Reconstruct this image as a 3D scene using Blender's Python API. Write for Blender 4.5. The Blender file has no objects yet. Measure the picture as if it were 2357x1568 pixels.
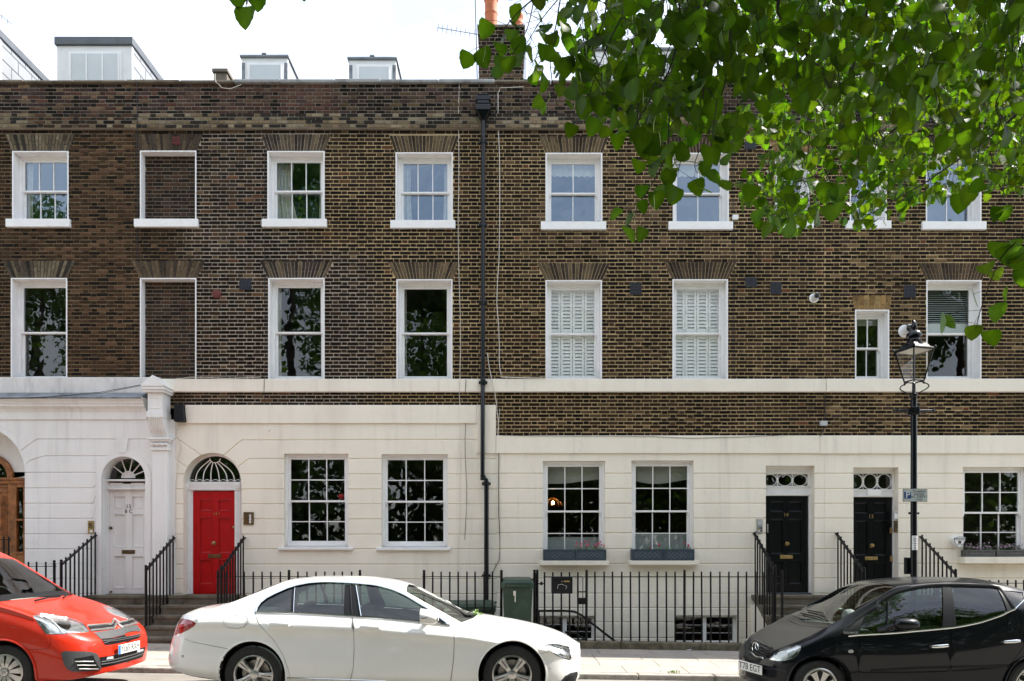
import bpy, math, random
import numpy as np
from mathutils import Vector
from mathutils.geometry import delaunay_2d_cdt
RN = random.Random(11)
scene = bpy.context.scene
COL = scene.collection

# ---------------------------------------------------------------- camera, sky, sun, exposure
CAM_Y, EYE, FPX, CX, HY = -14.72, 1.685, 1731.0, 1178.0, 1276.5   # photo measured on a 2356 px wide view
cam_data = bpy.data.cameras.new('camera')
cam_data.sensor_width = 36.0
cam_data.lens = FPX / 2356.0 * 36.0
cam_data.shift_y = (HY - 784.0) / 2356.0
cam_data.clip_end = 900.0
cam_data.clip_start = 0.05
camera = bpy.data.objects.new('camera', cam_data)
COL.objects.link(camera)
camera.location = (0.0, CAM_Y, EYE)
camera.rotation_euler = (math.radians(90), 0, 0)
scene.camera = camera

SUN = Vector((0.585, 0.172, 0.79)).normalized()          # towards the sun: high, right, slightly behind the terrace
SUN_EL = math.asin(SUN.z)
SUN_ROT = math.atan2(SUN.x, SUN.y)
world = bpy.data.worlds.new('World')
scene.world = world
world.use_nodes = True
wn, wl = world.node_tree.nodes, world.node_tree.links
wn.clear()
wout = wn.new('ShaderNodeOutputWorld')
wbg = wn.new('ShaderNodeBackground')
wsky = wn.new('ShaderNodeTexSky')
wsky.sky_type = 'NISHITA'
wsky.sun_disc = False
wsky.sun_elevation = SUN_EL
wsky.sun_rotation = SUN_ROT
wsky.dust_density = 1.2
wsky.air_density = 1.0
wsky.ozone_density = 1.0
wtc = wn.new('ShaderNodeTexCoord')
wmp = wn.new('ShaderNodeMapping')
wmp.inputs['Scale'].default_value = (1.6, 1.6, 3.4)
wnz = wn.new('ShaderNodeTexNoise')
wnz.inputs['Scale'].default_value = 1.7
wnz.inputs['Detail'].default_value = 7.0
wnz.inputs['Roughness'].default_value = 0.55
wrp = wn.new('ShaderNodeMapRange')
wrp.inputs['From Min'].default_value = 0.34
wrp.inputs['From Max'].default_value = 0.66
wrp.inputs['To Min'].default_value = 0.30
wrp.inputs['To Max'].default_value = 0.85
wmx = wn.new('ShaderNodeMix')
wmx.data_type = 'RGBA'
wmx.inputs[7].default_value = (6.9, 7.15, 7.5, 1)
wl.new(wtc.outputs['Generated'], wmp.inputs['Vector'])
wl.new(wmp.outputs[0], wnz.inputs['Vector'])
wl.new(wnz.outputs[0], wrp.inputs['Value'])
wl.new(wrp.outputs[0], wmx.inputs[0])
wl.new(wsky.outputs[0], wmx.inputs[6])
wl.new(wmx.outputs[2], wbg.inputs['Color'])
wbg.inputs['Strength'].default_value = 0.08
wl.new(wbg.outputs[0], wout.inputs['Surface'])

sun_data = bpy.data.lights.new('sun', 'SUN')
sun_data.energy = 3.1
sun_data.angle = math.radians(0.55)
sun_data.color = (1.0, 0.955, 0.88)
sun = bpy.data.objects.new('sun', sun_data)
COL.objects.link(sun)
sun.rotation_euler = (-SUN).to_track_quat('-Z', 'Y').to_euler()
sun.location = SUN * 60

scene.view_settings.view_transform = 'Standard'
scene.view_settings.look = 'None'
scene.view_settings.gamma = 1.0
scene.view_settings.use_curve_mapping = False
scene.view_settings.exposure = 1.97
scene.render.engine = 'CYCLES'
scene.cycles.use_denoising = True
scene.cycles.max_bounces = 8
scene.cycles.transparent_max_bounces = 16
scene.cycles.glossy_bounces = 4
scene.cycles.transmission_bounces = 6
scene.cycles.caustics_reflective = False
scene.cycles.caustics_refractive = False
scene.cycles.sample_clamp_indirect = 6.0

# ---------------------------------------------------------------- measuring: photo px (2356 wide) -> metres at depth y
def wx(xd, y=0.0): return (xd - CX) * (y - CAM_Y) / FPX
def wz(yd, y=0.0): return EYE + (HY - yd) * (y - CAM_Y) / FPX

# ---------------------------------------------------------------- object helpers
ORG = {}
def link(o, parent=None, origin=(0, 0, 0)):
    COL.objects.link(o)
    ORG[o] = Vector(origin)
    if parent is not None:
        o.parent = parent
        o.location = Vector(origin) - ORG[parent]
    else:
        o.location = Vector(origin)
    return o
def tag(o, label=None, cat=None, group=None, kind=None):
    if label: o['label'] = label
    if cat: o['category'] = cat
    if group: o['group'] = group
    if kind: o['kind'] = kind
    return o
def thing(name, loc, label, cat, group=None):
    o = bpy.data.objects.new(name, None)
    o.empty_display_size = 0.2
    link(o, None, loc)
    return tag(o, label, cat, group)
def inst(name, mesh, parent, origin, scale=(1, 1, 1), rot=None):
    o = bpy.data.objects.new(name, mesh)
    link(o, parent, origin)
    o.scale = scale
    if rot: o.rotation_euler = rot
    return o

class MB:
    def __init__(s): s.v, s.f, s.c = [], [], []
    def add(s, vs, fs, c=None):
        n = len(s.v)
        s.v += [tuple(p) for p in vs]
        s.f += [tuple(i + n for i in f) for f in fs]
        if c is not None: s.c += [c] * len(vs)
        return s
    def box(s, x0, x1, y0, y1, z0, z1, c=None):
        return s.add([(x0,y0,z0),(x1,y0,z0),(x1,y1,z0),(x0,y1,z0),(x0,y0,z1),(x1,y0,z1),(x1,y1,z1),(x0,y1,z1)],
                     [(0,3,2,1),(4,5,6,7),(0,1,5,4),(1,2,6,5),(2,3,7,6),(3,0,4,7)], c)
    def quad(s, a, b, c_, d, c=None): return s.add([a,b,c_,d], [(0,1,2,3)], c)
    def prism(s, poly, y0, y1, c=None):            # polygon in (x, z), extruded along y
        n = len(poly)
        vs = [(p[0], y0, p[1]) for p in poly] + [(p[0], y1, p[1]) for p in poly]
        fs = [tuple(range(n)), tuple(range(2*n-1, n-1, -1))]
        fs += [(i, (i+n), (i+1) % n + n, (i+1) % n) for i in range(n)]
        return s.add(vs, fs, c)
    def prism_x(s, poly, x0, x1, c=None):          # polygon in (y, z), extruded along x
        n = len(poly)
        vs = [(x0, p[0], p[1]) for p in poly] + [(x1, p[0], p[1]) for p in poly]
        fs = [tuple(range(n)), tuple(range(2*n-1, n-1, -1))]
        fs += [(i, (i+1) % n, (i+1) % n + n, (i+n)) for i in range(n)]
        return s.add(vs, fs, c)
    def tube(s, pts, r, n=6, caps=True, closed=False, flat=None):
        pts = [Vector(p) for p in pts]
        m = len(pts)
        rr = r if isinstance(r, (list, tuple)) else [r] * m
        ref = None
        rings = []
        for i in range(m):
            if closed: t = pts[(i+1) % m] - pts[i-1]
            else: t = pts[min(i+1, m-1)] - pts[max(i-1, 0)]
            if t.length < 1e-9: t = Vector((0,0,1))
            t.normalize()
            if ref is None:
                ref = Vector((0,1,0)) if abs(t.y) < 0.9 else Vector((1,0,0))
            a = ref - t * ref.dot(t)
            if a.length < 1e-6: a = t.orthogonal()
            a.normalize(); b = t.cross(a); ref = a
            fl = flat or (1, 1)
            rings.append([pts[i] + (a * math.cos(2*math.pi*k/n) * fl[0] + b * math.sin(2*math.pi*k/n) * fl[1]) * rr[i] for k in range(n)])
        vs = [p for rg in rings for p in rg]
        fs = []
        for i in range(m if closed else m-1):
            j = (i+1) % m
            for k in range(n):
                fs.append((i*n+k, i*n+(k+1) % n, j*n+(k+1) % n, j*n+k))
        if caps and not closed:
            fs.append(tuple(range(n-1, -1, -1))); fs.append(tuple(range((m-1)*n, m*n)))
        return s.add(vs, fs)
    def lathe(s, prof, c=(0,0,0), n=20, axis='z', a0=0.0):       # prof: (r, h)
        vs, fs = [], []
        for r, h in prof:
            for k in range(n):
                a = a0 + 2*math.pi*k/n
                u, w = r*math.cos(a), r*math.sin(a)
                p = (u, w, h) if axis == 'z' else ((u, h, w) if axis == 'y' else (h, u, w))
                vs.append((c[0]+p[0], c[1]+p[1], c[2]+p[2]))
        for i in range(len(prof)-1):
            for k in range(n):
                q = (i*n+k, i*n+(k+1) % n, (i+1)*n+(k+1) % n, (i+1)*n+k)
                fs.append(q if axis != 'y' else q[::-1])
        return s.add(vs, fs)
    def mesh(s, name):
        me = bpy.data.meshes.new(name)
        me.from_pydata(s.v, [], s.f)
        if s.c and len(s.c) == len(s.v):
            at = me.color_attributes.new('Col', 'FLOAT_COLOR', 'POINT')
            a = np.ones((len(s.v), 4), dtype=np.float32); a[:, :3] = np.array(s.c, dtype=np.float32)[:, :3]
            at.data.foreach_set('color', a.ravel())
        me.update()
        return me
    def build(s, name, mat, parent=None, smooth=False, bevel=0, origin=(0,0,0), seg=2):
        me = s.mesh(name)
        if mat: me.materials.append(mat)
        if origin != (0,0,0):
            me.transform(__import__('mathutils').Matrix.Translation(-Vector(origin)))
        if smooth:
            me.shade_smooth()
            me.set_sharp_from_angle(angle=math.radians(38 if smooth is True else smooth))
        o = bpy.data.objects.new(name, me)
        link(o, parent, origin)
        if bevel:
            b = o.modifiers.new('bevel', 'BEVEL'); b.width = bevel; b.segments = seg; b.limit_method = 'ANGLE'; b.angle_limit = math.radians(50)
        return o

def text_mesh(body, size, ext=0.002, align='CENTER', spacing=1.0, key={}):
    k = (body, size, ext, align, spacing)
    if k in key: return key[k]
    cu = bpy.data.curves.new('lettering', 'FONT')
    cu.body = body; cu.size = size; cu.extrude = ext; cu.align_x = align; cu.align_y = 'CENTER'; cu.space_character = spacing
    cu.resolution_u = 3
    ob = bpy.data.objects.new('lettering', cu)
    COL.objects.link(ob)
    dg = bpy.context.evaluated_depsgraph_get(); dg.update()
    me = bpy.data.meshes.new_from_object(ob.evaluated_get(dg))
    bpy.data.objects.remove(ob)
    me.materials.clear()
    key[k] = me
    return me
def text(name, body, size, mat, parent, origin, rot=(math.pi/2, 0, 0), ext=0.002, bold=0.0, sx=1.0, spacing=1.0):
    me = text_mesh(body, size, ext, spacing=spacing).copy()
    me.materials.append(mat)
    return inst(name, me, parent, origin, (sx, 1, 1), rot)

def smoothstep(a, b, x):
    t = max(0.0, min(1.0, (x-a)/(b-a))); return t*t*(3-2*t)
def lerp(a, b, t): return a + (b-a)*t
def inpoly(x, z, poly):
    c = False; n = len(poly); j = n-1
    for i in range(n):
        xi, zi = poly[i]; xj, zj = poly[j]
        if (zi > z) != (zj > z) and x < (xj-xi)*(z-zi)/(zj-zi)+xi: c = not c
        j = i
    return c

# ---------------------------------------------------------------- materials (procedural)
def base_mat(name):
    m = bpy.data.materials.new(name); m.use_nodes = True
    nt = m.node_tree; nt.nodes.clear()
    out = nt.nodes.new('ShaderNodeOutputMaterial')
    b = nt.nodes.new('ShaderNodeBsdfPrincipled')
    nt.links.new(b.outputs[0], out.inputs['Surface'])
    return m, nt, b
def noise(nt, scale, detail=4, rough=0.55, vec=None, stretch=None):
    n = nt.nodes.new('ShaderNodeTexNoise')
    n.inputs['Scale'].default_value = scale; n.inputs['Detail'].default_value = detail; n.inputs['Roughness'].default_value = rough
    g = nt.nodes.new('ShaderNodeNewGeometry')
    src = g.outputs['Position']
    if stretch:
        mp = nt.nodes.new('ShaderNodeMapping'); mp.inputs['Scale'].default_value = stretch
        nt.links.new(src, mp.inputs['Vector']); src = mp.outputs[0]
    nt.links.new(src, n.inputs['Vector'])
    return n
def ramp(nt, fac, pts):
    r = nt.nodes.new('ShaderNodeValToRGB')
    while len(r.color_ramp.elements) < len(pts): r.color_ramp.elements.new(0.5)
    for e, (p, c) in zip(r.color_ramp.elements, pts):
        e.position = p; e.color = (*c, 1) if len(c) == 3 else c
    nt.links.new(fac, r.inputs[0])
    return r
def mixc(nt, fac, a, b, mode='MIX'):
    m = nt.nodes.new('ShaderNodeMix'); m.data_type = 'RGBA'; m.blend_type = mode
    for i, v in ((0, fac), (6, a), (7, b)):
        if hasattr(v, 'is_linked') or hasattr(v, 'node'): nt.links.new(v, m.inputs[i])
        elif i == 0: m.inputs[0].default_value = v
        else: m.inputs[i].default_value = (*v, 1)
    return m.outputs[2]
def pm(name, rgb, rough=0.6, metal=0.0, var=0.12, scale=6.0, bump=0.0, bscale=60.0, coat=0.0, spec=0.5, dirt=None, streak=False, attr=False, rvar=0.0, rain=0.0):
    m, nt, b = base_mat(name)
    b.inputs['Roughness'].default_value = rough
    b.inputs['Metallic'].default_value = metal
    b.inputs['Specular IOR Level'].default_value = spec
    b.inputs['Coat Weight'].default_value = coat
    b.inputs['Coat Roughness'].default_value = 0.04
    if attr:
        a = nt.nodes.new('ShaderNodeAttribute'); a.attribute_name = 'Col'; colr = a.outputs['Color']
    else: colr = None
    n = noise(nt, scale)
    lo = tuple(c*(1-var) for c in rgb); hi = tuple(min(1, c*(1+var)) for c in rgb)
    r = ramp(nt, n.outputs[0], [(0.3, lo), (0.7, hi)])
    c = r.outputs[0]
    if colr is not None: c = mixc(nt, 1.0, colr, c, 'MULTIPLY')
    if dirt:
        dcol, amount, dscale = dirt
        dn = noise(nt, dscale, 6, 0.65, stretch=(1, 1, 0.22) if streak else None)
        rr = ramp(nt, dn.outputs[0], [(0.52, (0,0,0)), (0.75, (amount,)*3)])
        c = mixc(nt, rr.outputs[0], c, dcol)
    if rain:
        rn_ = noise(nt, 1.0, 6, 0.6, stretch=(7.0, 7.0, 0.35)); pn_ = noise(nt, 0.9, 3)
        r1 = ramp(nt, rn_.outputs[0], [(0.5, (0,0,0)), (0.72, (rain,)*3)]); r2 = ramp(nt, pn_.outputs[0], [(0.42, (0.15,)*3), (0.62, (1,1,1))])
        k_ = mixc(nt, 1.0, r1.outputs[0], r2.outputs[0], 'MULTIPLY')
        c = mixc(nt, k_, c, tuple(v*.45 for v in rgb))
        cr = nt.nodes.new('ShaderNodeTexVoronoi'); cr.feature = 'DISTANCE_TO_EDGE'; cr.inputs['Scale'].default_value = 0.75
        gp = nt.nodes.new('ShaderNodeNewGeometry'); wn_ = noise(nt, 3.0, 5, .7); va = nt.nodes.new('ShaderNodeVectorMath'); va.operation = 'MULTIPLY_ADD'; va.inputs[1].default_value = (.5, .5, .5)
        nt.links.new(wn_.outputs['Color'], va.inputs[0]); nt.links.new(gp.outputs['Position'], va.inputs[2]); nt.links.new(va.outputs[0], cr.inputs['Vector'])
        r3 = ramp(nt, cr.outputs['Distance'], [(0.0, (0.32,)*3), (0.004, (0,0,0))]); k3 = mixc(nt, 1.0, r3.outputs[0], r2.outputs[0], 'MULTIPLY')
        c = mixc(nt, k3, c, tuple(v*.4 for v in rgb))
    nt.links.new(c, b.inputs['Base Color'])
    if rvar:
        rn = noise(nt, scale*2.3, 5)
        mr = nt.nodes.new('ShaderNodeMapRange'); mr.inputs['From Min'].default_value = 0.3; mr.inputs['From Max'].default_value = 0.7
        mr.inputs['To Min'].default_value = max(0, rough-rvar); mr.inputs['To Max'].default_value = min(1, rough+rvar)
        nt.links.new(rn.outputs[0], mr.inputs['Value']); nt.links.new(mr.outputs[0], b.inputs['Roughness'])
    if bump:
        bn = noise(nt, bscale, 5, 0.6)
        bp = nt.nodes.new('ShaderNodeBump'); bp.inputs['Strength'].default_value = 0.6; bp.inputs['Distance'].default_value = bump
        nt.links.new(bn.outputs[0], bp.inputs['Height']); nt.links.new(bp.outputs[0], b.inputs['Normal'])
    return m
def glass_mat(name, tint, refl, wav=0.0, wscale=1.5, rough=0.0, sheen=(1, 1, 1)):
    m = bpy.data.materials.new(name); m.use_nodes = True
    nt = m.node_tree; nt.nodes.clear()
    out = nt.nodes.new('ShaderNodeOutputMaterial')
    tr = nt.nodes.new('ShaderNodeBsdfTransparent'); tr.inputs[0].default_value = (*tint, 1)
    gl = nt.nodes.new('ShaderNodeBsdfGlossy'); gl.inputs['Roughness'].default_value = rough; gl.inputs[0].default_value = (*sheen, 1)
    fr = nt.nodes.new('ShaderNodeFresnel')
    ge = nt.nodes.new('ShaderNodeNewGeometry'); io = nt.nodes.new('ShaderNodeMath'); io.operation = 'MULTIPLY_ADD'; io.inputs[1].default_value = -0.8333; io.inputs[2].default_value = 1.5
    nt.links.new(ge.outputs['Backfacing'], io.inputs[0]); nt.links.new(io.outputs[0], fr.inputs[0])     # a thin pane: same reflectance from both sides
    ma = nt.nodes.new('ShaderNodeMath'); ma.operation = 'MULTIPLY_ADD'; ma.inputs[1].default_value = 1.0 - refl; ma.inputs[2].default_value = refl
    mx = nt.nodes.new('ShaderNodeMixShader')
    nt.links.new(fr.outputs[0], ma.inputs[0]); nt.links.new(ma.outputs[0], mx.inputs[0])
    nt.links.new(tr.outputs[0], mx.inputs[1]); nt.links.new(gl.outputs[0], mx.inputs[2])
    nt.links.new(mx.outputs[0], out.inputs['Surface'])
    if wav:
        bn = noise(nt, wscale, 2, 0.5)
        bp = nt.nodes.new('ShaderNodeBump'); bp.inputs['Strength'].default_value = 1.0; bp.inputs['Distance'].default_value = wav
        nt.links.new(bn.outputs[0], bp.inputs['Height'])
        nt.links.new(bp.outputs[0], gl.inputs['Normal'])
    return m

M = {}
M['brick'] = pm('brick_faces', (1, 1, 1), 0.9, spec=0.12, var=0.35, scale=22, bump=0.004, bscale=90, attr=True, dirt=((0.012, 0.010, 0.010), 0.55, 9.0))
M['mortar'] = pm('mortar_joints', (0.96, 0.96, 0.96), 0.95, spec=0.12, var=0.28, scale=5, bump=0.003, bscale=120, attr=True)
M['cream'] = pm('cream_stucco_paint', (0.82, 0.765, 0.66), 0.62, var=0.035, scale=1.3, bump=0.004, bscale=14, dirt=((0.52, 0.43, 0.34), 0.22, 1.6), streak=True, rain=0.30)
M['white_stucco'] = pm('white_stucco_paint', (0.80, 0.80, 0.785), 0.6, var=0.03, scale=1.2, bump=0.004, bscale=14, dirt=((0.5, 0.48, 0.45), 0.25, 1.8), streak=True, rain=0.30)
M['band'] = pm('weathered_white_band', (0.66, 0.66, 0.65), 0.7, var=0.08, scale=3, bump=0.004, bscale=20, dirt=((0.2, 0.18, 0.17), 0.6, 3.5), streak=True, rain=0.30)
M['white'] = pm('white_gloss_paint', (0.82, 0.82, 0.82), 0.35, var=0.03, scale=5, dirt=((0.55, 0.53, 0.5), 0.25, 7.0))
M['dormer_white'] = pm('dormer_white_paint', (0.74, 0.75, 0.75), 0.5, var=0.04, scale=2, dirt=((0.5, 0.5, 0.5), 0.3, 3.0))
M['iron'] = pm('black_iron_paint', (0.005, 0.005, 0.006), 0.38, spec=.22, var=0.3, scale=12, bump=0.002, bscale=70, rvar=0.12)
M['iron_gloss'] = pm('black_gloss_iron', (0.004, 0.005, 0.007), 0.22, var=0.2, scale=8, bump=0.0015, bscale=25, spec=.35)
M['step'] = pm('worn_stone_steps', (0.15, 0.13, 0.10), 0.9, spec=.2, var=0.3, scale=5, bump=0.004, bscale=60, dirt=((0.022, 0.024, 0.013), 0.95, 2.6))
M['plinth'] = pm('mossy_stone_plinth', (0.13, 0.11, 0.075), 0.9, var=0.4, scale=7, bump=0.006, bscale=50, dirt=((0.012, 0.013, 0.008), 0.95, 4.0))
M['slab'] = pm('york_stone_paving', (0.29, 0.262, 0.23), 0.85, var=0.10, scale=2.2, bump=0.003, bscale=50, dirt=((0.20, 0.18, 0.15), 0.6, 7.0))
M['slab2'] = pm('york_stone_paving_warm', (0.315, 0.28, 0.24), 0.85, var=0.10, scale=2.6, bump=0.003, bscale=50, dirt=((0.22, 0.20, 0.165), 0.6, 5.0))
M['joint'] = pm('paving_joint_sand', (0.26, 0.23, 0.19), 0.95, var=0.2, scale=8)
M['kerb'] = pm('granite_kerb', (0.30, 0.275, 0.245), 0.8, var=0.2, scale=14, bump=0.004, bscale=90, dirt=((0.06, 0.055, 0.045), 0.8, 5.0))
M['asphalt'] = pm('asphalt_road', (0.185, 0.17, 0.15), 0.9, var=0.2, scale=2, bump=0.006, bscale=160, dirt=((0.2, 0.18, 0.15), 0.5, 30.0))
M['lead'] = pm('lead_flashing', (0.19, 0.21, 0.235), 0.55, var=0.25, scale=3, bump=0.004, bscale=12, dirt=((0.03, 0.03, 0.028), 0.9, 4.0))
M['lead_dark'] = pm('dark_lead_edge', (0.085, 0.095, 0.11), 0.5, var=0.2, scale=4, bump=0.003, bscale=10)
M['slate'] = pm('slate_roof', (0.11, 0.115, 0.125), 0.6, var=0.25, scale=5, bump=0.003, bscale=30)
M['dormer_blind'] = pm('white_dormer_blind', (0.60, 0.63, 0.66), 0.6, var=0.03, scale=3)
M['cheek'] = pm('pale_cladding_tile', (0.27, 0.28, 0.30), 0.5, var=0.06, scale=3)
M['coping'] = pm('grey_coping_stone', (0.27, 0.28, 0.285), 0.8, var=0.18, scale=4, bump=0.005, bscale=50, dirt=((0.06, 0.055, 0.045), 0.8, 3.5))
M['coping_old'] = pm('weathered_coping_stone', (0.16, 0.135, 0.105), 0.85, var=0.3, scale=4, bump=0.005, bscale=50, dirt=((0.03, 0.027, 0.022), 0.85, 3.5))
M['terracotta'] = pm('terracotta_pot', (0.47, 0.135, 0.05), 0.75, var=0.15, scale=5, bump=0.002, dirt=((0.05, 0.02, 0.012), 0.8, 5.0))
M['glass'] = glass_mat('window_glass', (0.80, 0.84, 0.82), 0.035, 0.0016, 2.2)
M['glass_sky_tint'] = glass_mat('sky_tinted_wavy_glass', (0.80, 0.84, 0.83), 0.16, 0.006, 2.6, sheen=(0.66, 0.82, 1.0))  # blue reflection tint stands in for a bluer sky mirrored in the panes
M['glass_clear'] = glass_mat('clean_window_glass', (0.97, 0.98, 0.97), 0.0, 0.0012, 2.0)
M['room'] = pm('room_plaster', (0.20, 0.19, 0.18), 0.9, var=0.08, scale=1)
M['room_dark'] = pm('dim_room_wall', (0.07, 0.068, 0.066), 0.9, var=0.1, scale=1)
M['curtain'] = pm('pale_curtain_cloth', (0.66, 0.63, 0.55), 0.9, var=0.12, scale=14)
M['shutter'] = pm('white_shutter_paint', (0.80, 0.82, 0.81), 0.45, var=0.03, scale=4)
M['blind'] = pm('grey_roller_blind', (0.42, 0.41, 0.38), 0.9, var=0.05, scale=3)
M['film'] = pm('frosted_cafe_blind', (0.40, 0.42, 0.42), 0.7, var=0.06, scale=4)
M['red'] = pm('red_gloss_door', (0.40, 0.003, 0.006), 0.35, var=0.08, scale=6, bump=0.001, bscale=35, coat=0.1, spec=.3)
M['black_door'] = pm('black_gloss_door', (0.004, 0.005, 0.006), 0.2, var=0.2, scale=6, bump=0.001, bscale=30, spec=.22)
M['brass'] = pm('aged_brass', (0.42, 0.30, 0.13), 0.35, 0.9, var=0.25, scale=18)
M['brass_dark'] = pm('dark_brass', (0.14, 0.10, 0.05), 0.4, 0.8, var=0.3, scale=18)
M['steel'] = pm('brushed_steel', (0.45, 0.46, 0.47), 0.35, 0.8, var=0.12, scale=10)
M['chrome'] = pm('chrome_trim', (0.72, 0.74, 0.75), 0.08, 1.0, var=0.04, scale=6)
M['wood'] = pm('varnished_oak', (0.27, 0.10, 0.027), 0.4, var=0.45, scale=9, bump=0.002, bscale=40, coat=0.15)
M['black_plastic'] = pm('black_plastic', (0.007, 0.0075, 0.009), 0.45, spec=.25, var=0.2, scale=9)
M['white_cable'] = pm('white_cable_sheath', (0.62, 0.59, 0.53), 0.6, var=0.15, scale=8)
M['white_plastic'] = pm('white_plastic', (0.75, 0.76, 0.76), 0.4, var=0.04, scale=6)
M['grey_plastic'] = pm('grey_plastic', (0.42, 0.43, 0.44), 0.5, var=0.08, scale=6)
M['ink'] = pm('black_lettering', (0.012, 0.012, 0.014), 0.5, var=0.1, scale=10)
M['vent'] = pm('dark_vent_iron', (0.03, 0.035, 0.048), 0.6, var=0.25, scale=20)
M['red_clay'] = pm('red_clay_vent', (0.12, 0.028, 0.024), 0.8, var=0.2, scale=12)
# ================================================================ houses of the terrace
ZB0, ZB1 = wz(902, -0.08), wz(872, -0.08)      # string course
Z_CORN0, Z_CORN1 = wz(300), wz(264)            # brick cornice band
Z_PAR1 = wz(195)                               # underside of coping
COURSE = 0.0737
JH, JV = 0.0108, 0.0072
YS = -0.055                                    # stucco face
def sx(xd, y=YS): return wx(xd, y)
def sz(yd, y=YS): return wz(yd, y)
XL, XA, XB, XC, XR = -12.6, wx(318), wx(1112), wx(1897), 12.6
HX = {'15': (XL, XA), '14a': (XA, XB), '14': (XB, XC), '13': (XC, XR)}
house = {}
house['15'] = thing('terraced_house', (wx(150), 0, 0.13), 'brown brick terraced house with white ground floor and white door numbered 15 BC', 'house', 'terraced houses')
house['14a'] = thing('terraced_house', (wx(720), 0, 0.10), 'dark brick terraced house with cream ground floor and a red arched front door', 'house', 'terraced houses')
house['14'] = thing('terraced_house', (wx(1500), 0, 0.02), 'brick terraced house with shuttered first floor windows and black front door numbered 14', 'house', 'terraced houses')
house['13'] = thing('terraced_house', (wx(2150), 0, 0.0), 'brick terraced house behind the lamp post with black front door numbered 13', 'house', 'terraced houses')
RNB = random.Random(5)
def mortar_col(x, z):
    xd = x / 14.72 * FPX + CX
    a = (0.25, 0.18, 0.105); b = (0.56, 0.48, 0.385); c = (0.64, 0.475, 0.265)
    if z > Z_CORN0: return (0.30, 0.26, 0.21)
    t1 = smoothstep(395, 470, xd); 
    t2 = smoothstep(720, 800, xd - 40*math.sin(z*1.3) - (90 if z < 7.6 else -30))
    col = [lerp(lerp(a[i], b[i], t1), c[i], t2) for i in range(3)]
    if 8.4 < z < 9.6 and 430 < xd < 620: col = [v*0.85 for v in col]
    k = 0.74 + .5*mott(x*1.3+4, z*1.3)
    return tuple(v*k for v in col)
from mathutils import noise as mnoise
def mott(x, z):
    n = mnoise.fractal(Vector((x*.55, z*.75, 3.1)), 1.0, 2.0, 4) ; f = mnoise.fractal(Vector((x*2.3, z*2.9, 7.7)), 1.0, 2.0, 3)
    return max(0.0, min(1.2, .5 + .55*n + .28*f))
def wavy(x, z): return .0045*math.sin(x*1.1+z*3.1) + .006*mnoise.noise(Vector((x*.5, z*1.7, 1.3)))
def brick_col(x, z):
    xd = x / 14.72 * FPX + CX
    r = RNB.random(); k = 0.75 + 0.5*RNB.random()
    dark = (0.020, 0.0145, 0.0115); brown = (0.058, 0.035, 0.021); mid = (0.082, 0.050, 0.030); tan = (0.17, 0.115, 0.062); red = (0.135, 0.058, 0.042); purp = (0.075, 0.045, 0.042)
    if z > Z_CORN1:                                       # parapet: mixed red and black
        d = mott(x*0.8, 3)
        if xd < 400: c = dark if r < 0.40 else (red if r < 0.58 else (purp if r < 0.85 else (0.24, 0.15, 0.09)))
        elif xd < 780: c = dark if r < 0.10 else ((0.125, 0.06, 0.045) if r < 0.55 else ((0.15, 0.09, 0.062) if r < 0.85 else purp))
        else: c = dark if r < 0.36 else (purp if r < 0.6 else ((0.12, 0.075, 0.055) if r < 0.9 else tan))
    elif z > Z_CORN0:                                     # cornice: old yellow stocks, sooty
        lowrow = z < Z_CORN0 + 0.16
        if r < (0.30 if lowrow else 0.62): c = (0.05, 0.042, 0.034)
        elif r < 0.85: c = (0.30, 0.225, 0.135)
        else: c = (0.40, 0.33, 0.22)
    elif xd < 330: c = dark if r < 0.22 else (brown if r < 0.70 else ((0.10, 0.055, 0.033) if r < 0.94 else mid))
    elif xd < 1112: c = dark if r < 0.52 else (brown if r < 0.82 else ((0.05, 0.032, 0.028) if r < 0.93 else ((0.13, 0.06, 0.03) if r < 0.96 else tan)))
    else:
        c = dark if r < 0.48 else (brown if r < 0.80 else (mid if r < 0.94 else (tan if r < 0.965 else ((0.2, 0.08, 0.045) if r < 0.98 else purp))))
        if 1240 < xd < 1700 and 6.9 < z < 9.6 and r > 0.55: c = (0.10, 0.062, 0.04) if r < 0.85 else (0.15, 0.098, 0.062)
        if 2030 < xd < 1970 and z < 6.5: c = tan
    m = 0.42 + 0.86*mott(x, z)
    return tuple(v*k*m*.80 for v in c)

BRICKS = {h: [] for h in HX}
def brick_rows(h, x0, x1, z0, z1, y, holes, traps=(), depth=0.012, colf=brick_col):
    n = max(1, round((z1-z0)/COURSE)); ch = (z1-z0)/n
    for r in range(n):
        za, zb = z0 + r*ch, z0 + (r+1)*ch; zm = (za+zb)/2
        cuts = []
        for (a, b, c, d) in holes:
            if c < zm < d: cuts.append((a, b))
        for (cx, hb, ht, c, d) in traps:
            if c < zm < d:
                w = lerp(hb, ht, (zm-c)/(d-c)); cuts.append((cx-w, cx+w))
        cuts.sort()
        spans, cur = [], x0
        for a, b in cuts:
            if a > cur: spans.append((cur, min(a, x1)))
            cur = max(cur, b)
        if cur < x1: spans.append((cur, x1))
        off = (r % 2) * 0.169 + (r*0.037) % 0.02
        for a, b in spans:
            # walk a flemish pattern anchored to the wall, clipped to the span
            k = math.floor((a + off)/0.338) - 1
            x = k*0.338 - off
            while x < b:
                for L in (0.2255, 0.1125):
                    p, q = x + JV, x + L - JV
                    x += L
                    p2, q2 = max(p, a+0.003), min(q, b-0.003)
                    if q2 - p2 < 0.016: continue
                    BRICKS[h].append((p2, q2, za+JH, zb-JH, y - RNB.random()*0.006, y+depth, colf((p2+q2)/2, zm)))

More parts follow.
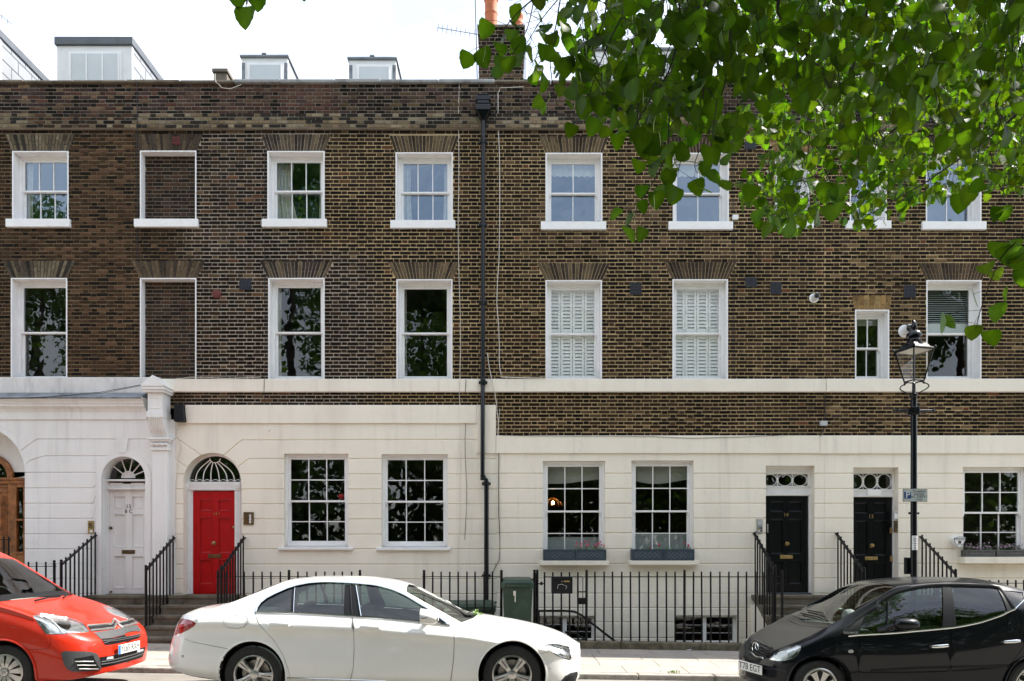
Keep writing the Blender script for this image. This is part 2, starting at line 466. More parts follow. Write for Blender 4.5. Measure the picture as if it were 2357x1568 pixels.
def emit_bricks(h, eye=2.0):
    L = BRICKS[h]
    order = sorted(range(len(L)), key=lambda i: -((L[i][1]-L[i][0])*(L[i][3]-L[i][2]) / ((L[i][2]-EYE)**2 + L[i][0]**2 + 216)) if abs(L[i][0]) < 9.9 else 0)
    pick = set(order[:300])
    big = MB(); tints = {}
    j = lambda s: (RNB.random()-0.5)*s
    V, F, C = [], [], []
    for i, (a, b, c, d, y0, y1, col) in enumerate(L):
        if i in pick: continue
        n = len(V); w_ = wavy((a+b)/2, c); c += w_; d += w_
        V += [(a+j(.006), y0+j(.004), c+j(.004)), (b+j(.006), y0+j(.004), c+j(.004)), (b+j(.006), y0+j(.004), d+j(.004)), (a+j(.006), y0+j(.004), d+j(.004)),
              (a, y1, c), (b, y1, c), (b, y1, d), (a, y1, d)]
        F += [(n, n+1, n+2, n+3), (n, n+4, n+5, n+1), (n+1, n+5, n+6, n+2), (n+2, n+6, n+7, n+3), (n+3, n+7, n+4, n)]
        C += [col]*8
    big.v, big.f, big.c = V, F, C
    tag(big.build('brickwork', M['brick'], house[h]), kind='stuff')
    protos = []
    for k in range(14):
        m = MB()
        q = [j(.012) for _ in range(8)]
        m.add([(-.5+q[0], 0, -.5+q[1]), (.5+q[2], 0, -.5+q[3]), (.5+q[4], 0, .5+q[5]), (-.5+q[6], 0, .5+q[7]), (-.5,1,-.5), (.5,1,-.5), (.5,1,.5), (-.5,1,.5)],
              [(0,1,2,3),(0,4,5,1),(1,5,6,2),(2,6,7,3),(3,7,4,0)], L[order[(k*7) % len(order)]][6])
        me = m.mesh('brick'); me.materials.append(M['brick']); protos.append(me)
    for i in pick:
        a, b, c, d, y0, y1, col = L[i]
        me = min(protos, key=lambda p, cc=col: RNB.random())
        inst('brick', me, house[h], ((a+b)/2, y0, (c+d)/2), (b-a, y1-y0, d-c))

def backing(h, name, x0, x1, z0, z1, y, holes, mat):
    xs = sorted({x0, x1, *[v for o in holes for v in o[:2] if x0 < v < x1], *[x0 + k*0.3 for k in range(int((x1-x0)/0.3)+1)]})
    zs = sorted({z0, z1, *[v for o in holes for v in o[2:] if z0 < v < z1], *[z0 + k*0.3 for k in range(int((z1-z0)/0.3)+1)]})
    m = MB()
    idx = {}
    def vid(x, z):
        k = (round(x, 5), round(z, 5))
        if k not in idx:
            idx[k] = len(m.v); m.v.append((x, y, z)); m.c.append(mortar_col(x, z))
        return idx[k]
    for i in range(len(xs)-1):
        for k in range(len(zs)-1):
            if xs[i+1]-xs[i] < 1e-4 or zs[k+1]-zs[k] < 1e-4: continue
            cx, cz = (xs[i]+xs[i+1])/2, (zs[k]+zs[k+1])/2
            if any(a < cx < b and c < cz < d for a, b, c, d in holes): continue
            m.f.append((vid(xs[i], zs[k]), vid(xs[i+1], zs[k]), vid(xs[i+1], zs[k+1]), vid(xs[i], zs[k+1])))
    return m.build(name, mat, house[h])

# ---------------------------------------------------------------- windows
def slab_pane(parent, x0, x1, z0, z1, y, mat):
    m = MB(); e = [RNB.uniform(-.0016, .0016) for _ in range(4)]
    m.add([(x0, y+e[0], z0), (x1, y+e[1], z0), (x1, y+e[2], z1), (x0, y+e[3], z1)], [(0, 1, 2, 3)])
    return m.build('pane', mat, parent)
def sash(parent, x0, x1, z0, z1, y, cols, rows, glass, st=0.045, bot=None, top=None, bar=0.018):
    bot = bot or st; top = top or st
    s = MB()
    s.box(x0, x0+st, y, y+.04, z0, z1).box(x1-st, x1, y, y+.04, z0, z1)
    s.box(x0+st, x1-st, y+.001, y+.039, z0, z0+bot).box(x0+st, x1-st, y+.001, y+.039, z1-top, z1)
    s.build('sash', M['white'], parent, bevel=.004)
    gx0, gx1, gz0, gz1 = x0+st, x1-st, z0+bot, z1-top
    for i in range(1, cols):
        x = lerp(gx0, gx1, i/cols)
        MB().box(x-bar/2, x+bar/2, y+.006, y+.034, gz0, gz1).build('glazing_bar', M['white'], parent)
    for k in range(1, rows):
        z = lerp(gz0, gz1, k/rows)
        MB().box(gx0, gx1, y+.0075, y+.0325, z-bar/2, z+bar/2).build('glazing_bar', M['white'], parent)
    for i in range(cols):
        for k in range(rows):
            slab_pane(parent, lerp(gx0, gx1, i/cols), lerp(gx0, gx1, (i+1)/cols), lerp(gz0, gz1, k/rows), lerp(gz0, gz1, (k+1)/rows), y+.02, glass)
def sash_window(h, x0, x1, z0, z1, yf=0.0, cols=1, rows=1, depth=0.17, sill=None, lining=True, glass=None, horns=False, lin_mat=None, split=0.5, wname='window'):
    P = house[h]; glass = glass or M['glass']
    m = MB()
    t = 0.026
    if lining:
        m.box(x0, x0+t, yf-.006, yf+depth+.11, z0, z1).box(x1-t, x1, yf-.006, yf+depth+.11, z0, z1).box(x0+t, x1-t, yf-.005, yf+depth+.11, z1-t, z1)
    else: t = 0.0
    fw = 0.055
    yb = yf + depth
    m.box(x0+t, x0+t+fw, yb, yb+.11, z0, z1-t).box(x1-t-fw, x1-t, yb, yb+.11, z0, z1-t).box(x0+t+fw, x1-t-fw, yb+.002, yb+.108, z1-t-fw, z1-t)
    m.box(x0+t+fw, x1-t-fw, yb-.02, yb+.108, z0, z0+.035)
    w = m.build(wname, lin_mat or M['white'], P, bevel=.004)
    ix0, ix1, iz0, iz1 = x0+t+fw, x1-t-fw, z0+.035, z1-t-fw
    zm = lerp(iz0, iz1, split)
    sash(w, ix0, ix1, zm-.018, iz1, yb+.018, cols, rows, glass, bot=.036)
    sash(w, ix0, ix1, iz0, zm+.016, yb+.062, cols, rows, glass, bot=.085, top=.034)
    if horns:
        for xx in (ix0+.005, ix1-.035):
            MB().prism([(xx, zm-.018), (xx+.03, zm-.018), (xx+.03, zm-.05), (xx+.015, zm-.075), (xx, zm-.05)], yb+.02, yb+.055).build('sash_horn', M['white'], w)
    if sill:
        a, b, c, d, out, sm = sill
        MB().box(a, b, yf-out, yf+depth+.03, c, d).build('sill', sm, w, bevel=.008)
    return w, (ix0, ix1, iz0, iz1, zm, yb)

WIN = []    # (house, x0d, x1d, y0d, y1d, cols, rows, kind)
UP = [('15', 28, 158, 348, 507, 3, 1, 'sky'), ('14a', 322, 452, 347, 507, 0, 0, 'blank'), ('14a', 615, 747, 348, 507, 3, 1, 'curtain'),
      ('14a', 910, 1042, 351, 510, 3, 1, 'curtain2'), ('14', 1255, 1386, 352, 513, 2, 1, 'lace'), ('14', 1548, 1677, 352, 513, 2, 1, 'lace'),
      ('14', 1783, 1862, 352, 510, 2, 1, ''), ('13', 1955, 2040, 352, 511, 2, 1, ''), ('13', 2130, 2258, 352, 513, 2, 1, '')]
LO = [('15', 25, 155, 640, 869, 1, 1, 'office'), ('14a', 322, 452, 640, 869, 0, 0, 'blank'), ('14a', 617, 747, 640, 870, 1, 1, ''), ('14a', 912, 1041, 643, 871, 1, 1, ''),
      ('14', 1255, 1385, 645, 872, 1, 1, 'shutter'), ('14', 1547, 1675, 643, 872, 1, 1, 'shutter'), ('13', 1967, 2046, 713, 872, 2, 1, ''), ('13', 2131, 2258, 645, 872, 1, 1, 'venetian')]
# two more bays just outside the frame at either end
UP += [('15', -268, -138, 348, 507, 3, 1, ''), ('13', 2430, 2558, 352, 513, 2, 1, '')]
LO += [('15', -270, -140, 640, 869, 1, 1, ''), ('13', 2432, 2560, 645, 872, 1, 1, '')]
holes = {h: [] for h in HX}; traps = {h: [] for h in HX}
ARCH = []
for (h, a, b, c, d, co, ro, k) in UP + LO:
    z1, z0 = wz(c), (wz(d) if (h, a, b, c, d, co, ro, k) in UP else ZB1 - 0.01)
    holes[h].append((wx(a), wx(b), z0, z1))
    cx = wx((a+b)/2); hb = (wx(b)-wx(a))/2
    if (a, c) == (1967, 713): hh, sp = 0.28, 0.05
    elif c < 400: hh, sp = 0.325, 0.125
    else: hh, sp = 0.335, 0.17
    traps[h].append((cx, hb+.01, hb+sp, z1, z1+hh)); ARCH.append((h, cx, hb+.01, hb+sp, z1, z1+hh, c, a))

for h in HX:
    x0, x1 = HX[h]
    zlow = ZB1 - 0.02
    brick_rows(h, x0, x1, ZB1, Z_CORN0, 0.0, holes[h], traps[h])
    brick_rows(h, x0, x1, Z_CORN0 + 0.0, Z_CORN0 + (Z_CORN1-Z_CORN0)*0.5, -0.075, [], depth=0.07)
    brick_rows(h, x0, x1, Z_CORN0 + (Z_CORN1-Z_CORN0)*0.5, Z_CORN1, -0.045, [], depth=0.05)
    brick_rows(h, x0, x1, Z_CORN1, Z_PAR1, -0.012, [])
    backing(h, 'mortar_wall', x0, x1, ZB1-0.05, Z_CORN0+0.01, 0.0065, holes[h], M['mortar'])
    b = MB()
    for (za, zb, ya) in ((Z_CORN0-.004, Z_CORN0+(Z_CORN1-Z_CORN0)*.5, -0.066), (Z_CORN0+(Z_CORN1-Z_CORN0)*.5, Z_CORN1, -0.037), (Z_CORN1, Z_PAR1, -0.005)):
        b.box(x0, x1, ya, 0.30, za, zb+.001, (0.29, 0.25, 0.20))
    b.build('parapet_core', M['mortar'], house[h])
LOWB = {'14a': (sx(378), XB, wz(934), ZB0), '14': (XB, XC, wz(1004), ZB0), '13': (XC, XR, wz(1004), ZB0)}
for h, (x0, x1, z0, z1) in LOWB.items():
    if h == '14a':
        brick_rows(h, x0, x1, z0, z1+.02, -0.004, [])
    else: brick_rows(h, x0 if h == '13' else wx(1112), x1, z0 if h == '13' else z0, z1+.02, -0.004, [])
    backing(h, 'mortar_wall', x0, x1, z0-.05, z1+.05, 0.0035, [], M['mortar'])
for h in HX: emit_bricks(h)

# flat gauged arches
for (h, cx, hb, ht, z0, z1, c, a) in ARCH:
    if not -200 < a < 2300: continue
    core = MB().prism([(cx-hb, z0), (cx+hb, z0), (cx+ht, z1), (cx-ht, z1)], 0.002, 0.02, mortar_col(cx, z1) if a > 200 else (0.12, 0.10, 0.075)).build('flat_arch', M['mortar'], house[h])
    n = 7 if hb < 0.36 else 19
    for k in range(n):
        p0, p1 = k/n, (k+1)/n; g = 0.0065
        col = RNB.choice([(0.045, 0.035, 0.029), (0.085, 0.065, 0.047), (0.12, 0.09, 0.058), (0.065, 0.052, 0.042), (0.14, 0.105, 0.066)])
        if a < 200: col = RNB.choice([(0.16, 0.13, 0.085), (0.10, 0.083, 0.06), (0.04, 0.035, 0.028), (0.2, 0.165, 0.11)])
        if hb < 0.36: col = RNB.choice([(0.30, 0.19, 0.075), (0.25, 0.16, 0.07), (0.33, 0.22, 0.10)])
        if a in (1547, 1548, 2131, 2130): col = RNB.choice([(0.07, 0.05, 0.036), (0.10, 0.07, 0.048), (0.05, 0.04, 0.033)])
        q = [(cx-hb+2*hb*p0+g, z0+.003), (cx-hb+2*hb*p1-g, z0+.003), (cx-ht+2*ht*p1-g, z1-.003), (cx-ht+2*ht*p0+g, z1-.003)]
        yf = -0.004 - RNB.random()*.006
        zs = lerp(z0, z1, 0.36 if k % 2 else 0.64)
        def at(z): t = (z-z0)/(z1-z0); return (lerp(q[0][0], q[3][0], t), lerp(q[1][0], q[2][0], t))
        m = MB()
        la, lb = at(zs-.004), at(zs+.004)
        m.prism([q[0], q[1], (la[1], zs-.004), (la[0], zs-.004)], yf, .004, col)
        kk = RNB.uniform(.6, 1.3); c2 = tuple(v*kk for v in col)
        m.prism([(lb[0], zs+.004), (lb[1], zs+.004), q[2], q[3]], yf-.002, .004, c2)
        m.build('voussoir', M['brick'], core)

# windows in the brick storeys
WOBJ = {}
for row in (UP, LO):
    for (h, a, b, c, d, co, ro, k) in row:
        x0, x1, z1 = wx(a), wx(b), wz(c)
        up = row is UP
        z0 = wz(d) if up else ZB1 + 0.002
        sill = (wx(a-11), wx(b+6) if a < 1200 else wx(b+8), wz(d+15, -.06), z0+.004, .06, M['white']) if up else None
        if k == 'blank':
            m = MB(); t = .026; dp = .17
            m.box(x0, x0+t, -.006, dp, z0, z1).box(x1-t, x1, -.006, dp, z0, z1).box(x0+t, x1-t, -.005, dp, z1-t, z1)
            w = m.build('blind_window', M['white'], house[h], bevel=.003)
            if sill: MB().box(sill[0], sill[1], -.06, dp, sill[2], sill[3]).build('sill', M['white'], w, bevel=.008)
            nb = len(BRICKS[h]); sub = []
            keep = BRICKS[h]; BRICKS[h] = []
            bc = lambda x, z: tuple(v for v in RNB.choice([(0.020, 0.015, 0.013), (0.036, 0.026, 0.021), (0.055, 0.04, 0.032), (0.03, 0.024, 0.022), (0.075, 0.042, 0.028), (0.05, 0.031, 0.02)]))
            brick_rows(h, x0+t, x1-t, z0, z1-t, dp-.012, [], colf=bc)
            mm = MB().quad((x0+t, dp-.004, z0), (x1-t, dp-.004, z0), (x1-t, dp-.004, z1), (x0+t, dp-.004, z1), (0.30, 0.24, 0.175))
            mm.build('infill_wall', M['mortar'], w)
            for (p, q, r, s, y0, y1, colr) in BRICKS[h]:
                e = MB(); e.box(p, q, y0, y1, r, s, colr); e.build('brick', M['brick'], w)
            BRICKS[h] = keep
            continue
        w, geo = sash_window(h, x0, x1, z0, z1, 0.0, co, ro, sill=sill, horns=(a > 1200), glass=M['glass_sky_tint'] if up else (M['glass_clear'] if k == 'shutter' else M['glass']))
        WOBJ[(a, c)] = (w, geo)

# string course, coping, stucco bands
def band(h, x0, x1, z0, z1, y0, mat, name='string_course', y1=0.02, bev=.012):
    return MB().box(x0, x1, y0, y1, z0, z1).build(name, mat, house[h], bevel=bev)
xs15 = wx(366, -.1)
band('15', XL, xs15, wz(905, -.09), wz(868, -.09), -0.09, M['band'])
band('14a', xs15+.003, XB, ZB0, ZB1, -0.085, M['cream'])
band('14', XB+.003, XC-.003, ZB0, ZB1, -0.085, M['cream'])
band('13', XC+.003, XR, ZB0, ZB1+.002, -0.088, M['cream'])
x = XL
while x < XR:
    L = RNB.uniform(0.85, 1.25); x2 = min(x+L, XR)
    xd = (x+x2)/2/14.72*FPX+CX
    h = [k for k in HX if HX[k][0] <= (x+x2)/2 <= HX[k][1]][0]
    old = xd < 560 or xd > 1150
    dz = RNB.uniform(-.006, .006)
    MB().box(x+.003, x2-.003, -.075+RNB.uniform(-.008, .008), .36, Z_PAR1, wz(184, -.07)+dz+(.02 if not old else 0)).build('coping_stone', M['coping_old' if old else 'coping'], house[h], bevel=.015)
    x = x2

# ---------------------------------------------------------------- stucco ground floors
def arch_poly(cx, r, zs, z0, n=20):
    return [(cx-r, z0)] + [(cx - r*math.cos(math.pi*k/n), zs + r*math.sin(math.pi*k/n)) for k in range(n+1)] + [(cx+r, z0)]
def stucco(h, name, x0, x1, z0, z1, y, openings, grooves, mat, depths, gw=0.017, gd=0.022):
    pts, edges = [], []
    def addloop(p, closed=True):
        n = len(pts); pts.extend(p)
        edges.extend((n+i, n+i+1) for i in range(len(p)-1))
        if closed: edges.append((n+len(p)-1, n))
    addloop([(x0, z0), (x1, z0), (x1, z1), (x0, z1)])
    for o in openings: addloop(o)
    for (ax, az, bx, bz) in grooves:
        L = math.hypot(bx-ax, bz-az); nx, nz = -(bz-az)/L, (bx-ax)/L
        for s in (-1, 0, 1): addloop([(ax+nx*gw*s, az+nz*gw*s), (bx+nx*gw*s, bz+nz*gw*s)], False)
    vs, es, fs, *_ = delaunay_2d_cdt([Vector(p) for p in pts], edges, [], 0, 1e-5)
    m = MB()
    V = []
    for v in vs:
        yy = y
        for (ax, az, bx, bz) in grooves:
            L = math.hypot(bx-ax, bz-az); ux, uz = (bx-ax)/L, (bz-az)/L
            t = (v[0]-ax)*ux + (v[1]-az)*uz; dd = abs(-(v[0]-ax)*uz + (v[1]-az)*ux)
            if dd < 5e-4 and -1e-4 < t < L+1e-4: yy = y + gd
        V.append((v[0], yy, v[1]))
    F = []
    for f in fs:
        cx = sum(vs[i][0] for i in f)/3; cz = sum(vs[i][1] for i in f)/3
        if cx < x0 or cx > x1 or cz < z0 or cz > z1: continue
        if any(inpoly(cx, cz, o) for o in openings): continue
        a, b, c = [vs[i] for i in f]
        if (b[0]-a[0])*(c[1]-a[1]) - (b[1]-a[1])*(c[0]-a[0]) < 0: f = (f[0], f[2], f[1])
        F.append(tuple(f))
    m.add(V, F)
    for o, dp in zip(openings, depths):
        n = len(o); b = len(m.v)
        for p in o: m.v.append((p[0], y, p[1]))
        for p in o: m.v.append((p[0], y+dp, p[1]))
        for i in range(n):
            k = (i+1) % n
            m.f.append((b+i, b+k, b+n+k, b+n+i))
    # sides and top
    m.quad((x0, y, z1), (x1, y, z1), (x1, .05, z1), (x0, .05, z1)); m.quad((x0, y, z0), (x0, y, z1), (x0, .05, z1), (x0, .05, z0)); m.quad((x1, y, z1), (x1, y, z0), (x1, .05, z0), (x1, .05, z1))
    return m.build(name, mat, house[h])
rect = lambda a, b, c, d: [(a, c), (b, c), (b, d), (a, d)]
Z_AREA = -1.25
Z_TH = wz(1368)                          # threshold level
# -- number 15
zt15 = sz(966)
arc_big = arch_poly(sx(-49), sx(57)-sx(-49), sz(1088), Z_TH-.05)
arc_w = arch_poly(sx(284.6), 0.425, sz(1101), Z_TH-.03)
x15r = sx(404)
gr = [(sx(84), sz(1011), x15r, sz(1011)), (sx(50), sz(1036), sx(84), sz(1011)), (sx(103), sz(1049.5), sx(310), sz(1049.5)), (sx(70), sz(1060), sx(103), sz(1049.5)), (sx(310), sz(1049.5), sx(331), sz(1062)),
      (XL, sz(1011), sx(-185), sz(1011))]
for yd in (1088, 1123.5, 1159, 1194, 1229.6, 1264, 1299, 1333, 1367, 1401):
    gr.append((XL, sz(yd), sx(214), sz(yd)))
stucco('15', 'stucco_wall', XL, x15r, Z_AREA, zt15, YS, [arc_big, arc_w], gr, M['white_stucco'], [0.5, 0.30])
# plain ring round the white door, keystone, pilaster, cornice
def ring(h, name, cx, zs, r0, r1, z0, y0, y1, mat, n=24, right=True):
    outer = arch_poly(cx, r1, zs, z0, n); inner = arch_poly(cx, r0, zs, z0, n)
    if not right:
        outer = outer[:-1]; inner = inner[:-1]
    m = MB(); k = len(outer)
    for p in outer: m.v.append((p[0], y0, p[1]))
    for p in inner: m.v.append((p[0], y0, p[1]))
    for p in outer: m.v.append((p[0], y1, p[1]))
    for p in inner: m.v.append((p[0], y1, p[1]))
    for i in range(k-1):
        m.f += [(i, k+i, k+i+1, i+1), (i, i+1, 2*k+i+1, 2*k+i), (k+i+1, k+i, 3*k+i, 3*k+i+1)]
    return m.build(name, mat, house[h])
ring('15', 'door_surround', sx(284.6), sz(1101), 0.425, 0.535, Z_TH-.02, YS-.02, YS+.01, M['white_stucco'])
MB().prism([(sx(275), sz(1043)), (sx(291), sz(1043)), (sx(297), sz(1009)), (sx(269), sz(1009))], YS-.035, YS+.01).build('keystone', M['white_stucco'], house['15'], bevel=.006)
# fascia, cornice mouldings, lead flashing
prof = [(YS, sz(966)), (YS-.03, sz(966)), (YS-.03, sz(950)), (YS-.06, sz(942)), (YS-.13, sz(938)), (YS-.135, sz(934)), (YS-.16, sz(931)), (YS-.165, sz(927)), (YS-.21, sz(924)), (YS-.215, sz(918.5)), (.02, sz(918.5))]
MB().prism_x(prof, XL, wx(336, -.1)).build('cornice', M['white_stucco'], house['15'])
MB().prism_x([(YS-.225, wz(918.5, -.22)-.002), (YS-.225, wz(916, -.22)+.004), (-.088, wz(905, -.09)), (.0, wz(905, -.09)), (.0, wz(918, -.22))], XL, wx(335, -.1)).build('lead_flashing', M['lead'], house['15'])
# pilaster and scroll console
pl, pr = -6.985, -6.655
pil = MB().box(pl+.02, pr-.02, YS-.10, .0, 0.13, wz(1031)).build('pilaster', M['white_stucco'], house['15'], bevel=.01)
cap = MB()
for (za, zb, o) in ((1037, 1030, .03), (1030, 1017, .01), (1017, 1013, .05), (1013, 1008, .075)):
    cap.box(pl-o+.02, pr+o-.02, YS-.10-o, .0, wz(za, -.15), wz(zb, -.15))
cap.build('capital', M['white_stucco'], pil, bevel=.006)
orn = MB()
for k in range(7):
    xx = lerp(pl+.03, pr-.03, k/6)
    orn.lathe([(0, -.028), (.022, -.02), (.03, 0), (.022, .02), (0, .028)], (xx, YS-.135, wz(1023.5, -.15)+.006*math.sin(k*2.2)), 8)
orn.build('carved_frieze', M['white_stucco'], pil, smooth=True)
cz = lambda d_: wz(d_, -.3)
cons = []
for k in range(15):
    t = k/14
    cons.append((lerp(-.36, -.14, t**0.8) - .035*math.sin(t*math.pi*1.0)*(1 if t < .6 else .2), lerp(cz(962), cz(1010), t)))
m = MB().prism_x([(.0, cons[0][1])] + cons + [(.0, cons[-1][1])], pl+.02, pr-.02)
con = m.build('console', M['white_stucco'], house['15'], bevel=.004)
fl = MB()
for k in range(6):
    xx = lerp(pl+.065, pr-.065, k/5)
    fl.tube([(xx, y-.004, z) for (y, z) in cons], .013, 6)
fl.build('fluting', M['white_stucco'], con, smooth=True)
blk = MB()
blk.box(pl+.01, pr-.01, -.37, .0, cz(962), cz(948)).box(pl+.025, pr-.025, -.35, .0, cz(948), cz(905))
blk.box(pl-.03, pr+.03, -.42, .0, cz(905), cz(900)).box(pl-.045, pr+.045, -.44, .0, cz(900), cz(893))
blk.box(pl+.07, pr-.07, -.36, -.34, cz(942), cz(938)).box(pl+.07, pr-.07, -.36, -.34, cz(918), cz(914)).box(pl+.06, pl+.075, -.36, -.34, cz(940), cz(916)).box(pr-.075, pr-.06, -.36, -.34, cz(940), cz(916))
blk.prism([(pl-.06, cz(893)), (pr+.06, cz(893)), (pr+.06, cz(889.5)), ((pl+pr)/2, cz(867)), (pl-.06, cz(889.5))], -.455, .0)
blk.build('console_cap', M['white_stucco'], con, bevel=.008)

# -- number 14A
arc_r = arch_poly(sx(488.5), 0.565, sz(1109), Z_TH-.03)
wa = rect(sx(653.4), sx(801.5), sz(1259), sz(1044.4)); wb = rect(sx(877.8), sx(1030.3), sz(1260), sz(1045.5))
xa0, xa1 = sx(404)+.002, sx(1141)
gr = [(sx(405), sz(1008), sx(461), sz(1047)), (sx(516), sz(1047), sx(556), sz(1013)), (sx(556), sz(1013), sx(1097), sz(1012)), (sx(404), sz(1057), sx(428), sz(1074)), (sx(549), sz(1073), sx(573), sz(1056)), (sx(573), sz(1056), xa1, sz(1056))]
for yd in (1091, 1126, 1160, 1195, 1230, 1264, 1299, 1333, 1367, 1401, 1435, 1469):
    gr += [(xa0, sz(yd), sx(421), sz(yd)), (sx(556), sz(yd), xa1, sz(yd))]
stucco('14a', 'stucco_wall', xa0, xa1, Z_AREA, sz(934), YS, [arc_r, wa, wb], gr, M['cream'], [0.28, 0.20, 0.20])
MB().box(sx(428), sx(1097), YS-.035, YS+.01, sz(975), sz(933)).build('frieze_band', M['cream'], house['14a'], bevel=.008)
MB().box(sx(1097)+.002, sx(1141)-.002, YS-.04, YS+.01, sz(1044), sz(933)).build('end_block', M['cream'], house['14a'], bevel=.008)
# -- numbers 14 and 13
Dr14 = rect(sx(1762), sx(1874), Z_TH-.03, sz(1072)); Dr13 = rect(sx(1963.6), sx(2067), Z_TH-.03, sz(1076))
wc = rect(sx(1249), sx(1392), sz(1290), sz(1061)); wd_ = rect(sx(1453), sx(1596), sz(1290), sz(1060)); we = rect(sx(2215.5), sx(2363), sz(1282), sz(1075))
bf = rect(sx(1232), sx(1368), sz(1477), sz(1417)); bg = rect(sx(1551), sx(1695.5), sz(1482), sz(1416))
g14 = [1090, 1125, 1159, 1193, 1227, 1263.5, 1297.6, 1331, 1366, 1399, 1432, 1468]
x14 = sx(1897)
stucco('14', 'stucco_wall', xa1+.002, x14-.001, Z_AREA, sz(1004), YS, [Dr14, wc, wd_, bf, bg], [(xa1+.002, sz(y), x14-.001, sz(y)) for y in g14], M['cream'], [0.30, 0.16, 0.16, .12, .12])
stucco('13', 'stucco_wall', x14+.001, XR, Z_AREA, sz(1004), YS-.001, [Dr13, we], [(x14+.001, sz(y), XR, sz(y)) for y in g14], M['cream'], [0.30, 0.16])
MB().box(xa1+.004, sx(1885), YS-.035, YS+.01, sz(1044), sz(1003)).build('frieze_band', M['cream'], house['14'], bevel=.008)
MB().box(sx(1885)+.003, XR, YS-.036, YS+.01, sz(1044.5), sz(1003)).build('frieze_band', M['cream'], house['13'], bevel=.008)

# ground floor sash windows
def gwin(h, poly, sill, cols=3, rows=2, depth=.09, silmat='white', out=.06, split=.5):
    x0, x1, z0, z1 = poly[0][0], poly[1][0], poly[0][1], poly[2][1]
    a, b, c, d = sill
    return sash_window(h, x0, x1, z0+.0, z1, YS, cols, rows, depth, (sx(a), sx(b), sz(d), sz(c), out, M[silmat]), lining=False, horns=True, glass=M['glass'], split=split)
GW = {}
GW['a'] = gwin('14a', wa, (640.6, 812.6, 1259, 1266))
GW['b'] = gwin('14a', wb, (866, 1036, 1260, 1267))
GW['c'] = gwin('14', wc, (1241, 1399.4, 1290, 1301), silmat='cream', out=.17)
GW['d'] = gwin('14', wd_, (1446, 1605, 1290, 1300), silmat='cream', out=.17)
GW['e'] = gwin('13', we, (2206, 2375, 1282, 1297), silmat='cream', out=.19)
# basement casements
for h, p in (('14', bf), ('14', bg)):
    x0, x1, z0, z1 = p[0][0], p[1][0], p[0][1], p[2][1]
    m = MB(); y = YS+.09; f = .05
    m.box(x0, x0+f, y, y+.07, z0, z1).box(x1-f, x1, y, y+.07, z0, z1).box(x0+f, x1-f, y+.002, y+.068, z1-f, z1).box(x0+f, x1-f, y+.002, y+.068, z0, z0+f)
    xm = (x0+x1)/2; m.box(xm-.04, xm+.04, y-.003, y+.07, z0+f, z1-f)
    w = m.build('basement_window', M['white'], house[h], bevel=.004)
    for a, b in ((x0+f, xm-.04), (xm+.04, x1-f)):
        for k in range(3):
            slab_pane(w, a, b, lerp(z0+f, z1-f, k/3)+.004, lerp(z0+f, z1-f, (k+1)/3)-.004, y+.03+.004*k, M['glass'])
            if k: MB().box(a, b, y+.02, y+.045, lerp(z0+f, z1-f, k/3)-.006, lerp(z0+f, z1-f, k/3)+.006).build('louvre_edge', M['grey_plastic'], w)

# ---------------------------------------------------------------- front doors
def panel_door(h, x0, x1, z0, z1, y, mat, cols, rows, hw=('knob', 'plate'), number=None, label=None, nmat='brass', knob_z=.5, numz=.78, plate_z=None):
    st = cols[0][0] - x0
    m = MB()
    # stiles and rails with openings for the panels
    xs = [x0] + [v for c in cols for v in c] + [x1]
    zs = [z0] + [v for r in rows for v in r] + [z1]
    m.box(x0, cols[0][0], y, y+.045, z0, z1).box(cols[0][1], cols[1][0], y, y+.045, z0, z1).box(cols[1][1], x1, y, y+.045, z0, z1)
    zz = [z0] + [v for r in rows for v in r] + [z1]
    for c in cols:
        for k in range(0, len(zz), 2): m.box(c[0], c[1], y+.0008, y+.044, zz[k], zz[k+1])
    d = m.build('front_door', mat, house[h], bevel=.005)
    if label: d['label'] = label
    for c in cols:
        for r in rows:
            p = MB()
            a, b, e, f = c[0], c[1], r[0], r[1]; i = .028
            p.add([(a, y+.018, e), (b, y+.018, e), (b, y+.018, f), (a, y+.018, f), (a+i, y+.028, e+i), (b-i, y+.028, e+i), (b-i, y+.028, f-i), (a+i, y+.028, f-i)],
                  [(0,1,5,4), (1,2,6,5), (2,3,7,6), (3,0,4,7), (4,5,6,7)])
            p.build('door_panel', mat, d)
            q = MB(); w = .014
            q.box(a, b, y-.004, y+.02, e, e+w).box(a, b, y-.004, y+.02, f-w, f).box(a, a+w, y-.004, y+.02, e+w, f-w).box(b-w, b, y-.004, y+.02, e+w, f-w)
            q.build('panel_moulding', mat, d, bevel=.004)
    return d
def knob(d, x, y, z, mat, r=.038):
    MB().lathe([(0, -.075), (r*.6, -.073), (r, -.055), (r*.95, -.035), (r*.45, -.022), (r*.45, -.012), (r*1.05, -.008), (r*1.1, 0), (0, 0)], (x, y, z), 16, 'y').build('door_knob', mat, d, smooth=True)
def letter_plate(d, x0, x1, z0, z1, y, mat):
    lp = MB().box(x0, x1, y-.012, y+.002, z0, z1).build('letter_plate', mat, d, bevel=.004)
    MB().box(x0+.03, x1-.03, y-.017, y-.010, z0+.02, z1-.02).build('flap', mat, lp, bevel=.003)
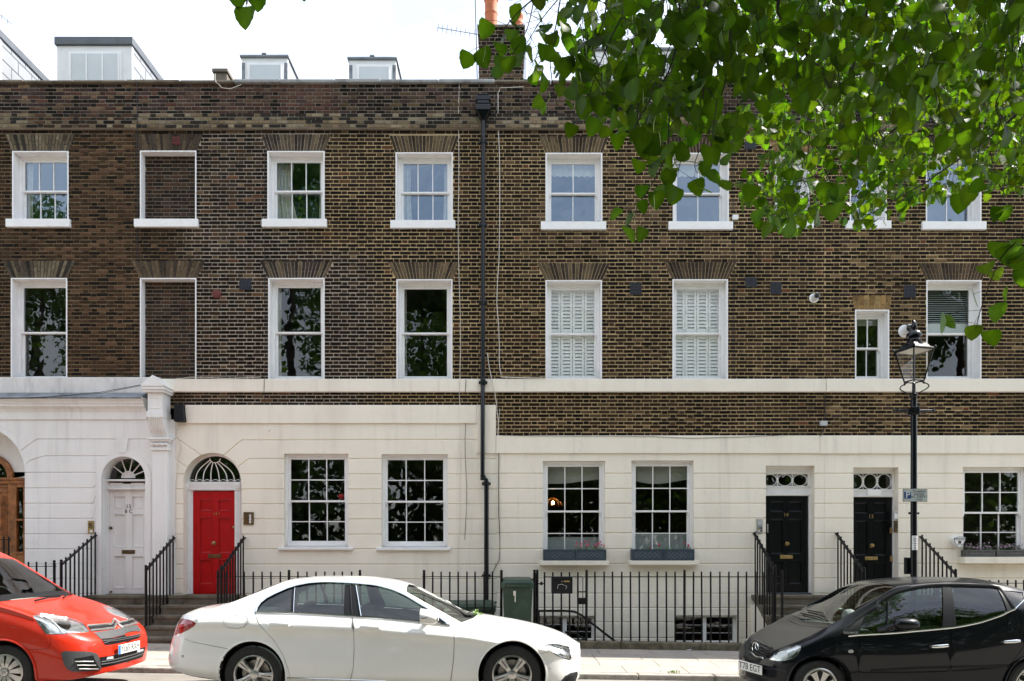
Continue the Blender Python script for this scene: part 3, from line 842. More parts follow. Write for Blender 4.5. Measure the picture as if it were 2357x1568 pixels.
# red door
def rd(px, py, y): T = (580+px/3.336)/1.3866, (1430+py/3.336)/1.3866; return wx(T[0], y), wz(T[1], y)
yd_ = YS + 0.21
A = lambda px, py: rd(px, py, yd_)
d14a = panel_door('14a', A(118, 0)[0], A(568, 0)[0], Z_TH, A(0, 460)[1], yd_, M['red'], [(A(188,0)[0], A(325,0)[0]), (A(386,0)[0], A(524,0)[0])],
                  [(A(0,1448)[1], A(0,1185)[1]), (A(0,1120)[1], A(0,735)[1]), (A(0,672)[1], A(0,545)[1])], label='red six-panel front door with brass knob and letter plate')
knob(d14a, *([A(345, 1012)[0], yd_, A(345, 1012)[1]]), M['brass'])
letter_plate(d14a, A(280,0)[0], A(422,0)[0], A(0,1172)[1], A(0,1130)[1], yd_, M['brass_dark'])
text('door_number', '14', .095, M['brass'], d14a, (A(354,0)[0], yd_-.002, A(0,703)[1]), ext=.004)
text('door_number', 'A', .055, M['brass'], d14a, (A(398,0)[0], yd_-.002, A(0,697)[1]), ext=.004)
MB().lathe([(0, -.03), (.012, -.028), (.03, -.01), (.032, 0)], (A(553,0)[0], yd_, A(0,845)[1]), 12, 'y').build('door_lock', M['brass'], d14a, smooth=True)
cas = MB(); yc = yd_ - .03
for (a, b) in ((14, 95), (568, 634)):
    cas.box(A(a,0)[0], A(b,0)[0], yc, yd_+.05, Z_TH, A(0,452)[1])
    for k in range(5):
        xx = lerp(A(a+14,0)[0], A(b-10,0)[0], k/4); cas.box(xx-.006, xx+.006, yc-.008, yc, Z_TH+.12, A(0,455)[1])
cas.box(A(95,0)[0], A(120,0)[0], yd_+.005, yd_+.05, Z_TH, A(0,452)[1])
cs = cas.build('door_casing', M['white'], house['14a'])
tr = MB().box(A(10,0)[0], A(636,0)[0], yc-.012, yd_+.05, A(0,452)[1], A(0,362)[1])
for k in range(4): tr.box(A(95,0)[0], A(566,0)[0], yc-.022, yc-.012, A(0,440-k*20)[1], A(0,430-k*20)[1])
for (a, b) in ((10, 92), (568, 634)): tr.box(A(a,0)[0], A(b,0)[0], yc-.025, yc-.012, A(0,450)[1], A(0,364)[1])
tr.build('transom', M['white'], cs, bevel=.003)
for a in (45, 603): MB().lathe([(0, -.05), (.02, -.045), (.03, -.03), (.05, -.028), (.055, -.02), (.06, 0)], (A(a,0)[0], yc-.022, A(0,402)[1]), 14, 'y').build('rosette', M['white'], cs, smooth=True)
# fanlight over the red door: umbrella bars
def fan(h, cx, zs, r, y, fr_r, name='fanlight', frame_mat=None):
    fm = frame_mat or M['white']
    m = MB(); n = 28
    for k in range(n):
        a0, a1 = math.pi*k/n, math.pi*(k+1)/n
        for ra, rb, ya in ((fr_r, r, y-.02),):
            m.add([(cx-ra*math.cos(a0), ya, zs+ra*math.sin(a0)), (cx-rb*math.cos(a0), ya, zs+rb*math.sin(a0)), (cx-rb*math.cos(a1), ya, zs+rb*math.sin(a1)), (cx-ra*math.cos(a1), ya, zs+ra*math.sin(a1)),
                   (cx-ra*math.cos(a0), ya+.05, zs+ra*math.sin(a0)), (cx-ra*math.cos(a1), ya+.05, zs+ra*math.sin(a1))], [(0,3,2,1), (0,4,5,3)])
    f = m.build(name, fm, house[h])
    g = MB(); pts = [(cx-r*math.cos(math.pi*k/n), y, zs+r*math.sin(math.pi*k/n)) for k in range(n+1)]
    g.add(pts, [tuple(range(n, -1, -1))]); g.build('pane', M['glass'], f)
    return f
cxr, zsr, rr_ = (A(75,0)[0]+A(636,0)[0])/2, A(0,362)[1], (A(636,0)[0]-A(75,0)[0])/2
f = fan('14a', cxr, zsr, .56, yd_+.01, rr_-.01)
ztop = A(0,112)[1]
hub = MB().tube([(cxr - .103*math.cos(math.pi*k/12), yd_-.005, ztop - .085*math.sin(math.pi*k/12)+.0) for k in range(13)], .011, 6).build('fan_hub', M['white'], f, smooth=True)
for k, bx in enumerate((150, 230, 312, 402, 485, 562)):
    bx_ = A(bx, 0)[0]; a = math.pi*(k+.9)/7.8; hx, hz = cxr - .105*math.cos(a)*1.02, ztop - .085*math.sin(a)
    pts = []
    for i in range(11):
        t = i/10; px_ = lerp(hx, bx_, t) + (bx_-cxr)*.42*math.sin(t*math.pi)*.55; pts.append((px_, yd_-.004, lerp(hz, zsr+.01, t)))
    MB().tube(pts, .0105, 6).build('fan_bar', M['white'], f, smooth=True)
for k in range(7):
    xs_ = [A(v,0)[0] for v in (78, 150, 230, 312, 402, 485, 562, 634)]
    c0, c1 = xs_[k], xs_[k+1]
    MB().tube([(lerp(c0, c1, i/8), yd_-.004, zsr+.012+.035*math.sin(math.pi*i/8)) for i in range(9)], .006, 5).build('fan_scallop', M['white'], f, smooth=True)
# white door, number 15
yw = YS + 0.24
def wd15(px, py): T = (px/2.614)/1.3866, (1200+py/2.614)/1.3866; return wx(T[0], yw), wz(T[1], yw)
B = wd15
d15 = panel_door('15', B(912,0)[0], B(1232,0)[0], Z_TH, B(0,960)[1], yw, M['white_stucco'], [(B(948,0)[0], B(1050,0)[0]), (B(1098,0)[0], B(1200,0)[0])],
                 [(B(0,1770)[1], B(0,1500)[1]), (B(0,1428)[1], B(0,1150)[1]), (B(0,1105)[1], B(0,1000)[1])], label='white six-panel front door numbered 15 BC with brass letter plate')
letter_plate(d15, B(1017,0)[0], B(1126,0)[0], B(0,1484)[1], B(0,1452)[1], yw, M['brass_dark'])
text('door_number', '15', .11, M['brass_dark'], d15, (B(1073,0)[0], yw-.002, B(0,1090)[1]), ext=.003)
text('door_number', 'B C', .10, M['brass_dark'], d15, (B(1072,0)[0], yw-.002, B(0,1130)[1]), ext=.003)
MB().lathe([(0, -.04), (.02, -.038), (.03, -.02), (.03, 0)], (B(926,0)[0], yw, B(0,1268)[1]), 12, 'y').build('door_lock', M['brass_dark'], d15, smooth=True)
MB().lathe([(0, -.03), (.016, -.028), (.022, 0)], (B(928,0)[0], yw, B(0,1800)[1]), 12, 'y').build('door_lock', M['brass_dark'], d15, smooth=True)
fr15 = MB().box(B(868,0)[0], B(912,0)[0], yw-.04, yw+.05, Z_TH, B(0,865)[1]).box(B(1232,0)[0], B(1262,0)[0], yw-.04, yw+.05, Z_TH, B(0,865)[1])
fr15.box(B(905,0)[0], B(1240,0)[0], yw-.02, yw+.05, B(0,958)[1], B(0,900)[1])
fr15.box(B(880,0)[0], B(1262,0)[0], yw-.09, yw+.05, B(0,948)[1], B(0,938)[1]).box(B(880,0)[0], B(1262,0)[0], yw-.10, yw+.05, B(0,880)[1], B(0,866)[1])
fr15.box(B(920,0)[0], B(1028,0)[0], yw-.03, yw, B(0,915)[1], B(0,893)[1]).box(B(1098,0)[0], B(1205,0)[0], yw-.03, yw, B(0,915)[1], B(0,893)[1])
fr15.build('door_casing', M['white_stucco'], house['15'], bevel=.004)
cx15, zs15 = (B(900,0)[0]+B(1245,0)[0])/2, B(0,852)[1]
f = fan('15', cx15, zs15, .43, yw+.0, .385, frame_mat=M['white_stucco'])
for a in (36, 68, 100, 128, 154):
    an = math.radians(180-a-2); MB().tube([(cx15+.11*math.cos(an), yw-.012, zs15+.11*math.sin(an)), (cx15+.40*math.cos(an), yw-.012, zs15+.40*math.sin(an))], .012, 6).build('fan_bar', M['white_stucco'], f)
for r_ in (.13, .085): MB().tube([(cx15-r_*math.cos(math.pi*k/12), yw-.012, zs15+r_*math.sin(math.pi*k/12)) for k in range(13)], .012, 6).build('fan_hub', M['white_stucco'], f, smooth=True)
MB().prism(arch_poly(cx15, .13, zs15, zs15-.001, 14), yw-.008, yw-.002).build('fan_disc', M['white_stucco'], f)
# brown double door at the left edge
yo = YS + .44
def ob(px, py): T = (px/3.406)/1.3866, (1360+py/3.406)/1.3866; return wx(T[0], yo), wz(T[1], yo)
O = ob
xr_o, zt_o = sx(57)+.12, O(0, 562)[1]
cxo = sx(-49)
dr = MB()
dr.box(O(85,0)[0], O(178,0)[0], yo, yo+.08, Z_TH, zt_o-.12).box(O(250,0)[0], xr_o, yo, yo+.08, Z_TH, zt_o-.12).box(O(178,0)[0], O(250,0)[0], yo+.002, yo+.078, Z_TH, O(0,1395)[1]).box(O(170,0)[0], O(255,0)[0], yo-.012, yo+.078, O(0,1030)[1], O(0,1010)[1])
dr.box(O(170,0)[0], O(255,0)[0], yo-.012, yo+.078, O(0,1392)[1], O(0,1366)[1]).box(O(178,0)[0], O(250,0)[0], yo+.002, yo+.078, O(0,665)[1], zt_o-.12)
dr.box(2*cxo-xr_o, xr_o, yo-.02, yo+.08, zt_o-.12, zt_o-.045).box(2*cxo-xr_o, xr_o, yo-.05, yo+.08, zt_o-.045, zt_o)
dco = dr.build('door_casing', M['wood'], house['15'], bevel=.006)
slab_pane(dco, O(178,0)[0], O(250,0)[0], Z_TH, O(0,665)[1], yo+.05, M['glass'])
dl = MB().box(2*cxo-O(85,0)[0], O(85,0)[0], yo+.03, yo+.09, Z_TH, zt_o-.12)
for a in (8, 30, 52, 72):
    dl.box(O(a,0)[0]-.012, O(a,0)[0]+.012, yo+.01, yo+.031, Z_TH+.2, O(0,760)[1])
dl.box(O(-40,0)[0], O(80,0)[0], yo+.008, yo+.031, O(0,720)[1], O(0,690)[1]).box(O(-40,0)[0], O(80,0)[0], yo+.0, yo+.031, O(0,665)[1], O(0,650)[1])
dd = dl.build('front_door', M['wood'], house['15'], bevel=.005); dd['label'] = 'brown varnished wooden front door under a round arch'
f = fan('15', O(-120,0)[0]+.02, zt_o, O(140,0)[0]-O(-120,0)[0], yo+.02, O(78,0)[0]-O(-120,0)[0], frame_mat=M['wood'])
ring('15', 'arch_moulding', O(-120,0)[0]+.02, zt_o, O(80,0)[0]-O(-120,0)[0], O(138,0)[0]-O(-120,0)[0], zt_o-.001, yo-.04, yo+.06, M['wood'])
MB().tube([(O(-20,0)[0], yo-.01, O(0,430)[1]), (O(30,0)[0], yo-.01, O(0,370)[1])], .02, 6).build('fan_bar', M['wood'], f)
# arched tympanum: the white wall the door frame is set in
tb = MB(); n = 24; R1 = sx(57)-sx(-49)+.1; R0 = O(138,0)[0]-O(-120,0)[0]; c0 = O(-120,0)[0]+.02
for k in range(n):
    a0, a1 = math.pi*k/n, math.pi*(k+1)/n
    tb.quad((c0-R0*math.cos(a0), yo+.03, zt_o+R0*math.sin(a0)), (cxo-R1*math.cos(a0), yo+.03, zt_o+.1+R1*math.sin(a0)), (cxo-R1*math.cos(a1), yo+.03, zt_o+.1+R1*math.sin(a1)), (c0-R0*math.cos(a1), yo+.03, zt_o+R0*math.sin(a1)))
tb.box(c0+R0-.01, cxo+R1, yo+.03, yo+.06, zt_o-.01, zt_o+.12)
tb.build('tympanum', M['white_stucco'], house['15'])
# black doors 14 and 13
def black_door(h, op, x0p, x1p, ztp, K, num, lockside, label):
    y = YS + .22
    P = lambda px, py: (wx(K(px, py)[0], y), wz(K(px, py)[1], y))
    X0, X1, ZT = op[0][0]-.01, P(x1p, 0)[0], P(0, ztp)[1]
    return y, P, X0, X1, ZT
def mkdoor(h, K, op, c, r, xr, zt, num, numxy, kn, lp, fl, fr_, label):
    y = YS + .22
    P = lambda px, py: (wx(K(px, py)[0], y), wz(K(px, py)[1], y))
    x0 = op[0][0] + .004
    d = panel_door(h, x0, P(xr,0)[0], Z_TH+.03, P(0,zt)[1], y, M['black_door'], [(P(a,0)[0], P(b,0)[0]) for a, b in c], [(max(P(0,b)[1], Z_TH+.12), P(0,a)[1]) for a, b in r], label=label)
    text('door_number', num, .105, M['brass'], d, (P(*numxy)[0], y-.002, P(*numxy)[1]), ext=.004)
    knob(d, P(*kn)[0], y, P(*kn)[1], M['brass'])
    letter_plate(d, P(lp[0],0)[0], P(lp[1],0)[0], P(0,lp[3])[1], P(0,lp[2])[1], y, M['brass'])
    xo = op[1][0]
    cs = MB().box(P(xr,0)[0], xo+.004, y-.05, y+.06, Z_TH, P(0,zt)[1])
    cs.box(x0-.004, xo+.004, y-.04, y+.06, P(0,zt)[1], P(0,fr_)[1])
    cs.box(x0-.004, xo+.004, y-.065, y+.06, P(0,zt-4)[1], P(0,zt-10)[1]).box(x0-.004, xo+.004, y-.065, y+.06, P(0,fr_+8)[1], P(0,fr_)[1])
    n = 34
    for k in range(n):
        xx = lerp(x0+.02, P(xr,0)[0]-.01, k/(n-1)); cs.box(xx-.006, xx+.006, y-.05, y-.04, P(0,zt-14)[1], P(0,fr_+12)[1])
    zf0, zf1 = P(0,fr_)[1], P(0,fl)[1]
    cs.box(P(xr,0)[0]-.02, xo+.004, y-.045, y+.06, zf0, op[2][1]+.004).box(x0-.004, P(xr,0)[0]-.02, y-.045, y+.06, zf1, op[2][1]+.004)
    C = cs.build('door_casing', M['white'], house[h], bevel=.003)
    MB().box(x0-.004, xo, y-.08, y+.06, Z_TH-.03, Z_TH+.028).build('threshold', M['lead_dark'], C, bevel=.006)
    slab_pane(C, x0, P(xr,0)[0]-.02, zf0, zf1, y+.02, M['glass'])
    w = (P(xr,0)[0]-.02-x0)/3; zc_ = (zf0+zf1)/2; hh = (zf1-zf0)/2
    for k in range(3):
        cx = x0 + w*(k+.5)
        MB().tube([(cx+(w*.47)*math.cos(2*math.pi*i/28), y-.005, zc_+hh*.96*math.sin(2*math.pi*i/28)) for i in range(28)], .0085, 6, closed=True).build('fan_ring', M['white'], C, smooth=True)
        if k < 2:
            xx = x0 + w*(k+1)
            b = MB().tube([(xx, y-.005, zf0), (xx, y-.005, zf1)], .008, 6)
            b.lathe([(0, -.03), (.018, -.02), (.026, 0), (.018, .02), (0, .03)], (xx, y-.008, zc_), 8)
            for sgn in (-1, 1):
                for s2 in (-1, 1): b.tube([(xx, y-.005, zc_+s2*.07), (xx+sgn*.03, y-.005, zc_+s2*.10), (xx+sgn*.05, y-.005, zc_+s2*.125)], .005, 5)
            b.build('fan_bar', M['white'], C, smooth=True)
    return d, y, P
K14 = lambda px, py: ((2420+px/3.267)/1.3866, (1440+py/3.267)/1.3866)
d14, y14, P14 = mkdoor('14', K14, Dr14, [(122,258), (313,452)], [(1140,1388), (705,1075), (520,635)], 517, 467, '14', (286,664), (295,965), (222,355,1083,1122), 240, 365, 'black six-panel front door with brass number 14')
K13 = lambda px, py: ((2300+px/2.4374)/1.3866, (1300+py/2.4374)/1.3866)
d13, y13, P13 = mkdoor('13', K13, Dr13, [(1045,1142), (1190,1285)], [(1205,1410), (880,1155), (740,828)], 1331, 699, '13', (1166,850), (1171,1076), (1119,1217,1162,1188), 517, 640, 'black six-panel front door with brass number 13')
MB().box(P13(1128,0)[0], P13(1232,0)[0], y13-.075, y13-.03, P13(0,690)[1], P13(0,640)[1]).build('tablet', M['white'], d13, bevel=.004)
for (px, py) in ((1320, 958), (1322, 1178)):
    MB().box(P13(px-11,0)[0], P13(px+9,0)[0], y13-.03, y13, P13(0,py+22)[1], P13(0,py-22)[1]).build('door_lock', M['brass'], d13, bevel=.008)
MB().box(P14(84,0)[0], P14(96,0)[0], y14-.03, y14, P14(0,850)[1], P14(0,760)[1]).build('door_lock', M['steel'], d14, bevel=.004)

# ---------------------------------------------------------------- rooms behind the glass
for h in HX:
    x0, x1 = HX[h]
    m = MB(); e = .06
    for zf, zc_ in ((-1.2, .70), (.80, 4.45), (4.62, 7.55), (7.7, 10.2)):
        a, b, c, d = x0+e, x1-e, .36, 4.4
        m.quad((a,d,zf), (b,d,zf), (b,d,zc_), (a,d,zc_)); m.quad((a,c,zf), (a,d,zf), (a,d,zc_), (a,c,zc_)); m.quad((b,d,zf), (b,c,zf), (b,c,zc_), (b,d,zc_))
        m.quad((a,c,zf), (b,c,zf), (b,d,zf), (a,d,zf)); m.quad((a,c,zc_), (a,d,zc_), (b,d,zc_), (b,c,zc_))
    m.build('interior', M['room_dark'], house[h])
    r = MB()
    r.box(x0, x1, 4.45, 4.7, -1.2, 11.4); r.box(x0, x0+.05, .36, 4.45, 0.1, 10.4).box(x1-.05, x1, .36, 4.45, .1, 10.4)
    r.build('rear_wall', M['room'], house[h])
    rf = MB(); rf.add([(x0, .45, 10.45), (x1, .45, 10.45), (x1, 2.2, 11.75), (x0, 2.2, 11.75), (x1, 4.7, 11.4), (x0, 4.7, 11.4), (x0, .3, 10.45), (x1, .3, 10.45)], [(0,1,2,3), (3,2,4,5), (6,7,1,0)])
    rf.build('roof', M['slate'], house[h])
# ================================================================ ground
def pave_z(x, y): return .043 - .0145*x + (y+1.45)*.018
def road_z(x, y):
    c = abs(y+7.5); return -.085 - .0145*x + .055*(1-min(1, (c/3.6)**2))
KY = -3.97
def sheet(name, x0, x1, y0, y1, fn, mat, nx=24, ny=6):
    m = MB()
    for j in range(ny+1):
        for i in range(nx+1):
            x, y = lerp(x0, x1, i/nx), lerp(y0, y1, j/ny); m.v.append((x, y, fn(x, y)))
    for j in range(ny):
        for i in range(nx):
            a = j*(nx+1)+i; m.f.append((a, a+1, a+nx+2, a+nx+1))
    return tag(m.build(name, mat, None), kind='structure')
def rz(x, y): return road_z(max(-14, min(14, x)), y) - (.0)
road = sheet('road', -60, 60, -11.2, KY+.02, rz, M['asphalt'], 60, 16)
far_ground = sheet('ground', -300, 300, -300, 300, lambda x, y: -1.6, M['asphalt'], 4, 4)
pavement = sheet('pavement', -30, 30, KY-.0+.15, -1.42, lambda x, y: pave_z(x, y)-.02, M['joint'], 30, 2)
RS = random.Random(3)
rows = [(-1.46, -2.02), (-2.02, -2.62), (-2.62, -3.22), (-3.22, KY+.16)]
for ri, (ya, yb) in enumerate(rows):
    x = -9.6 + .31*ri
    while x < 9.6:
        L = RS.choice([.61, .76, .91, .91]); x2 = x+L
        g = .004; m = MB(); t = RS.uniform(-.003, .003)
        c = [(x+g, yb+g), (x2-g, yb+g), (x2-g, ya-g), (x+g, ya-g)]
        m.add([(a, b, pave_z(a, b)+t) for a, b in c] + [(a, b, pave_z(a, b)-.05) for a, b in c], [(0,1,2,3), (0,4,5,1), (1,5,6,2), (2,6,7,3), (3,7,4,0)])
        m.build('paving_slab', M['slab' if RS.random() < .6 else 'slab2'], pavement, bevel=.004)
        x = x2
kerb = thing('kerb', (0, KY, 0), None, None); kerb['kind'] = 'structure'
x = -14.0
while x < 14:
    L = RS.uniform(.8, 1.15); x2 = x+L; m = MB()
    ya, yb = KY+.155, KY+RS.uniform(-.008, .008)
    c = [(x+.004, yb), (x2-.004, yb), (x2-.004, ya), (x+.004, ya)]
    m.add([(a, b, pave_z(a, b)-.002) for a, b in c] + [(a, b, pave_z(a, b)-.3) for a, b in c], [(0,1,2,3), (0,4,5,1), (1,5,6,2), (2,6,7,3), (3,7,4,0)])
    m.build('kerb_stone', M['kerb'], kerb, bevel=.018)
    x = x2
# light wells in front of the basements
area = MB().box(-13, 13, -1.4, -.0, Z_AREA-.2, Z_AREA).build('area_floor', M['step'], None); tag(area, kind='structure')
# far pavement and the square's garden ground behind the camera
fp = sheet('far_pavement', -60, 60, -16.5, -11.2, lambda x, y: .02-.0145*max(-14, min(14, x)), M['slab'], 40, 2)
M['soil'] = pm('garden_lawn', (0.05, 0.085, 0.025), 0.95, var=0.4, scale=3)
lawn = sheet('lawn', -60, 60, -70, -16.5, lambda x, y: .05, M['soil'], 10, 6)
# ================================================================ steps, railings and everything fixed to the fronts
YR = -1.30
def steps(x0, x1, label, cheek=True):
    t = thing('stone_steps', ((x0+x1)/2, -1.0, 0.1), label, 'steps', 'front door steps')
    lv = [(-.36, .905), (-.66, .735), (-.96, .567), (-1.26, .400), (-1.56, .232)]
    for k, (yf, z) in enumerate(lv):
        yb = .18 if k == 0 else lv[k-1][0] + .02
        m = MB(); n = 10
        z0 = pave_z(x1, yf) - .1 if k == 4 else lv[k+1][1] - .002
        for i in range(n+1):
            x = lerp(x0, x1, i/n); w = .012*math.sin(math.pi*i/n)*(1 if k else .5)
            m.v += [(x, yf-.02, z-w), (x, yb, z-w*.4), (x, yf-.02, z-.05-w*.3), (x, yf, z-.052), (x, yf, z0)]
        for i in range(n):
            a = i*5; b = a+5
            m.f += [(a, b, b+1, a+1), (a+2, b+2, b, a), (a+3, b+3, b+2, a+2), (a+4, b+4, b+3, a+3)]
        m.f += [(0, 1, 4, 3, 2), (n*5+2, n*5+3, n*5+4, n*5+1, n*5)]
        m.build('step', M['step'], t)
    for xx in (x0, x1):
        m = MB()
        sgn = 1 if xx == x0 else -1
        m.prism_x([(-.36, .71), (-.02, .71), (-.02, Z_AREA), (-1.38, Z_AREA), (-1.38, .09)], min(xx, xx+sgn*.1), max(xx, xx+sgn*.1))
        m.build('cheek_wall', M['cream'] if x0 > -7 else M['white_stucco'], t)
    return t
steps(-8.16, -6.60, 'worn stone steps up to the white front door')
steps(-6.555, -5.17, 'worn stone steps up to the red front door')
steps(4.66, 6.29, 'mossy stone steps up to the black door numbered 14')
steps(6.36, 8.02, 'stone steps up to the black door numbered 13, hidden by the black car')
_bars = {}
def bar_mesh(r, h):
    k = (round(r, 4), round(h, 3))
    if k not in _bars:
        m = MB(); s = r
        m.lathe([(0, 0), (s, 0), (s, h-.05), (s*.78, h-.048), (s*.78, h-.04), (s*1.08, h-.036), (s*1.08, h-.018), (s*.3, h), (0, h+.001)], (0, 0, 0), 8)
        me = m.mesh('bar'); me.materials.append(M['iron']); me.shade_smooth(); me.set_sharp_from_angle(angle=math.radians(40)); _bars[k] = me
    return _bars[k]
def railing(xs, label, ztip=1.385, zrail=1.292, y=YR, thick=(), base=None):
    t = thing('railing', ((xs[0]+xs[-1])/2, y, .1), label, 'railing', 'area railings')
    MB().box(xs[0]-.03, xs[-1]+.03, y-.02, y+.02, zrail-.006, zrail+.006).build('rail', M['iron'], t)
    for i, x in enumerate(xs):
        th = i in thick
        zb = base if base is not None else plinth_z(x)-.01
        jx = RS.uniform(-.004, .004)
        o = inst('post' if th else 'bar', bar_mesh(.024 if th else .0152, (ztip+.03 if th else ztip)-zb), t, (x+jx, y, zb))
        o.rotation_euler = (RS.uniform(-.006, .006), RS.uniform(-.006, .006), RS.random()*3)
    return t
def plinth_z(x): return pave_z(x, -1.42) + .125
def plinth(x0, x1, label):
    t = thing('stone_plinth', ((x0+x1)/2, YR, pave_z(x0, -1.4)), label, 'kerb stone', 'railing plinths')
    x = x0
    while x < x1-.05:
        x2 = min(x1, x+RS.uniform(1.1, 1.7)); m = MB()
        ya, yb = YR-.12, YR+.1
        m.add([(a, b, plinth_z(a)) for a, b in ((x+.002, ya), (x2-.002, ya), (x2-.002, yb), (x+.002, yb))] + [(a, b, pave_z(a, -1.4)-.9) for a, b in ((x+.002, ya), (x2-.002, ya), (x2-.002, yb), (x+.002, yb))], [(0,1,2,3), (0,4,5,1), (1,5,6,2), (2,6,7,3), (3,7,4,0)])
        m.build('plinth_block', M['plinth'], t, bevel=.02)
        x = x2
rx = lambda d: wx(d, YR)
def span(a, b, n): return [lerp(rx(a), rx(b), k/n) for k in range(n+1)]
plinth(-10.5, -8.2, 'mossy stone plinth under the railing left of the white door')
plinth(-5.15, rx(1158), 'stone plinth under the railing behind the white car')
plinth(rx(1226), 4.62, 'mossy stone plinth under the long railing beside the gate')
plinth(8.05, 11.5, 'stone plinth under the railing behind the black car')
railing([rx(126) - .159*k for k in range(14)][::-1], 'black iron railing behind the red car', ztip=1.56, zrail=1.475, thick=(13,))
railing(span(501, 829.4, 16), 'black iron railing behind the white car beside the red door steps', thick=(0, 8, 16))
railing(span(975.5, 1153, 9), 'short black iron railing in front of the downpipe', thick=(0, 9))
railing(span(1348.5, 1800, 22), 'long black iron railing in front of the flower box windows', thick=(0, 11, 22))
railing([rx(2197.5) + .155*k for k in range(16)], 'black iron railing behind the black car', ztip=1.235, zrail=1.175, thick=(0,))
# gate with double hanging post
g = thing('iron_gate', (rx(1290), YR, .1), 'black iron gate carrying a black letter box, beside the green bin', 'gate')
zb = pave_z(1, -1.4) + .03
for d, th in ((1229.7, 1), (1236, 1), (1253, 0), (1272, 0), (1291.5, 0), (1310.5, 0), (1329.6, 0), (1341, 2)):
    if th == 2: MB().box(rx(d)-.006, rx(d)+.006, YR-.008, YR+.008, zb+.1, 1.29).build('slam_bar', M['iron'], g)
    else: inst('post' if th else 'bar', bar_mesh(.024 if th else .0155, (1.42 if th else 1.375)-zb), g, (rx(d), YR, zb))
MB().box(rx(1253)-.02, rx(1341)+.006, YR-.02, YR+.02, 1.283, 1.296).build('rail', M['iron'], g)
MB().box(rx(1253)-.02, rx(1341)+.006, YR-.02, YR+.02, .16, .175).build('rail', M['iron'], g)
MB().box(rx(1236), rx(1253), YR-.012, YR+.012, 1.155, 1.175).box(rx(1243), rx(1248), YR-.02, YR+.02, 1.14, 1.20).build('hinge', M['iron'], g)
MB().box(rx(1331), rx(1351), YR-.035, YR+.0, .80, .915).build('lock_box', M['iron'], g, bevel=.004)
MB().box(rx(1329), rx(1348), YR-.012, YR+.012, 1.012, 1.03).build('latch', M['iron'], g)
lbx = thing('letter_box', (rx(1292), YR-.03, .97), 'black metal letter box with torn sticker hung on the gate', 'letter box')
MB().box(rx(1268), rx(1316), YR-.14, YR-.026, wz(1366.5, YR-.1), wz(1327, YR-.1)).build('box', M['black_plastic'], lbx, bevel=.008)
MB().box(rx(1271), rx(1313), YR-.146, YR-.14, wz(1335, YR-.1), wz(1332.5, YR-.1)).build('flap', M['iron_gloss'], lbx)
MB().box(rx(1296), rx(1309), YR-.145, YR-.138, wz(1339.5, YR-.1), wz(1336, YR-.1)).build('name_plate', M['brass'], lbx)
MB().lathe([(0, -.012), (.008, -.01), (.01, 0)], (rx(1292), YR-.14, wz(1338, YR-.1)), 10, 'y').build('lock', M['steel'], lbx)
st = MB()
for (a, b, c, d) in ((1281.5,1355,1283,1346), (1283,1346,1292,1344.5), (1298,1347,1303,1350), (1303,1350,1300,1356), (1292,1344.5,1296,1347)):
    st.tube([(rx(a), YR-.1415, wz(b, YR-.14)), (rx(c), YR-.1415, wz(d, YR-.14))], .004, 4, flat=(.3, 1))
st.build('torn_sticker', M['grey_plastic'], lbx)
# handrail of the area stair behind the gate
hr = thing('handrail', (rx(1300), -.95, -.6), 'black tube handrail going down behind the gate', 'handrail')
yh = -.95
P_ = lambda d, e: (wx(d, yh), yh, wz(e, yh))
MB().tube([P_(1228, 1406), P_(1300, 1406), P_(1322, 1408), P_(1338, 1416), P_(1420, 1480), P_(1440, 1496)], .022, 10).build('rail', M['iron_gloss'], hr, smooth=True)
MB().tube([P_(1300, 1455), P_(1322, 1457), P_(1345, 1472), P_(1360, 1485), P_(1375, 1496)], .02, 10).build('rail', M['iron_gloss'], hr, smooth=True)
for d in (1240, 1430): MB().tube([P_(d, 1406 if d < 1300 else 1489), (wx(d, yh), yh, Z_AREA)], .016, 8).build('post', M['iron_gloss'], hr)

def stair_rail(x, ztop, zbot, ytop, ybot, n, label, flatx=0.0, topbar=False):
    t = thing('stair_railing', (x, ybot, .1), label, 'railing', 'stair railings')
    dx = lambda y: x
    sl = (ztop-zbot)/(ytop-ybot)
    e0, e1 = ytop+.10, ybot
    m = MB()
    m.prism_x([(e0, ztop+sl*.10-.008), (e0, ztop+sl*.10+.008), (e1, zbot+.008), (e1, zbot-.008)], x-.028, x+.028)
    m.build('handrail', M['iron'], t)
    lv = [(-.36, .905), (-.66, .735), (-.96, .567), (-1.26, .400), (-1.56, .232)]
    for k in range(n):
        y = lerp(ytop, ybot, k/(n-1)); z = lerp(ztop, zbot, k/(n-1))
        zb = .232
        for (yf, zz) in lv:
            if y > yf: zb = zz; break
        th = k == n-1
        inst('post' if th else 'bar', bar_mesh(.025 if th else .0155, z + (.10 if th else .075) - zb + .02), t, (x, y, zb-.02))
    return t
stair_rail(-8.10, 2.05, 1.50, -.10, -1.20, 9, 'black stair railing on the left of the white door steps')
stair_rail(-6.577, 1.985, 1.40, -.12, -1.20, 9, 'black stair railing between the white door and red door steps')
stair_rail(-5.215, 1.985, 1.40, -.12, -1.22, 9, 'black stair railing on the right of the red door steps')
stair_rail(4.72, 2.06, 1.40, -.12, -1.22, 9, 'black stair railing on the left of the steps to black door 14')
stair_rail(6.325, 2.05, 1.36, -.12, -1.22, 9, 'black stair railing between black doors 14 and 13')
stair_rail(7.96, 2.0, 1.33, -.12, -1.22, 9, 'black stair railing right of black door 13 behind the lamp post')
t = thing('stair_railing', (wx(8), -.9, .2), 'black railing in front of the brown wooden door', 'railing', 'stair railings')
for d in (-6, 9, 20): inst('bar', bar_mesh(.016, 1.15), t, (wx(d, -.5), -.5, .88))
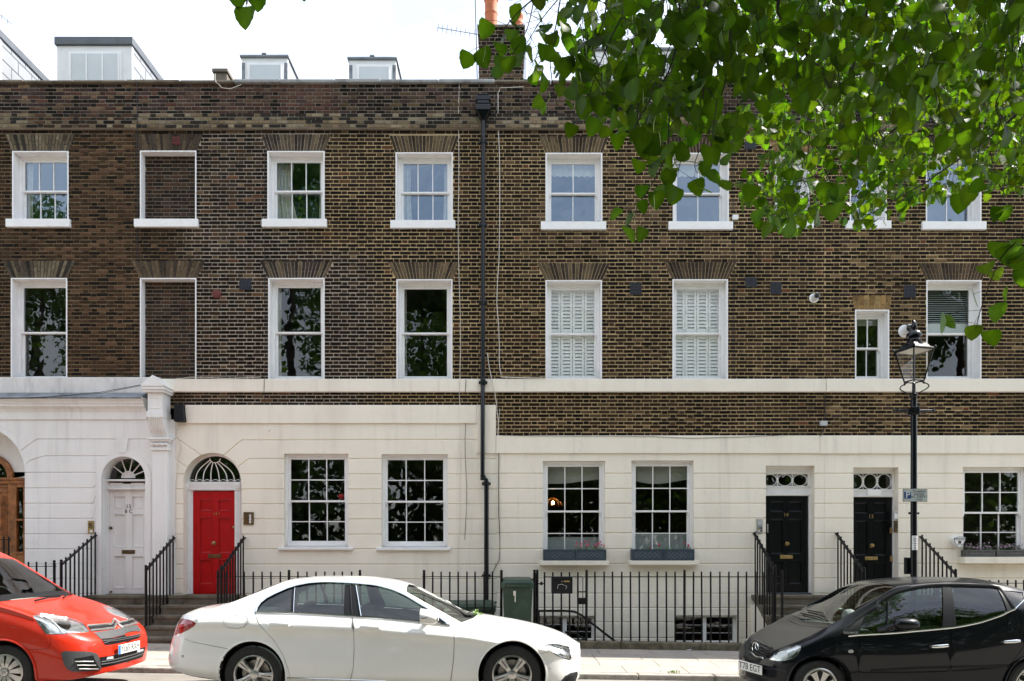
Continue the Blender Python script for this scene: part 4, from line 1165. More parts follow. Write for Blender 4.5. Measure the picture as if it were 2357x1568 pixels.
MB().box(wx(-30, -.5), wx(24, -.5), -.52, -.48, 1.965, 1.98).build('handrail', M['iron'], t)

# ---------------------------------------------------------------- bins
M['bin'] = pm('green_bin_plastic', (0.022, 0.048, 0.032), 0.45, var=0.15, scale=4, spec=.35, dirt=((0.09, 0.115, 0.09), 0.7, 3.5), bump=.002, bscale=40)
def wheelie(x, y, z, label, hgt=1.02, rotz=0.0, group='green wheelie bins'):
    t = thing('wheelie_bin', (x, y, z), label, 'bin', group)
    def ring_(w, d, zz, yo=0): return [(-w/2, -d/2+yo, zz), (w/2, -d/2+yo, zz), (w/2, d/2+yo, zz), (-w/2, d/2+yo, zz)]
    m = MB(); v = ring_(.43, .46, .03) + ring_(.52, .58, hgt-.12) + ring_(.57, .66, hgt-.11) + ring_(.57, .66, hgt-.05)
    f = [(3,2,1,0)]
    for k in range(3): f += [(k*4+i, k*4+(i+1) % 4, k*4+4+(i+1) % 4, k*4+4+i) for i in range(4)]
    m.add(v, f); b = m.build('bin_body', M['bin'], None, bevel=.022); COL.objects.unlink(b); COL.objects.link(b); b.parent = t; b.location = (0,0,0)
    def part(mm, name, mat=None, bev=0):
        o = mm.build(name, mat or M['bin'], None, bevel=bev, smooth=False); o.parent = t; o.location = (0,0,0); return o
    l = MB(); l.add([(-.28,-.35,hgt-.05), (.28,-.35,hgt-.05), (.28,.36,hgt-.04), (-.28,.36,hgt-.04), (-.23,-.30,hgt+.02), (.23,-.30,hgt+.02), (.23,.33,hgt+.055), (-.23,.33,hgt+.055)], [(0,1,5,4), (1,2,6,5), (2,3,7,6), (3,0,4,7), (4,5,6,7), (3,2,1,0)])
    part(l, 'lid', bev=.025)
    part(MB().tube([(-.29, .36, hgt-.0), (.29, .36, hgt-.0)], .022, 8), 'lid_handle')
    for s_ in (-1, 1):
        part(MB().lathe([(0,-.03), (.09,-.03), (.1,-.02), (.1,.02), (.09,.03), (0,.03)], (s_*.22, .22, .1), 14, 'x'), 'wheel', M['black_plastic'])
        part(MB().box(s_*.25-.035, s_*.25+.035, -.37, -.29, hgt-.13, hgt-.03), 'lid_clip', bev=.012)
    part(MB().tube([(-.10, -.268, .30), (-.10, -.275, .50), (-.075, -.277, .535), (.075, -.277, .535), (.10, -.275, .50), (.10, -.268, .30)], .008, 6), 'moulded_panel')
    t.rotation_euler.z = rotz
    return t
wheelie(wx(1191, -1.55), -1.42, pave_z(.2, -1.5), 'tall dark green wheelie bin standing between railing and gate', 1.19)
wheelie(wx(1106, -.75), -.75, -.36, 'green wheelie bin low behind the railing, beside the downpipe', 1.13, group='green wheelie bins')
wheelie(wx(1057, -.65), -.65, -.36, 'second green wheelie bin behind the railing, mostly hidden by the white car', 1.12)
bn = thing('bin_tape', (wx(1184, -1.8), -1.775, .98), 'torn strip of tape on the front of the tall green bin', 'tape')
MB().box(-.022+ORG[bn].x, .022+ORG[bn].x, -1.79, -1.782, .98, 1.06).box(ORG[bn].x+.0, ORG[bn].x+.02, -1.785, -1.777, .87, .98).build('strip', M['white_cable'], bn)
# platform the hidden bins stand on
tag(MB().box(wx(1040, -.5), wx(1135, -.5), -1.15, -.08, Z_AREA, -.36).build('bin_platform', M['step'], None), kind='structure')

# ---------------------------------------------------------------- downpipe with hopper
yp = -.10
t = thing('downpipe', (wx(1119, yp), yp, -.2), 'black cast iron downpipe with hopper head running down the facade', 'downpipe')
px, pz = lambda d: wx(d, yp), lambda d: wz(d, yp)
hp = MB()
for (w, za, zb_) in ((17, 262, 248), (14, 248, 240), (17, 240, 228), (13, 228, 224)):
    hp.box(px(1112-w), px(1112+w), yp-.13, yp+.09, pz(za), pz(zb_))
hp.add([(px(1097), yp-.11, pz(262)), (px(1127), yp-.11, pz(262)), (px(1127), yp+.08, pz(262)), (px(1097), yp+.08, pz(262)), (px(1106), yp-.05, pz(278)), (px(1118), yp-.05, pz(278)), (px(1118), yp+.05, pz(278)), (px(1106), yp+.05, pz(278))], [(0,4,5,1), (1,5,6,2), (2,6,7,3), (3,7,4,0)])
hp.build('hopper_head', M['iron_gloss'], t, bevel=.015)
MB().tube([(px(1112), yp, pz(272)), (px(1111.5), yp, pz(500)), (px(1111), yp, pz(875))], .042, 12).build('pipe', M['iron_gloss'], t, smooth=True)
MB().tube([(px(1111), yp, pz(872)), (px(1111), yp-.06, pz(885)), (px(1110.5), yp-.06, pz(1090)), (px(1111), yp-.06, pz(1098)), (px(1119), yp-.06, pz(1106)), (px(1119.5), yp-.06, pz(1116))], .042, 12).build('pipe', M['iron_gloss'], t, smooth=True)
MB().tube([(px(1119.5), yp-.06, pz(1112)), (px(1119), yp-.06, Z_AREA)], .046, 12).build('pipe', M['iron_gloss'], t, smooth=True)
for d, yy in ((326, yp), (517, yp), (697, yp), (882, yp-.06), (1100, yp-.06), (1114, yp-.06), (1325, yp-.06)):
    x = px(1111.5 if d < 1105 else 1119)
    c = MB().lathe([(.042, -.05), (.056, -.045), (.056, -.02), (.052, -.015), (.052, .015), (.056, .02), (.056, .045), (.042, .05)], (x, yy, pz(d)), 12)
    if d not in (1100,): c.box(x-.085, x+.085, yy+.01, yy+.04, pz(d)-.025, pz(d)+.025)
    c.build('pipe_collar', M['iron_gloss'], t, smooth=30)

# ---------------------------------------------------------------- cables on the front
def cable(pts, r, mat, label, y=-.012, seg=5):
    P = []
    for (d, e, *yy) in pts:
        q = yy[0] if yy else (y if e < 868 else -.10 if e < 905 else -.075)
        P.append(Vector((wx(d, q), q, wz(e, q))))
    out = []
    for i in range(len(P)-1):
        n = max(2, int((P[i+1]-P[i]).length/.35))
        for k in range(n):
            t_ = k/n; w = .010*math.sin(t_*math.pi)*(1 if i % 2 else -1)
            out.append(P[i].lerp(P[i+1], t_) + Vector((w, 0, w*.3)))
    out.append(P[-1])
    c = thing('cable', tuple(out[-1]), label, 'cable', 'cables on the house fronts')
    MB().tube(out, r, seg).build('sheath', mat, c, smooth=True)
cable([(1205, 200), (1150, 203), (1146, 215), (1149, 350), (1148, 600), (1143, 700), (1149, 800), (1150, 850), (1153, 868), (1255, 871)], .0085, M['white_cable'], 'white cable down the brick beside the downpipe')
cable([(1121, 812), (1133, 880), (1143, 935), (1146, 960), (1145, 1001)], .008, M['white_cable'], 'white cable slanting over the cream band by the downpipe')
cable([(1057, 192), (1055, 300), (1054, 500), (1059, 720), (1058, 868), (1058, 935), (1060, 1060), (1059, 1180), (1055, 1240), (1053, 1400)], .006, M['white_cable'], 'thin pale cable hanging down the cream wall right of the windows')
cable([(1072, 873), (1071, 935), (1070, 1010), (1074, 1120), (1069, 1242)], .005, M['ink'], 'loose black cable hanging on the cream wall')
cable([(1149, 905), (1146, 1000), (1147, 1120), (1150, 1240), (1148, 1290), (1131, 1325), (1119, 1338)], .0065, M['ink'], 'black cable running down the cream wall to the downpipe')
cable([(1150, 940), (1147, 1003), (1149, 1100), (1150, 1200), (1149, 1330), (1140, 1390)], .005, M['white_cable'], 'pale cable twisted beside the black cable on cream wall')
cable([(315, 187, -.09), (316, 262, -.09), (316, 300, -.09), (315, 420), (316, 522), (318, 600)], .007, M['ink'], 'black lightning cable down the left brickwork')
cable([(609, 190, -.09), (611, 262, -.09), (612, 310), (608, 420), (608, 610), (612, 760), (608, 868), (609, 935)], .005, M['ink'], 'thin black cable beside the curtained window')
cable([(1687, 350), (1688, 500), (1688, 700), (1690, 868)], .005, M['ink'], 'thin black wire down the brick right of the shutters')
cable([(1899, 905, -.03), (1899, 960, -.03), (1897, 985, -.03), (1888, 1003, -.1)], .011, M['ink'], 'short black cable in the brick band above door 14')
cable([(495, 170, -.09), (497, 190, -.09), (510, 202, -.09), (530, 205, -.09), (555, 195, -.09)], .006, M['white_cable'], 'looped white wire over the parapet coping')
cable([(405, 872, -.1), (440, 868, -.1), (520, 871, -.1), (600, 868, -.1)], .006, M['white_cable'], 'tangled pale wire along the top of the cream band')
cable([(0, 918, -.3), (120, 913, -.3), (230, 903, -.3), (334, 884, -.44)], .006, M['ink'], 'black wires sagging across the white cornice')
cable([(60, 917, -.3), (230, 906, -.3), (334, 886, -.44)], .005, M['ink'], 'lower black wire sagging across the white cornice')
cable([(408, 975), (412, 1010), (416, 1035), (408, 1065), (404, 1110), (404, 1240)], .007, M['white_cable'], 'white wire down the edge of the red door wall')
cable([(1150, 1002, -.1), (1300, 1004, -.1), (1500, 1005, -.1), (1600, 1009, -.1), (1710, 1006, -.1), (1870, 998, -.1)], .004, M['ink'], 'thin wire along the top of the cream frieze')
cable([(2103, 920), (2101, 905, -.02)], .004, M['ink'], 'short wire stub behind the lamp')

# ---------------------------------------------------------------- vents and fittings
def grille(d0, d1, e0, e1, h, mat='vent'):
    x0, x1, z0, z1 = wx(d0), wx(d1), wz(e1), wz(e0)
    o = MB().box(x0, x1, -.006, .02, z0, z1).build('air_vent', M['black_plastic'], house[h])
    m = MB(); n = 8
    for k in range(n+1):
        x = lerp(x0, x1, k/n); m.box(x-.004, x+.004, -.016, -.006, z0, z1)
        z = lerp(z0, z1, k/n); m.box(x0, x1, -.0145, -.006, z-.004, z+.004)
    m.build('grille', M[mat], o)
for a in ((552, 578, 643, 667, '14a'), (1450, 1475, 652, 678, '14'), (1715, 1740, 640, 661, '14'), (1773, 1797, 650, 677, '14'), (2080, 2105, 658, 685, '13'), (1713, 1738, 328, 344, '14')): grille(*a)
o = MB().box(wx(397), wx(414.5), -.02, .02, wz(334), wz(316)).build('air_vent', M['red_clay'], house['14a'], bevel=.005)
for k in range(4): MB().box(wx(399), wx(413), -.03, -.02, wz(332-k*4), wz(330-k*4)).build('slat', M['red_clay'], o)
MB().lathe([(0, -.03), (.075, -.03), (.088, -.02), (.09, .01)], (wx(498.5), 0, wz(677)), 18, 'y').build('round_vent', M['red_clay'], house['14a'], smooth=True)
for (d, e, r, h, L) in ((1872, 687, .062, '14', .16), (2081, 763, .085, '13', .2)):
    t = thing('boiler_flue', (wx(d), -.05, wz(e)), 'white round boiler flue ' + ('sticking out of the brick above door 13' if d < 2000 else 'beside the lamp lantern'), 'flue')
    MB().lathe([(r*1.5, .0), (r*1.5, -.015), (r*1.05, -.02), (r, -.03), (r, -L), (r*.8, -L-.005), (r*.8, -.05)], (wx(d), 0, wz(e)), 18, 'y').build('flue_pipe', M['white_plastic'], t, smooth=True)
    m = MB()
    for k in range(5): m.tube([(wx(d)-r*.9, -L-.01, wz(e)-r*.7+k*r*.35), (wx(d)+r*.9, -L-.01, wz(e)-r*.7+k*r*.35)], .005, 5)
    m.build('guard', M['black_plastic'], t)
t = thing('junction_box', (wx(1690), -.02, wz(503)), 'small white box beside the top window sill', 'box')
MB().box(wx(1684), wx(1697), -.06, .0, wz(508), wz(497)).build('cover', M['white_plastic'], t, bevel=.006)
t = thing('junction_box', (wx(1892), -.02, wz(975)), 'small grey box in the brick band above door 13', 'box')
MB().box(wx(1885), wx(1901), -.07, .0, wz(981), wz(970)).build('cover', M['grey_plastic'], t, bevel=.006)
t = thing('utility_box', (wx(412), -.12, wz(972)), 'black tapered utility box on the wall beside the white console', 'utility box')
MB().prism([(wx(400,-.2), wz(970,-.2)), (wx(424,-.2), wz(970,-.2)), (wx(419,-.2), wz(930,-.2)), (wx(401,-.2), wz(930,-.2))], -.22, -.06).build('cover', M['black_plastic'], t, bevel=.012)
t = thing('pipe_stub', (wx(622), -.06, wz(991)), 'tiny white overflow pipe in the cream wall', 'pipe')
MB().tube([(wx(622), .0, wz(991)), (wx(622), -.13, wz(992))], .016, 10).build('pipe', M['white_plastic'], t, smooth=True)
# entry phones
def entry(d0, d1, e0, e1, mat, label, btn, cols=1, y=YS):
    x0, x1, z0, z1 = wx(d0, y), wx(d1, y), wz(e1, y), wz(e0, y)
    t = thing('entry_phone', ((x0+x1)/2, y, z0), label, 'intercom', 'entry phones')
    MB().box(x0, x1, y-.025, y+.005, z0, z1).build('panel', M[mat], t, bevel=.004)
    for (u0, u1, v0, v1, mm) in btn:
        MB().box(lerp(x0, x1, u0), lerp(x0, x1, u1), y-.03, y-.024, lerp(z0, z1, v0), lerp(z0, z1, v1)).build('button', M[mm], t, bevel=.001)
entry(203.5, 216, 1199, 1228, 'brass', 'brass entry phone panel left of the white door', [(.2,.8,.55,.85,'brass_dark'), (.2,.8,.45,.52,'brass_dark'), (.4,.9,.2,.28,'white_plastic'), (.4,.9,.08,.16,'white_plastic')])
entry(561, 584, 1179, 1208, 'brass_dark', 'bronze entry panel with buttons right of the red door', [(.58,.78,.12+.12*k,.21+.12*k,'white_plastic') for k in range(6)] + [(.84,.93,.14+.12*k,.19+.12*k,'brass') for k in range(6)])
entry(1741, 1754, 1195, 1227, 'steel', 'grey steel entry phone left of black door 14', [(.15,.85,.55,.9,'grey_plastic'), (.2,.5,.12,.2,'white_plastic'), (.2,.5,.26,.34,'brass'), (.6,.85,.12,.22,'ink'), (.6,.85,.3,.4,'ink')])
entry(2055, 2066, 1177, 1196, 'grey_plastic', 'grey entry phone with white label on the right of door 13', [(.2,.8,.1,.7,'white_plastic')], y=YS+.05)
entry(2056, 2066, 1199, 1226, 'brass_dark', 'bronze entry panel below the grey one beside door 13', [(.2,.8,.6,.75,'ink'), (.2,.8,.4,.5,'ink')], y=YS+.05)

# alarm box
ya = YS
K8 = lambda px_, py_, y=YS-.1: (wx((2860+px_/4.9)/1.3866, y), wz((1540+py_/4.9)/1.3866, y))
al = thing('alarm_box', (*K8(955, 930)[:1], YS, K8(955, 1040)[1]), 'white shield-shaped alarm box with black lettering left of the flower boxes', 'alarm box')
sh = [K8(882, 870), (K8(925, 848)), K8(980, 838), K8(1035, 845), K8(1082, 862), K8(1070, 915), K8(1040, 970), K8(1005, 1010), K8(978, 1028), K8(945, 1005), K8(910, 965), K8(888, 912)]
MB().prism(sh[::-1], YS-.12, YS+.0).build('cover', M['white_plastic'], al, bevel=.012)
ins = [(lerp(p[0], K8(980, 920)[0], .1), lerp(p[1], K8(980, 920)[1], .1)) for p in sh]
MB().tube([(p[0], YS-.1215, p[1]) for p in ins], .0035, 5, closed=True).build('outline', M['ink'], al)
text('lettering', 'BANHAM', .052, M['ink'], al, (K8(982, 0)[0], YS-.121, K8(0, 880)[1]), ext=.001, sx=1.0)
MB().box(K8(915,0)[0], K8(1058,0)[0], YS-.1215, YS-.119, K8(0,902)[1], K8(0,897)[1]).box(K8(957,0)[0], K8(1000,0)[0], YS-.1222, YS-.119, K8(0,955)[1], K8(0,912)[1]).box(K8(940,0)[0], K8(1018,0)[0], YS-.1217, YS-.119, K8(0,969)[1], K8(0,963)[1]).build('emblem', M['ink'], al)
MB().box(K8(966,0)[0], K8(991,0)[0], YS-.1235, YS-.121, K8(0,945)[1], K8(0,920)[1]).build('emblem_inner', M['brass_dark'], al)

# ---------------------------------------------------------------- lamp post
yl = -3.62
LX, LZ = lambda d: wx(d, yl), lambda d: wz(d, yl)
lx0 = LX(2102.5)
lamp = thing('street_lamp', (lx0, yl, pave_z(5.9, yl)), 'black cast iron lamp post with glazed lantern beside the black car', 'street lamp')
zb = pave_z(5.9, yl)
MB().lathe([(.0, zb), (.13, zb), (.13, zb+.5), (.115, zb+.53), (.10, zb+.62), (.052, zb+.66), (.048, zb+1.0), (.043, LZ(945)), (.043, LZ(925)), (.040, LZ(915)), (.052, LZ(912)), (.052, LZ(908)), (.026, LZ(905)), (.022, LZ(880)), (.0, LZ(880))], (lx0, yl, 0), 18).build('post', M['iron_gloss'], lamp, smooth=True)
MB().box(lx0-.065, lx0+.065, yl-.06, yl+.06, LZ(956), LZ(937)).build('ladder_block', M['iron_gloss'], lamp, bevel=.012)
for s_ in (-1, 1):
    MB().tube([(lx0+s_*.06, yl, LZ(946.5)), (lx0+s_*.20, yl, LZ(945.5)), (lx0+s_*.275, yl, LZ(945.2))], [.024, .019, .016], 10).lathe([(0,-.024), (.018,-.018), (.025,0), (.018,.018), (0,.024)], (lx0+s_*.288, yl, LZ(945)), 10).build('ladder_arm', M['iron_gloss'], lamp, smooth=True)
# lantern: a square tapered frame turned on its post
ang = math.radians(16)
zl0, zl1 = LZ(878), LZ(808)
def lp(r, k, z): a = ang + math.pi/4 + k*math.pi/2; return (lx0+.005 + r*math.sqrt(2)*math.cos(a), yl + r*math.sqrt(2)*math.sin(a), z)
r0, r1 = .090, .176
fr = MB()
for k in range(4):
    fr.tube([lp(r0, k, zl0), lp(r1, k, zl1)], .011, 6)
    fr.tube([lp(r0, k, zl0), lp(r0, k+1, zl0)], .011, 6)
    fr.tube([lp(r1+.006, k, zl1+.01), lp(r1+.006, k+1, zl1+.01)], .021, 6)
    a = lp(r1+.015, k, zl1+.03); fr.lathe([(0,-.02), (.018,-.015), (.022,0), (.014,.015), (0,.03)], a, 8)
    b = lp(r0, k, zl0-.02); fr.lathe([(0,-.03), (.013,-.025), (.016,-.012), (.008, 0), (.008,.02)], b, 8)
lan = fr.build('lantern_frame', M['iron_gloss'], lamp, smooth=30)
M['lamp_glass'] = glass_mat('lantern_glass', (0.93, 0.91, 0.88), 0.015)
for k in range(4):
    MB().add([lp(r0, k, zl0), lp(r0, k+1, zl0), lp(r1, k+1, zl1), lp(r1, k, zl1)], [(0,1,2,3)]).build('pane', M['lamp_glass'], lan)
MB().add([lp(r1, k, zl1-.004) for k in range(4)], [(3,2,1,0)]).build('reflector', M['white_plastic'], lan)
rf = MB(); prf = [(r1+.02, zl1+.025), (r1-.03, zl1+.05), (.115, zl1+.10)]
for i in range(len(prf)-1):
    for k in range(4):
        rf.quad(lp(prf[i][0], k, prf[i][1]), lp(prf[i][0], k+1, prf[i][1]), lp(prf[i+1][0], k+1, prf[i+1][1]), lp(prf[i+1][0], k, prf[i+1][1]))
rf.build('lantern_roof', M['iron_gloss'], lan)
z_ = zl1 + .085
LS = .88
MB().lathe([(.135, z_), (.13, z_+.015), (.115, z_+.02), (.12, z_+.035), (.10, z_+.045), (.105, z_+.06), (.085, z_+.07), (.075, z_+.11), (.07, z_+.12), (.11, z_+.125), (.112, z_+.14), (.10, z_+.17), (.07, z_+.205), (.03, z_+.225), (.022, z_+.235), (.042, z_+.26), (.042, z_+.29), (.026, z_+.33), (.01, z_+.36), (0, z_+.37)], (lx0+.005, yl, 0), 20).build('finial', M['iron_gloss'], lan, smooth=30)
for k in range(4):
    a = lp(r0*.98, k, 0); dx_, dy_ = (a[0]-lx0), (a[1]-yl)
    pts = []
    for i in range(15):
        t_ = i/14
        s_ = .03/.15 + 1.55*math.sin(t_*math.pi*.9)*(.75+.25*t_)
        pts.append((lx0+dx_*s_*.95, yl+dy_*s_*.95, lerp(LZ(908), zl0-.01, t_)))
    MB().tube(pts, .009, 6).build('scroll_bracket', M['iron_gloss'], lan, smooth=True)
# parking sign, notice and box on the post
ysn = yl-.055
sg = thing('parking_sign', (wx(2105, ysn), ysn, wz(1155, ysn)), 'grey permit parking sign with blue P fixed to the lamp post', 'sign')
M['sign_grey'] = pm('sign_reflective_grey', (0.42, 0.47, 0.45), 0.5, var=.05, scale=10)
M['sign_blue'] = pm('sign_blue', (0.012, 0.055, 0.20), 0.4, var=.05, scale=10)
SX = lambda px_: wx((2860+px_/4.9)/1.3866, ysn); SZ = lambda py_: wz((1540+py_/4.9)/1.3866, ysn)
MB().box(SX(98), SX(481), ysn-.004, ysn+.004, SZ(300), SZ(98)).build('plate', M['ink'], sg, bevel=.008)
MB().box(SX(104), SX(475), ysn-.006, ysn-.003, SZ(294), SZ(104)).build('face', M['sign_grey'], sg)
MB().box(SX(118), SX(225), ysn-.008, ysn-.005, SZ(252), SZ(146)).build('blue_square', M['sign_blue'], sg)
text('lettering', 'P', .135, M['white_plastic'], sg, (SX(175), ysn-.009, SZ(199)), ext=.0005)
for (s_, py_, cx_) in (('Disabled', 138, 350), ('permit', 180, 348), ('no. DB031', 222, 348), ('only', 265, 348)):
    text('lettering', s_, .054, M['ink'], sg, (SX(cx_), ysn-.0065, SZ(py_)), ext=.0006, spacing=1.02)
MB().lathe([(.043, -.01), (.052, -.01), (.052, .01), (.043, .01)], (lx0, yl, wz(1181, yl)), 16).box(lx0-.075, lx0-.05, yl-.012, yl+.012, wz(1184, yl), wz(1179, yl)).box(lx0+.05, lx0+.075, yl-.012, yl+.012, wz(1184, yl), wz(1179, yl)).build('clamp_band', M['iron_gloss'], lamp)
nt_ = thing('paper_notice', (lx0+.005, yl-.05, wz(1265, yl)), 'white paper notice wrapped round the lamp post', 'notice')
m = MB(); n = 8
for k in range(n+1):
    a = math.radians(lerp(-150, -40, k/n)); xx, yy = lx0+.0475*math.cos(a), yl+.0475*math.sin(a)
    m.v += [(xx, yy, wz(1266, yl)), (xx, yy, wz(1233, yl))]
for k in range(n): m.f.append((2*k, 2*k+2, 2*k+3, 2*k+1))
m.build('sheet', M['white_plastic'], nt_, smooth=True)
for k, (e, w) in enumerate(((1240, .5), (1243, .8), (1246.5, .6), (1251.5, .9), (1256, .5), (1260, .45), (1263.5, .6))):
    q = MB()
    for i in range(5):
        a = math.radians(lerp(-95-45*w, -95+45*w, i/4)); q.v += [(lx0+.0482*math.cos(a), yl+.0482*math.sin(a), wz(e+.5, yl)), (lx0+.0482*math.cos(a), yl+.0482*math.sin(a), wz(e-.5, yl))]
    for i in range(4): q.f.append((2*i, 2*i+2, 2*i+3, 2*i+1))
    q.build('printed_line', M['ink'], nt_)
MB().box(lx0-.09, lx0+.075, yl+.045, yl+.12, wz(1322, yl), wz(1283, yl)).build('control_box', M['black_plastic'], lamp, bevel=.012)

# ---------------------------------------------------------------- window boxes and plants
M['trough'] = pm('slate_blue_planter', (0.045, 0.065, 0.09), 0.5, var=.15, scale=9, bump=.001)
M['trough_edge'] = pm('worn_planter_edges', (0.11, 0.14, 0.17), 0.5, var=.15, scale=9)
M['lead_trough'] = pm('grey_faux_lead_planter', (0.085, 0.085, 0.085), 0.6, var=.25, scale=9, bump=.002, dirt=((0.2,0.2,0.19), .4, 12))
M['petal'] = pm('pink_petals', (0.72, 0.10, 0.22), 0.5, var=.3, scale=30)
M['petal2'] = pm('mauve_petals', (0.55, 0.34, 0.52), 0.6, var=.25, scale=40)
M['leafgreen'] = pm('planter_leaves', (0.055, 0.11, 0.03), 0.6, var=.35, scale=25)
M['stem'] = pm('reddish_stems', (0.12, 0.05, 0.03), 0.7, var=.3, scale=20)
RF = random.Random(9)
def trough(d0, d1, e0, e1, label, lead=False):
    yf = YS - .16
    x0, x1, z0, z1 = wx(d0, yf), wx(d1, yf), wz(e1, yf), wz(e0, yf)
    t = thing('window_box', ((x0+x1)/2, yf+.08, z0), label, 'planter', 'window boxes')
    mt = M['lead_trough' if lead else 'trough']; b = .014
    m = MB().box(x0, x1, yf, yf+.16, z0, z0+.012).box(x0, x1, yf, yf+.015, z0+.012, z1).box(x0, x1, yf+.145, yf+.16, z0+.012, z1).box(x0, x0+.015, yf+.015, yf+.145, z0+.012, z1).box(x1-.015, x1, yf+.015, yf+.145, z0+.012, z1)
    m.build('trough', mt, t, bevel=.003)
    MB().box(x0+.015, x1-.015, yf+.015, yf+.145, z0+.012, z1-.03).build('soil', M['plinth'], t)
    q = MB(); i = .03
    if not lead:
        for (a, bb, c, d) in ((x0+.004, x1-.004, z1-.02, z1-.002), (x0+.004, x1-.004, z0+.002, z0+.02), (x0+.004, x0+.022, z0+.02, z1-.02), (x1-.022, x1-.004, z0+.02, z1-.02)): q.box(a, bb, yf-.008, yf+.001, c, d)
        ax, bx, az, bz = x0+.045, x1-.045, z0+.045, z1-.045
        for (a, bb, c, d) in ((ax, bx, bz-.006, bz), (ax, bx, az, az+.006), (ax, ax+.006, az, bz), (bx-.006, bx, az, bz)): q.box(a, bb, yf-.006, yf+.001, c, d)
        n = 6; w = (bx-ax)/n
        lat = MB()
        for k in range(-2, n+1):
            for sg_ in (1, -1):
                p0 = (ax+w*k, az if sg_ > 0 else bz); p1 = (ax+w*(k+2), bz if sg_ > 0 else az)
                # clip to panel
                (xa, za), (xb, zb2) = p0, p1
                t0 = max(0, (ax-xa)/(xb-xa)); t1 = min(1, (bx-xa)/(xb-xa))
                if t1 - t0 < .05: continue
                lat.tube([(lerp(xa, xb, t0), yf-.003, lerp(za, zb2, t0)), (lerp(xa, xb, t1), yf-.003, lerp(za, zb2, t1))], .004, 4)
        lat.build('lattice', M['trough_edge'], t)
    else:
        for (a, bb, c, d) in ((x0, x1, z1-.022, z1+.002), (x0, x1, z0, z0+.02)): q.box(a-.004, bb+.004, yf-.01, yf+.001, c, d)
        ax, bx, az, bz = x0+.05, x1-.05, z0+.035, z1-.035; r_ = (bz-az)/2
        pts = [(ax+r_+(-r_*math.sin(a)), yf-.003, az+r_+r_*math.cos(a)) for a in [math.pi*k/8 for k in range(9)]] + [(bx-r_+r_*math.sin(a), yf-.003, az+r_-r_*math.cos(a)) for a in [math.pi*k/8 for k in range(9)]]
        q.tube(pts, .005, 5, closed=True)
    q.build('moulding', mt if lead else M['trough'], t)
    return t, x0, x1, yf, z1
def leaf_quad(m, c, n, up, L, W):
    n = Vector(n).normalized(); u = Vector(up); u = (u - n*u.dot(n)); u = u.normalized() if u.length > 1e-5 else n.orthogonal().normalized(); s_ = n.cross(u)
    c = Vector(c)
    m.add([c, c+u*L*.35+s_*W*.5, c+u*L*.75+s_*W*.42, c+u*L, c+u*L*.75-s_*W*.42, c+u*L*.35-s_*W*.5], [(0,1,2,3), (0,3,4,5)])
def rvec(r): return Vector((r.uniform(-1,1), r.uniform(-1,1), r.uniform(-1,1)))
def cyclamen(x, y, z, label, nf, h=.10):
    t = thing('cyclamen', (x, y, z-.03), label, 'plant', 'cyclamen in the window boxes')
    lm = MB(); sm = MB()
    for k in range(16):
        v = rvec(RF); p = (x+v.x*.07, y+v.y*.05, z+.005+RF.random()*.035)
        leaf_quad(lm, p, (v.x, v.y-.5, 1.2), rvec(RF), .045, .045)
    for k in range(nf):
        fx, fy, fz = x+RF.uniform(-.06, .06), y+RF.uniform(-.05, .02), z+RF.uniform(.45, 1)*h
        sm.tube([(x+RF.uniform(-.02,.02), y, z-.02), ((x+fx)/2, fy, (z+fz)/2), (fx, fy, fz)], .0025, 4)
        fm = MB()
        for i in range(6):
            a = i/6*6.28; leaf_quad(fm, (fx, fy, fz-.008), (math.cos(a), math.sin(a), .4), (math.cos(a)*.5, math.sin(a)*.5, 1), .042, .03)
        fm.build('flower', M['petal'], t)
    lm.build('leaves', M['leafgreen'], t); sm.build('stems', M['stem'], t)
B1 = trough(1250, 1323, 1264.5, 1291, 'slate blue lattice window box without flowers, leftmost of four')
B2 = trough(1324, 1395, 1264.5, 1291, 'slate blue lattice window box full of pink cyclamen')
B3 = trough(1453, 1527, 1264, 1291, 'slate blue lattice window box, left one under the second ground floor window')
B4 = trough(1528, 1598, 1264, 1291, 'slate blue lattice window box nearest door 14')
B5 = trough(2222, 2290, 1266, 1281, 'grey lead-style trough of mauve flowers beside the alarm box', True)
B6 = trough(2294, 2362, 1266, 1281, 'grey lead-style trough of mauve flowers at the right edge', True)
def cyc(b, u, n, label, h): cyclamen(lerp(b[1], b[2], u), b[3]+.07, b[4]-.015, label, n, h)
cyc(B2, .12, 4, 'pink cyclamen at the left end of the fullest window box', .13); cyc(B2, .36, 4, 'pink cyclamen second from left in the fullest window box', .15)
cyc(B2, .62, 3, 'pink cyclamen third in the fullest window box', .10); cyc(B2, .84, 5, 'pink cyclamen at the right end of the fullest window box', .15)
cyc(B3, .55, 1, 'small pink cyclamen in the left box under the second window', .04); cyc(B3, .9, 2, 'pink cyclamen in the middle under the second window', .12)
cyc(B4, .2, 0, 'low green leaves in the box nearest door 14', .05); cyc(B4, .78, 3, 'dark pink cyclamen at the end nearest door 14', .14)
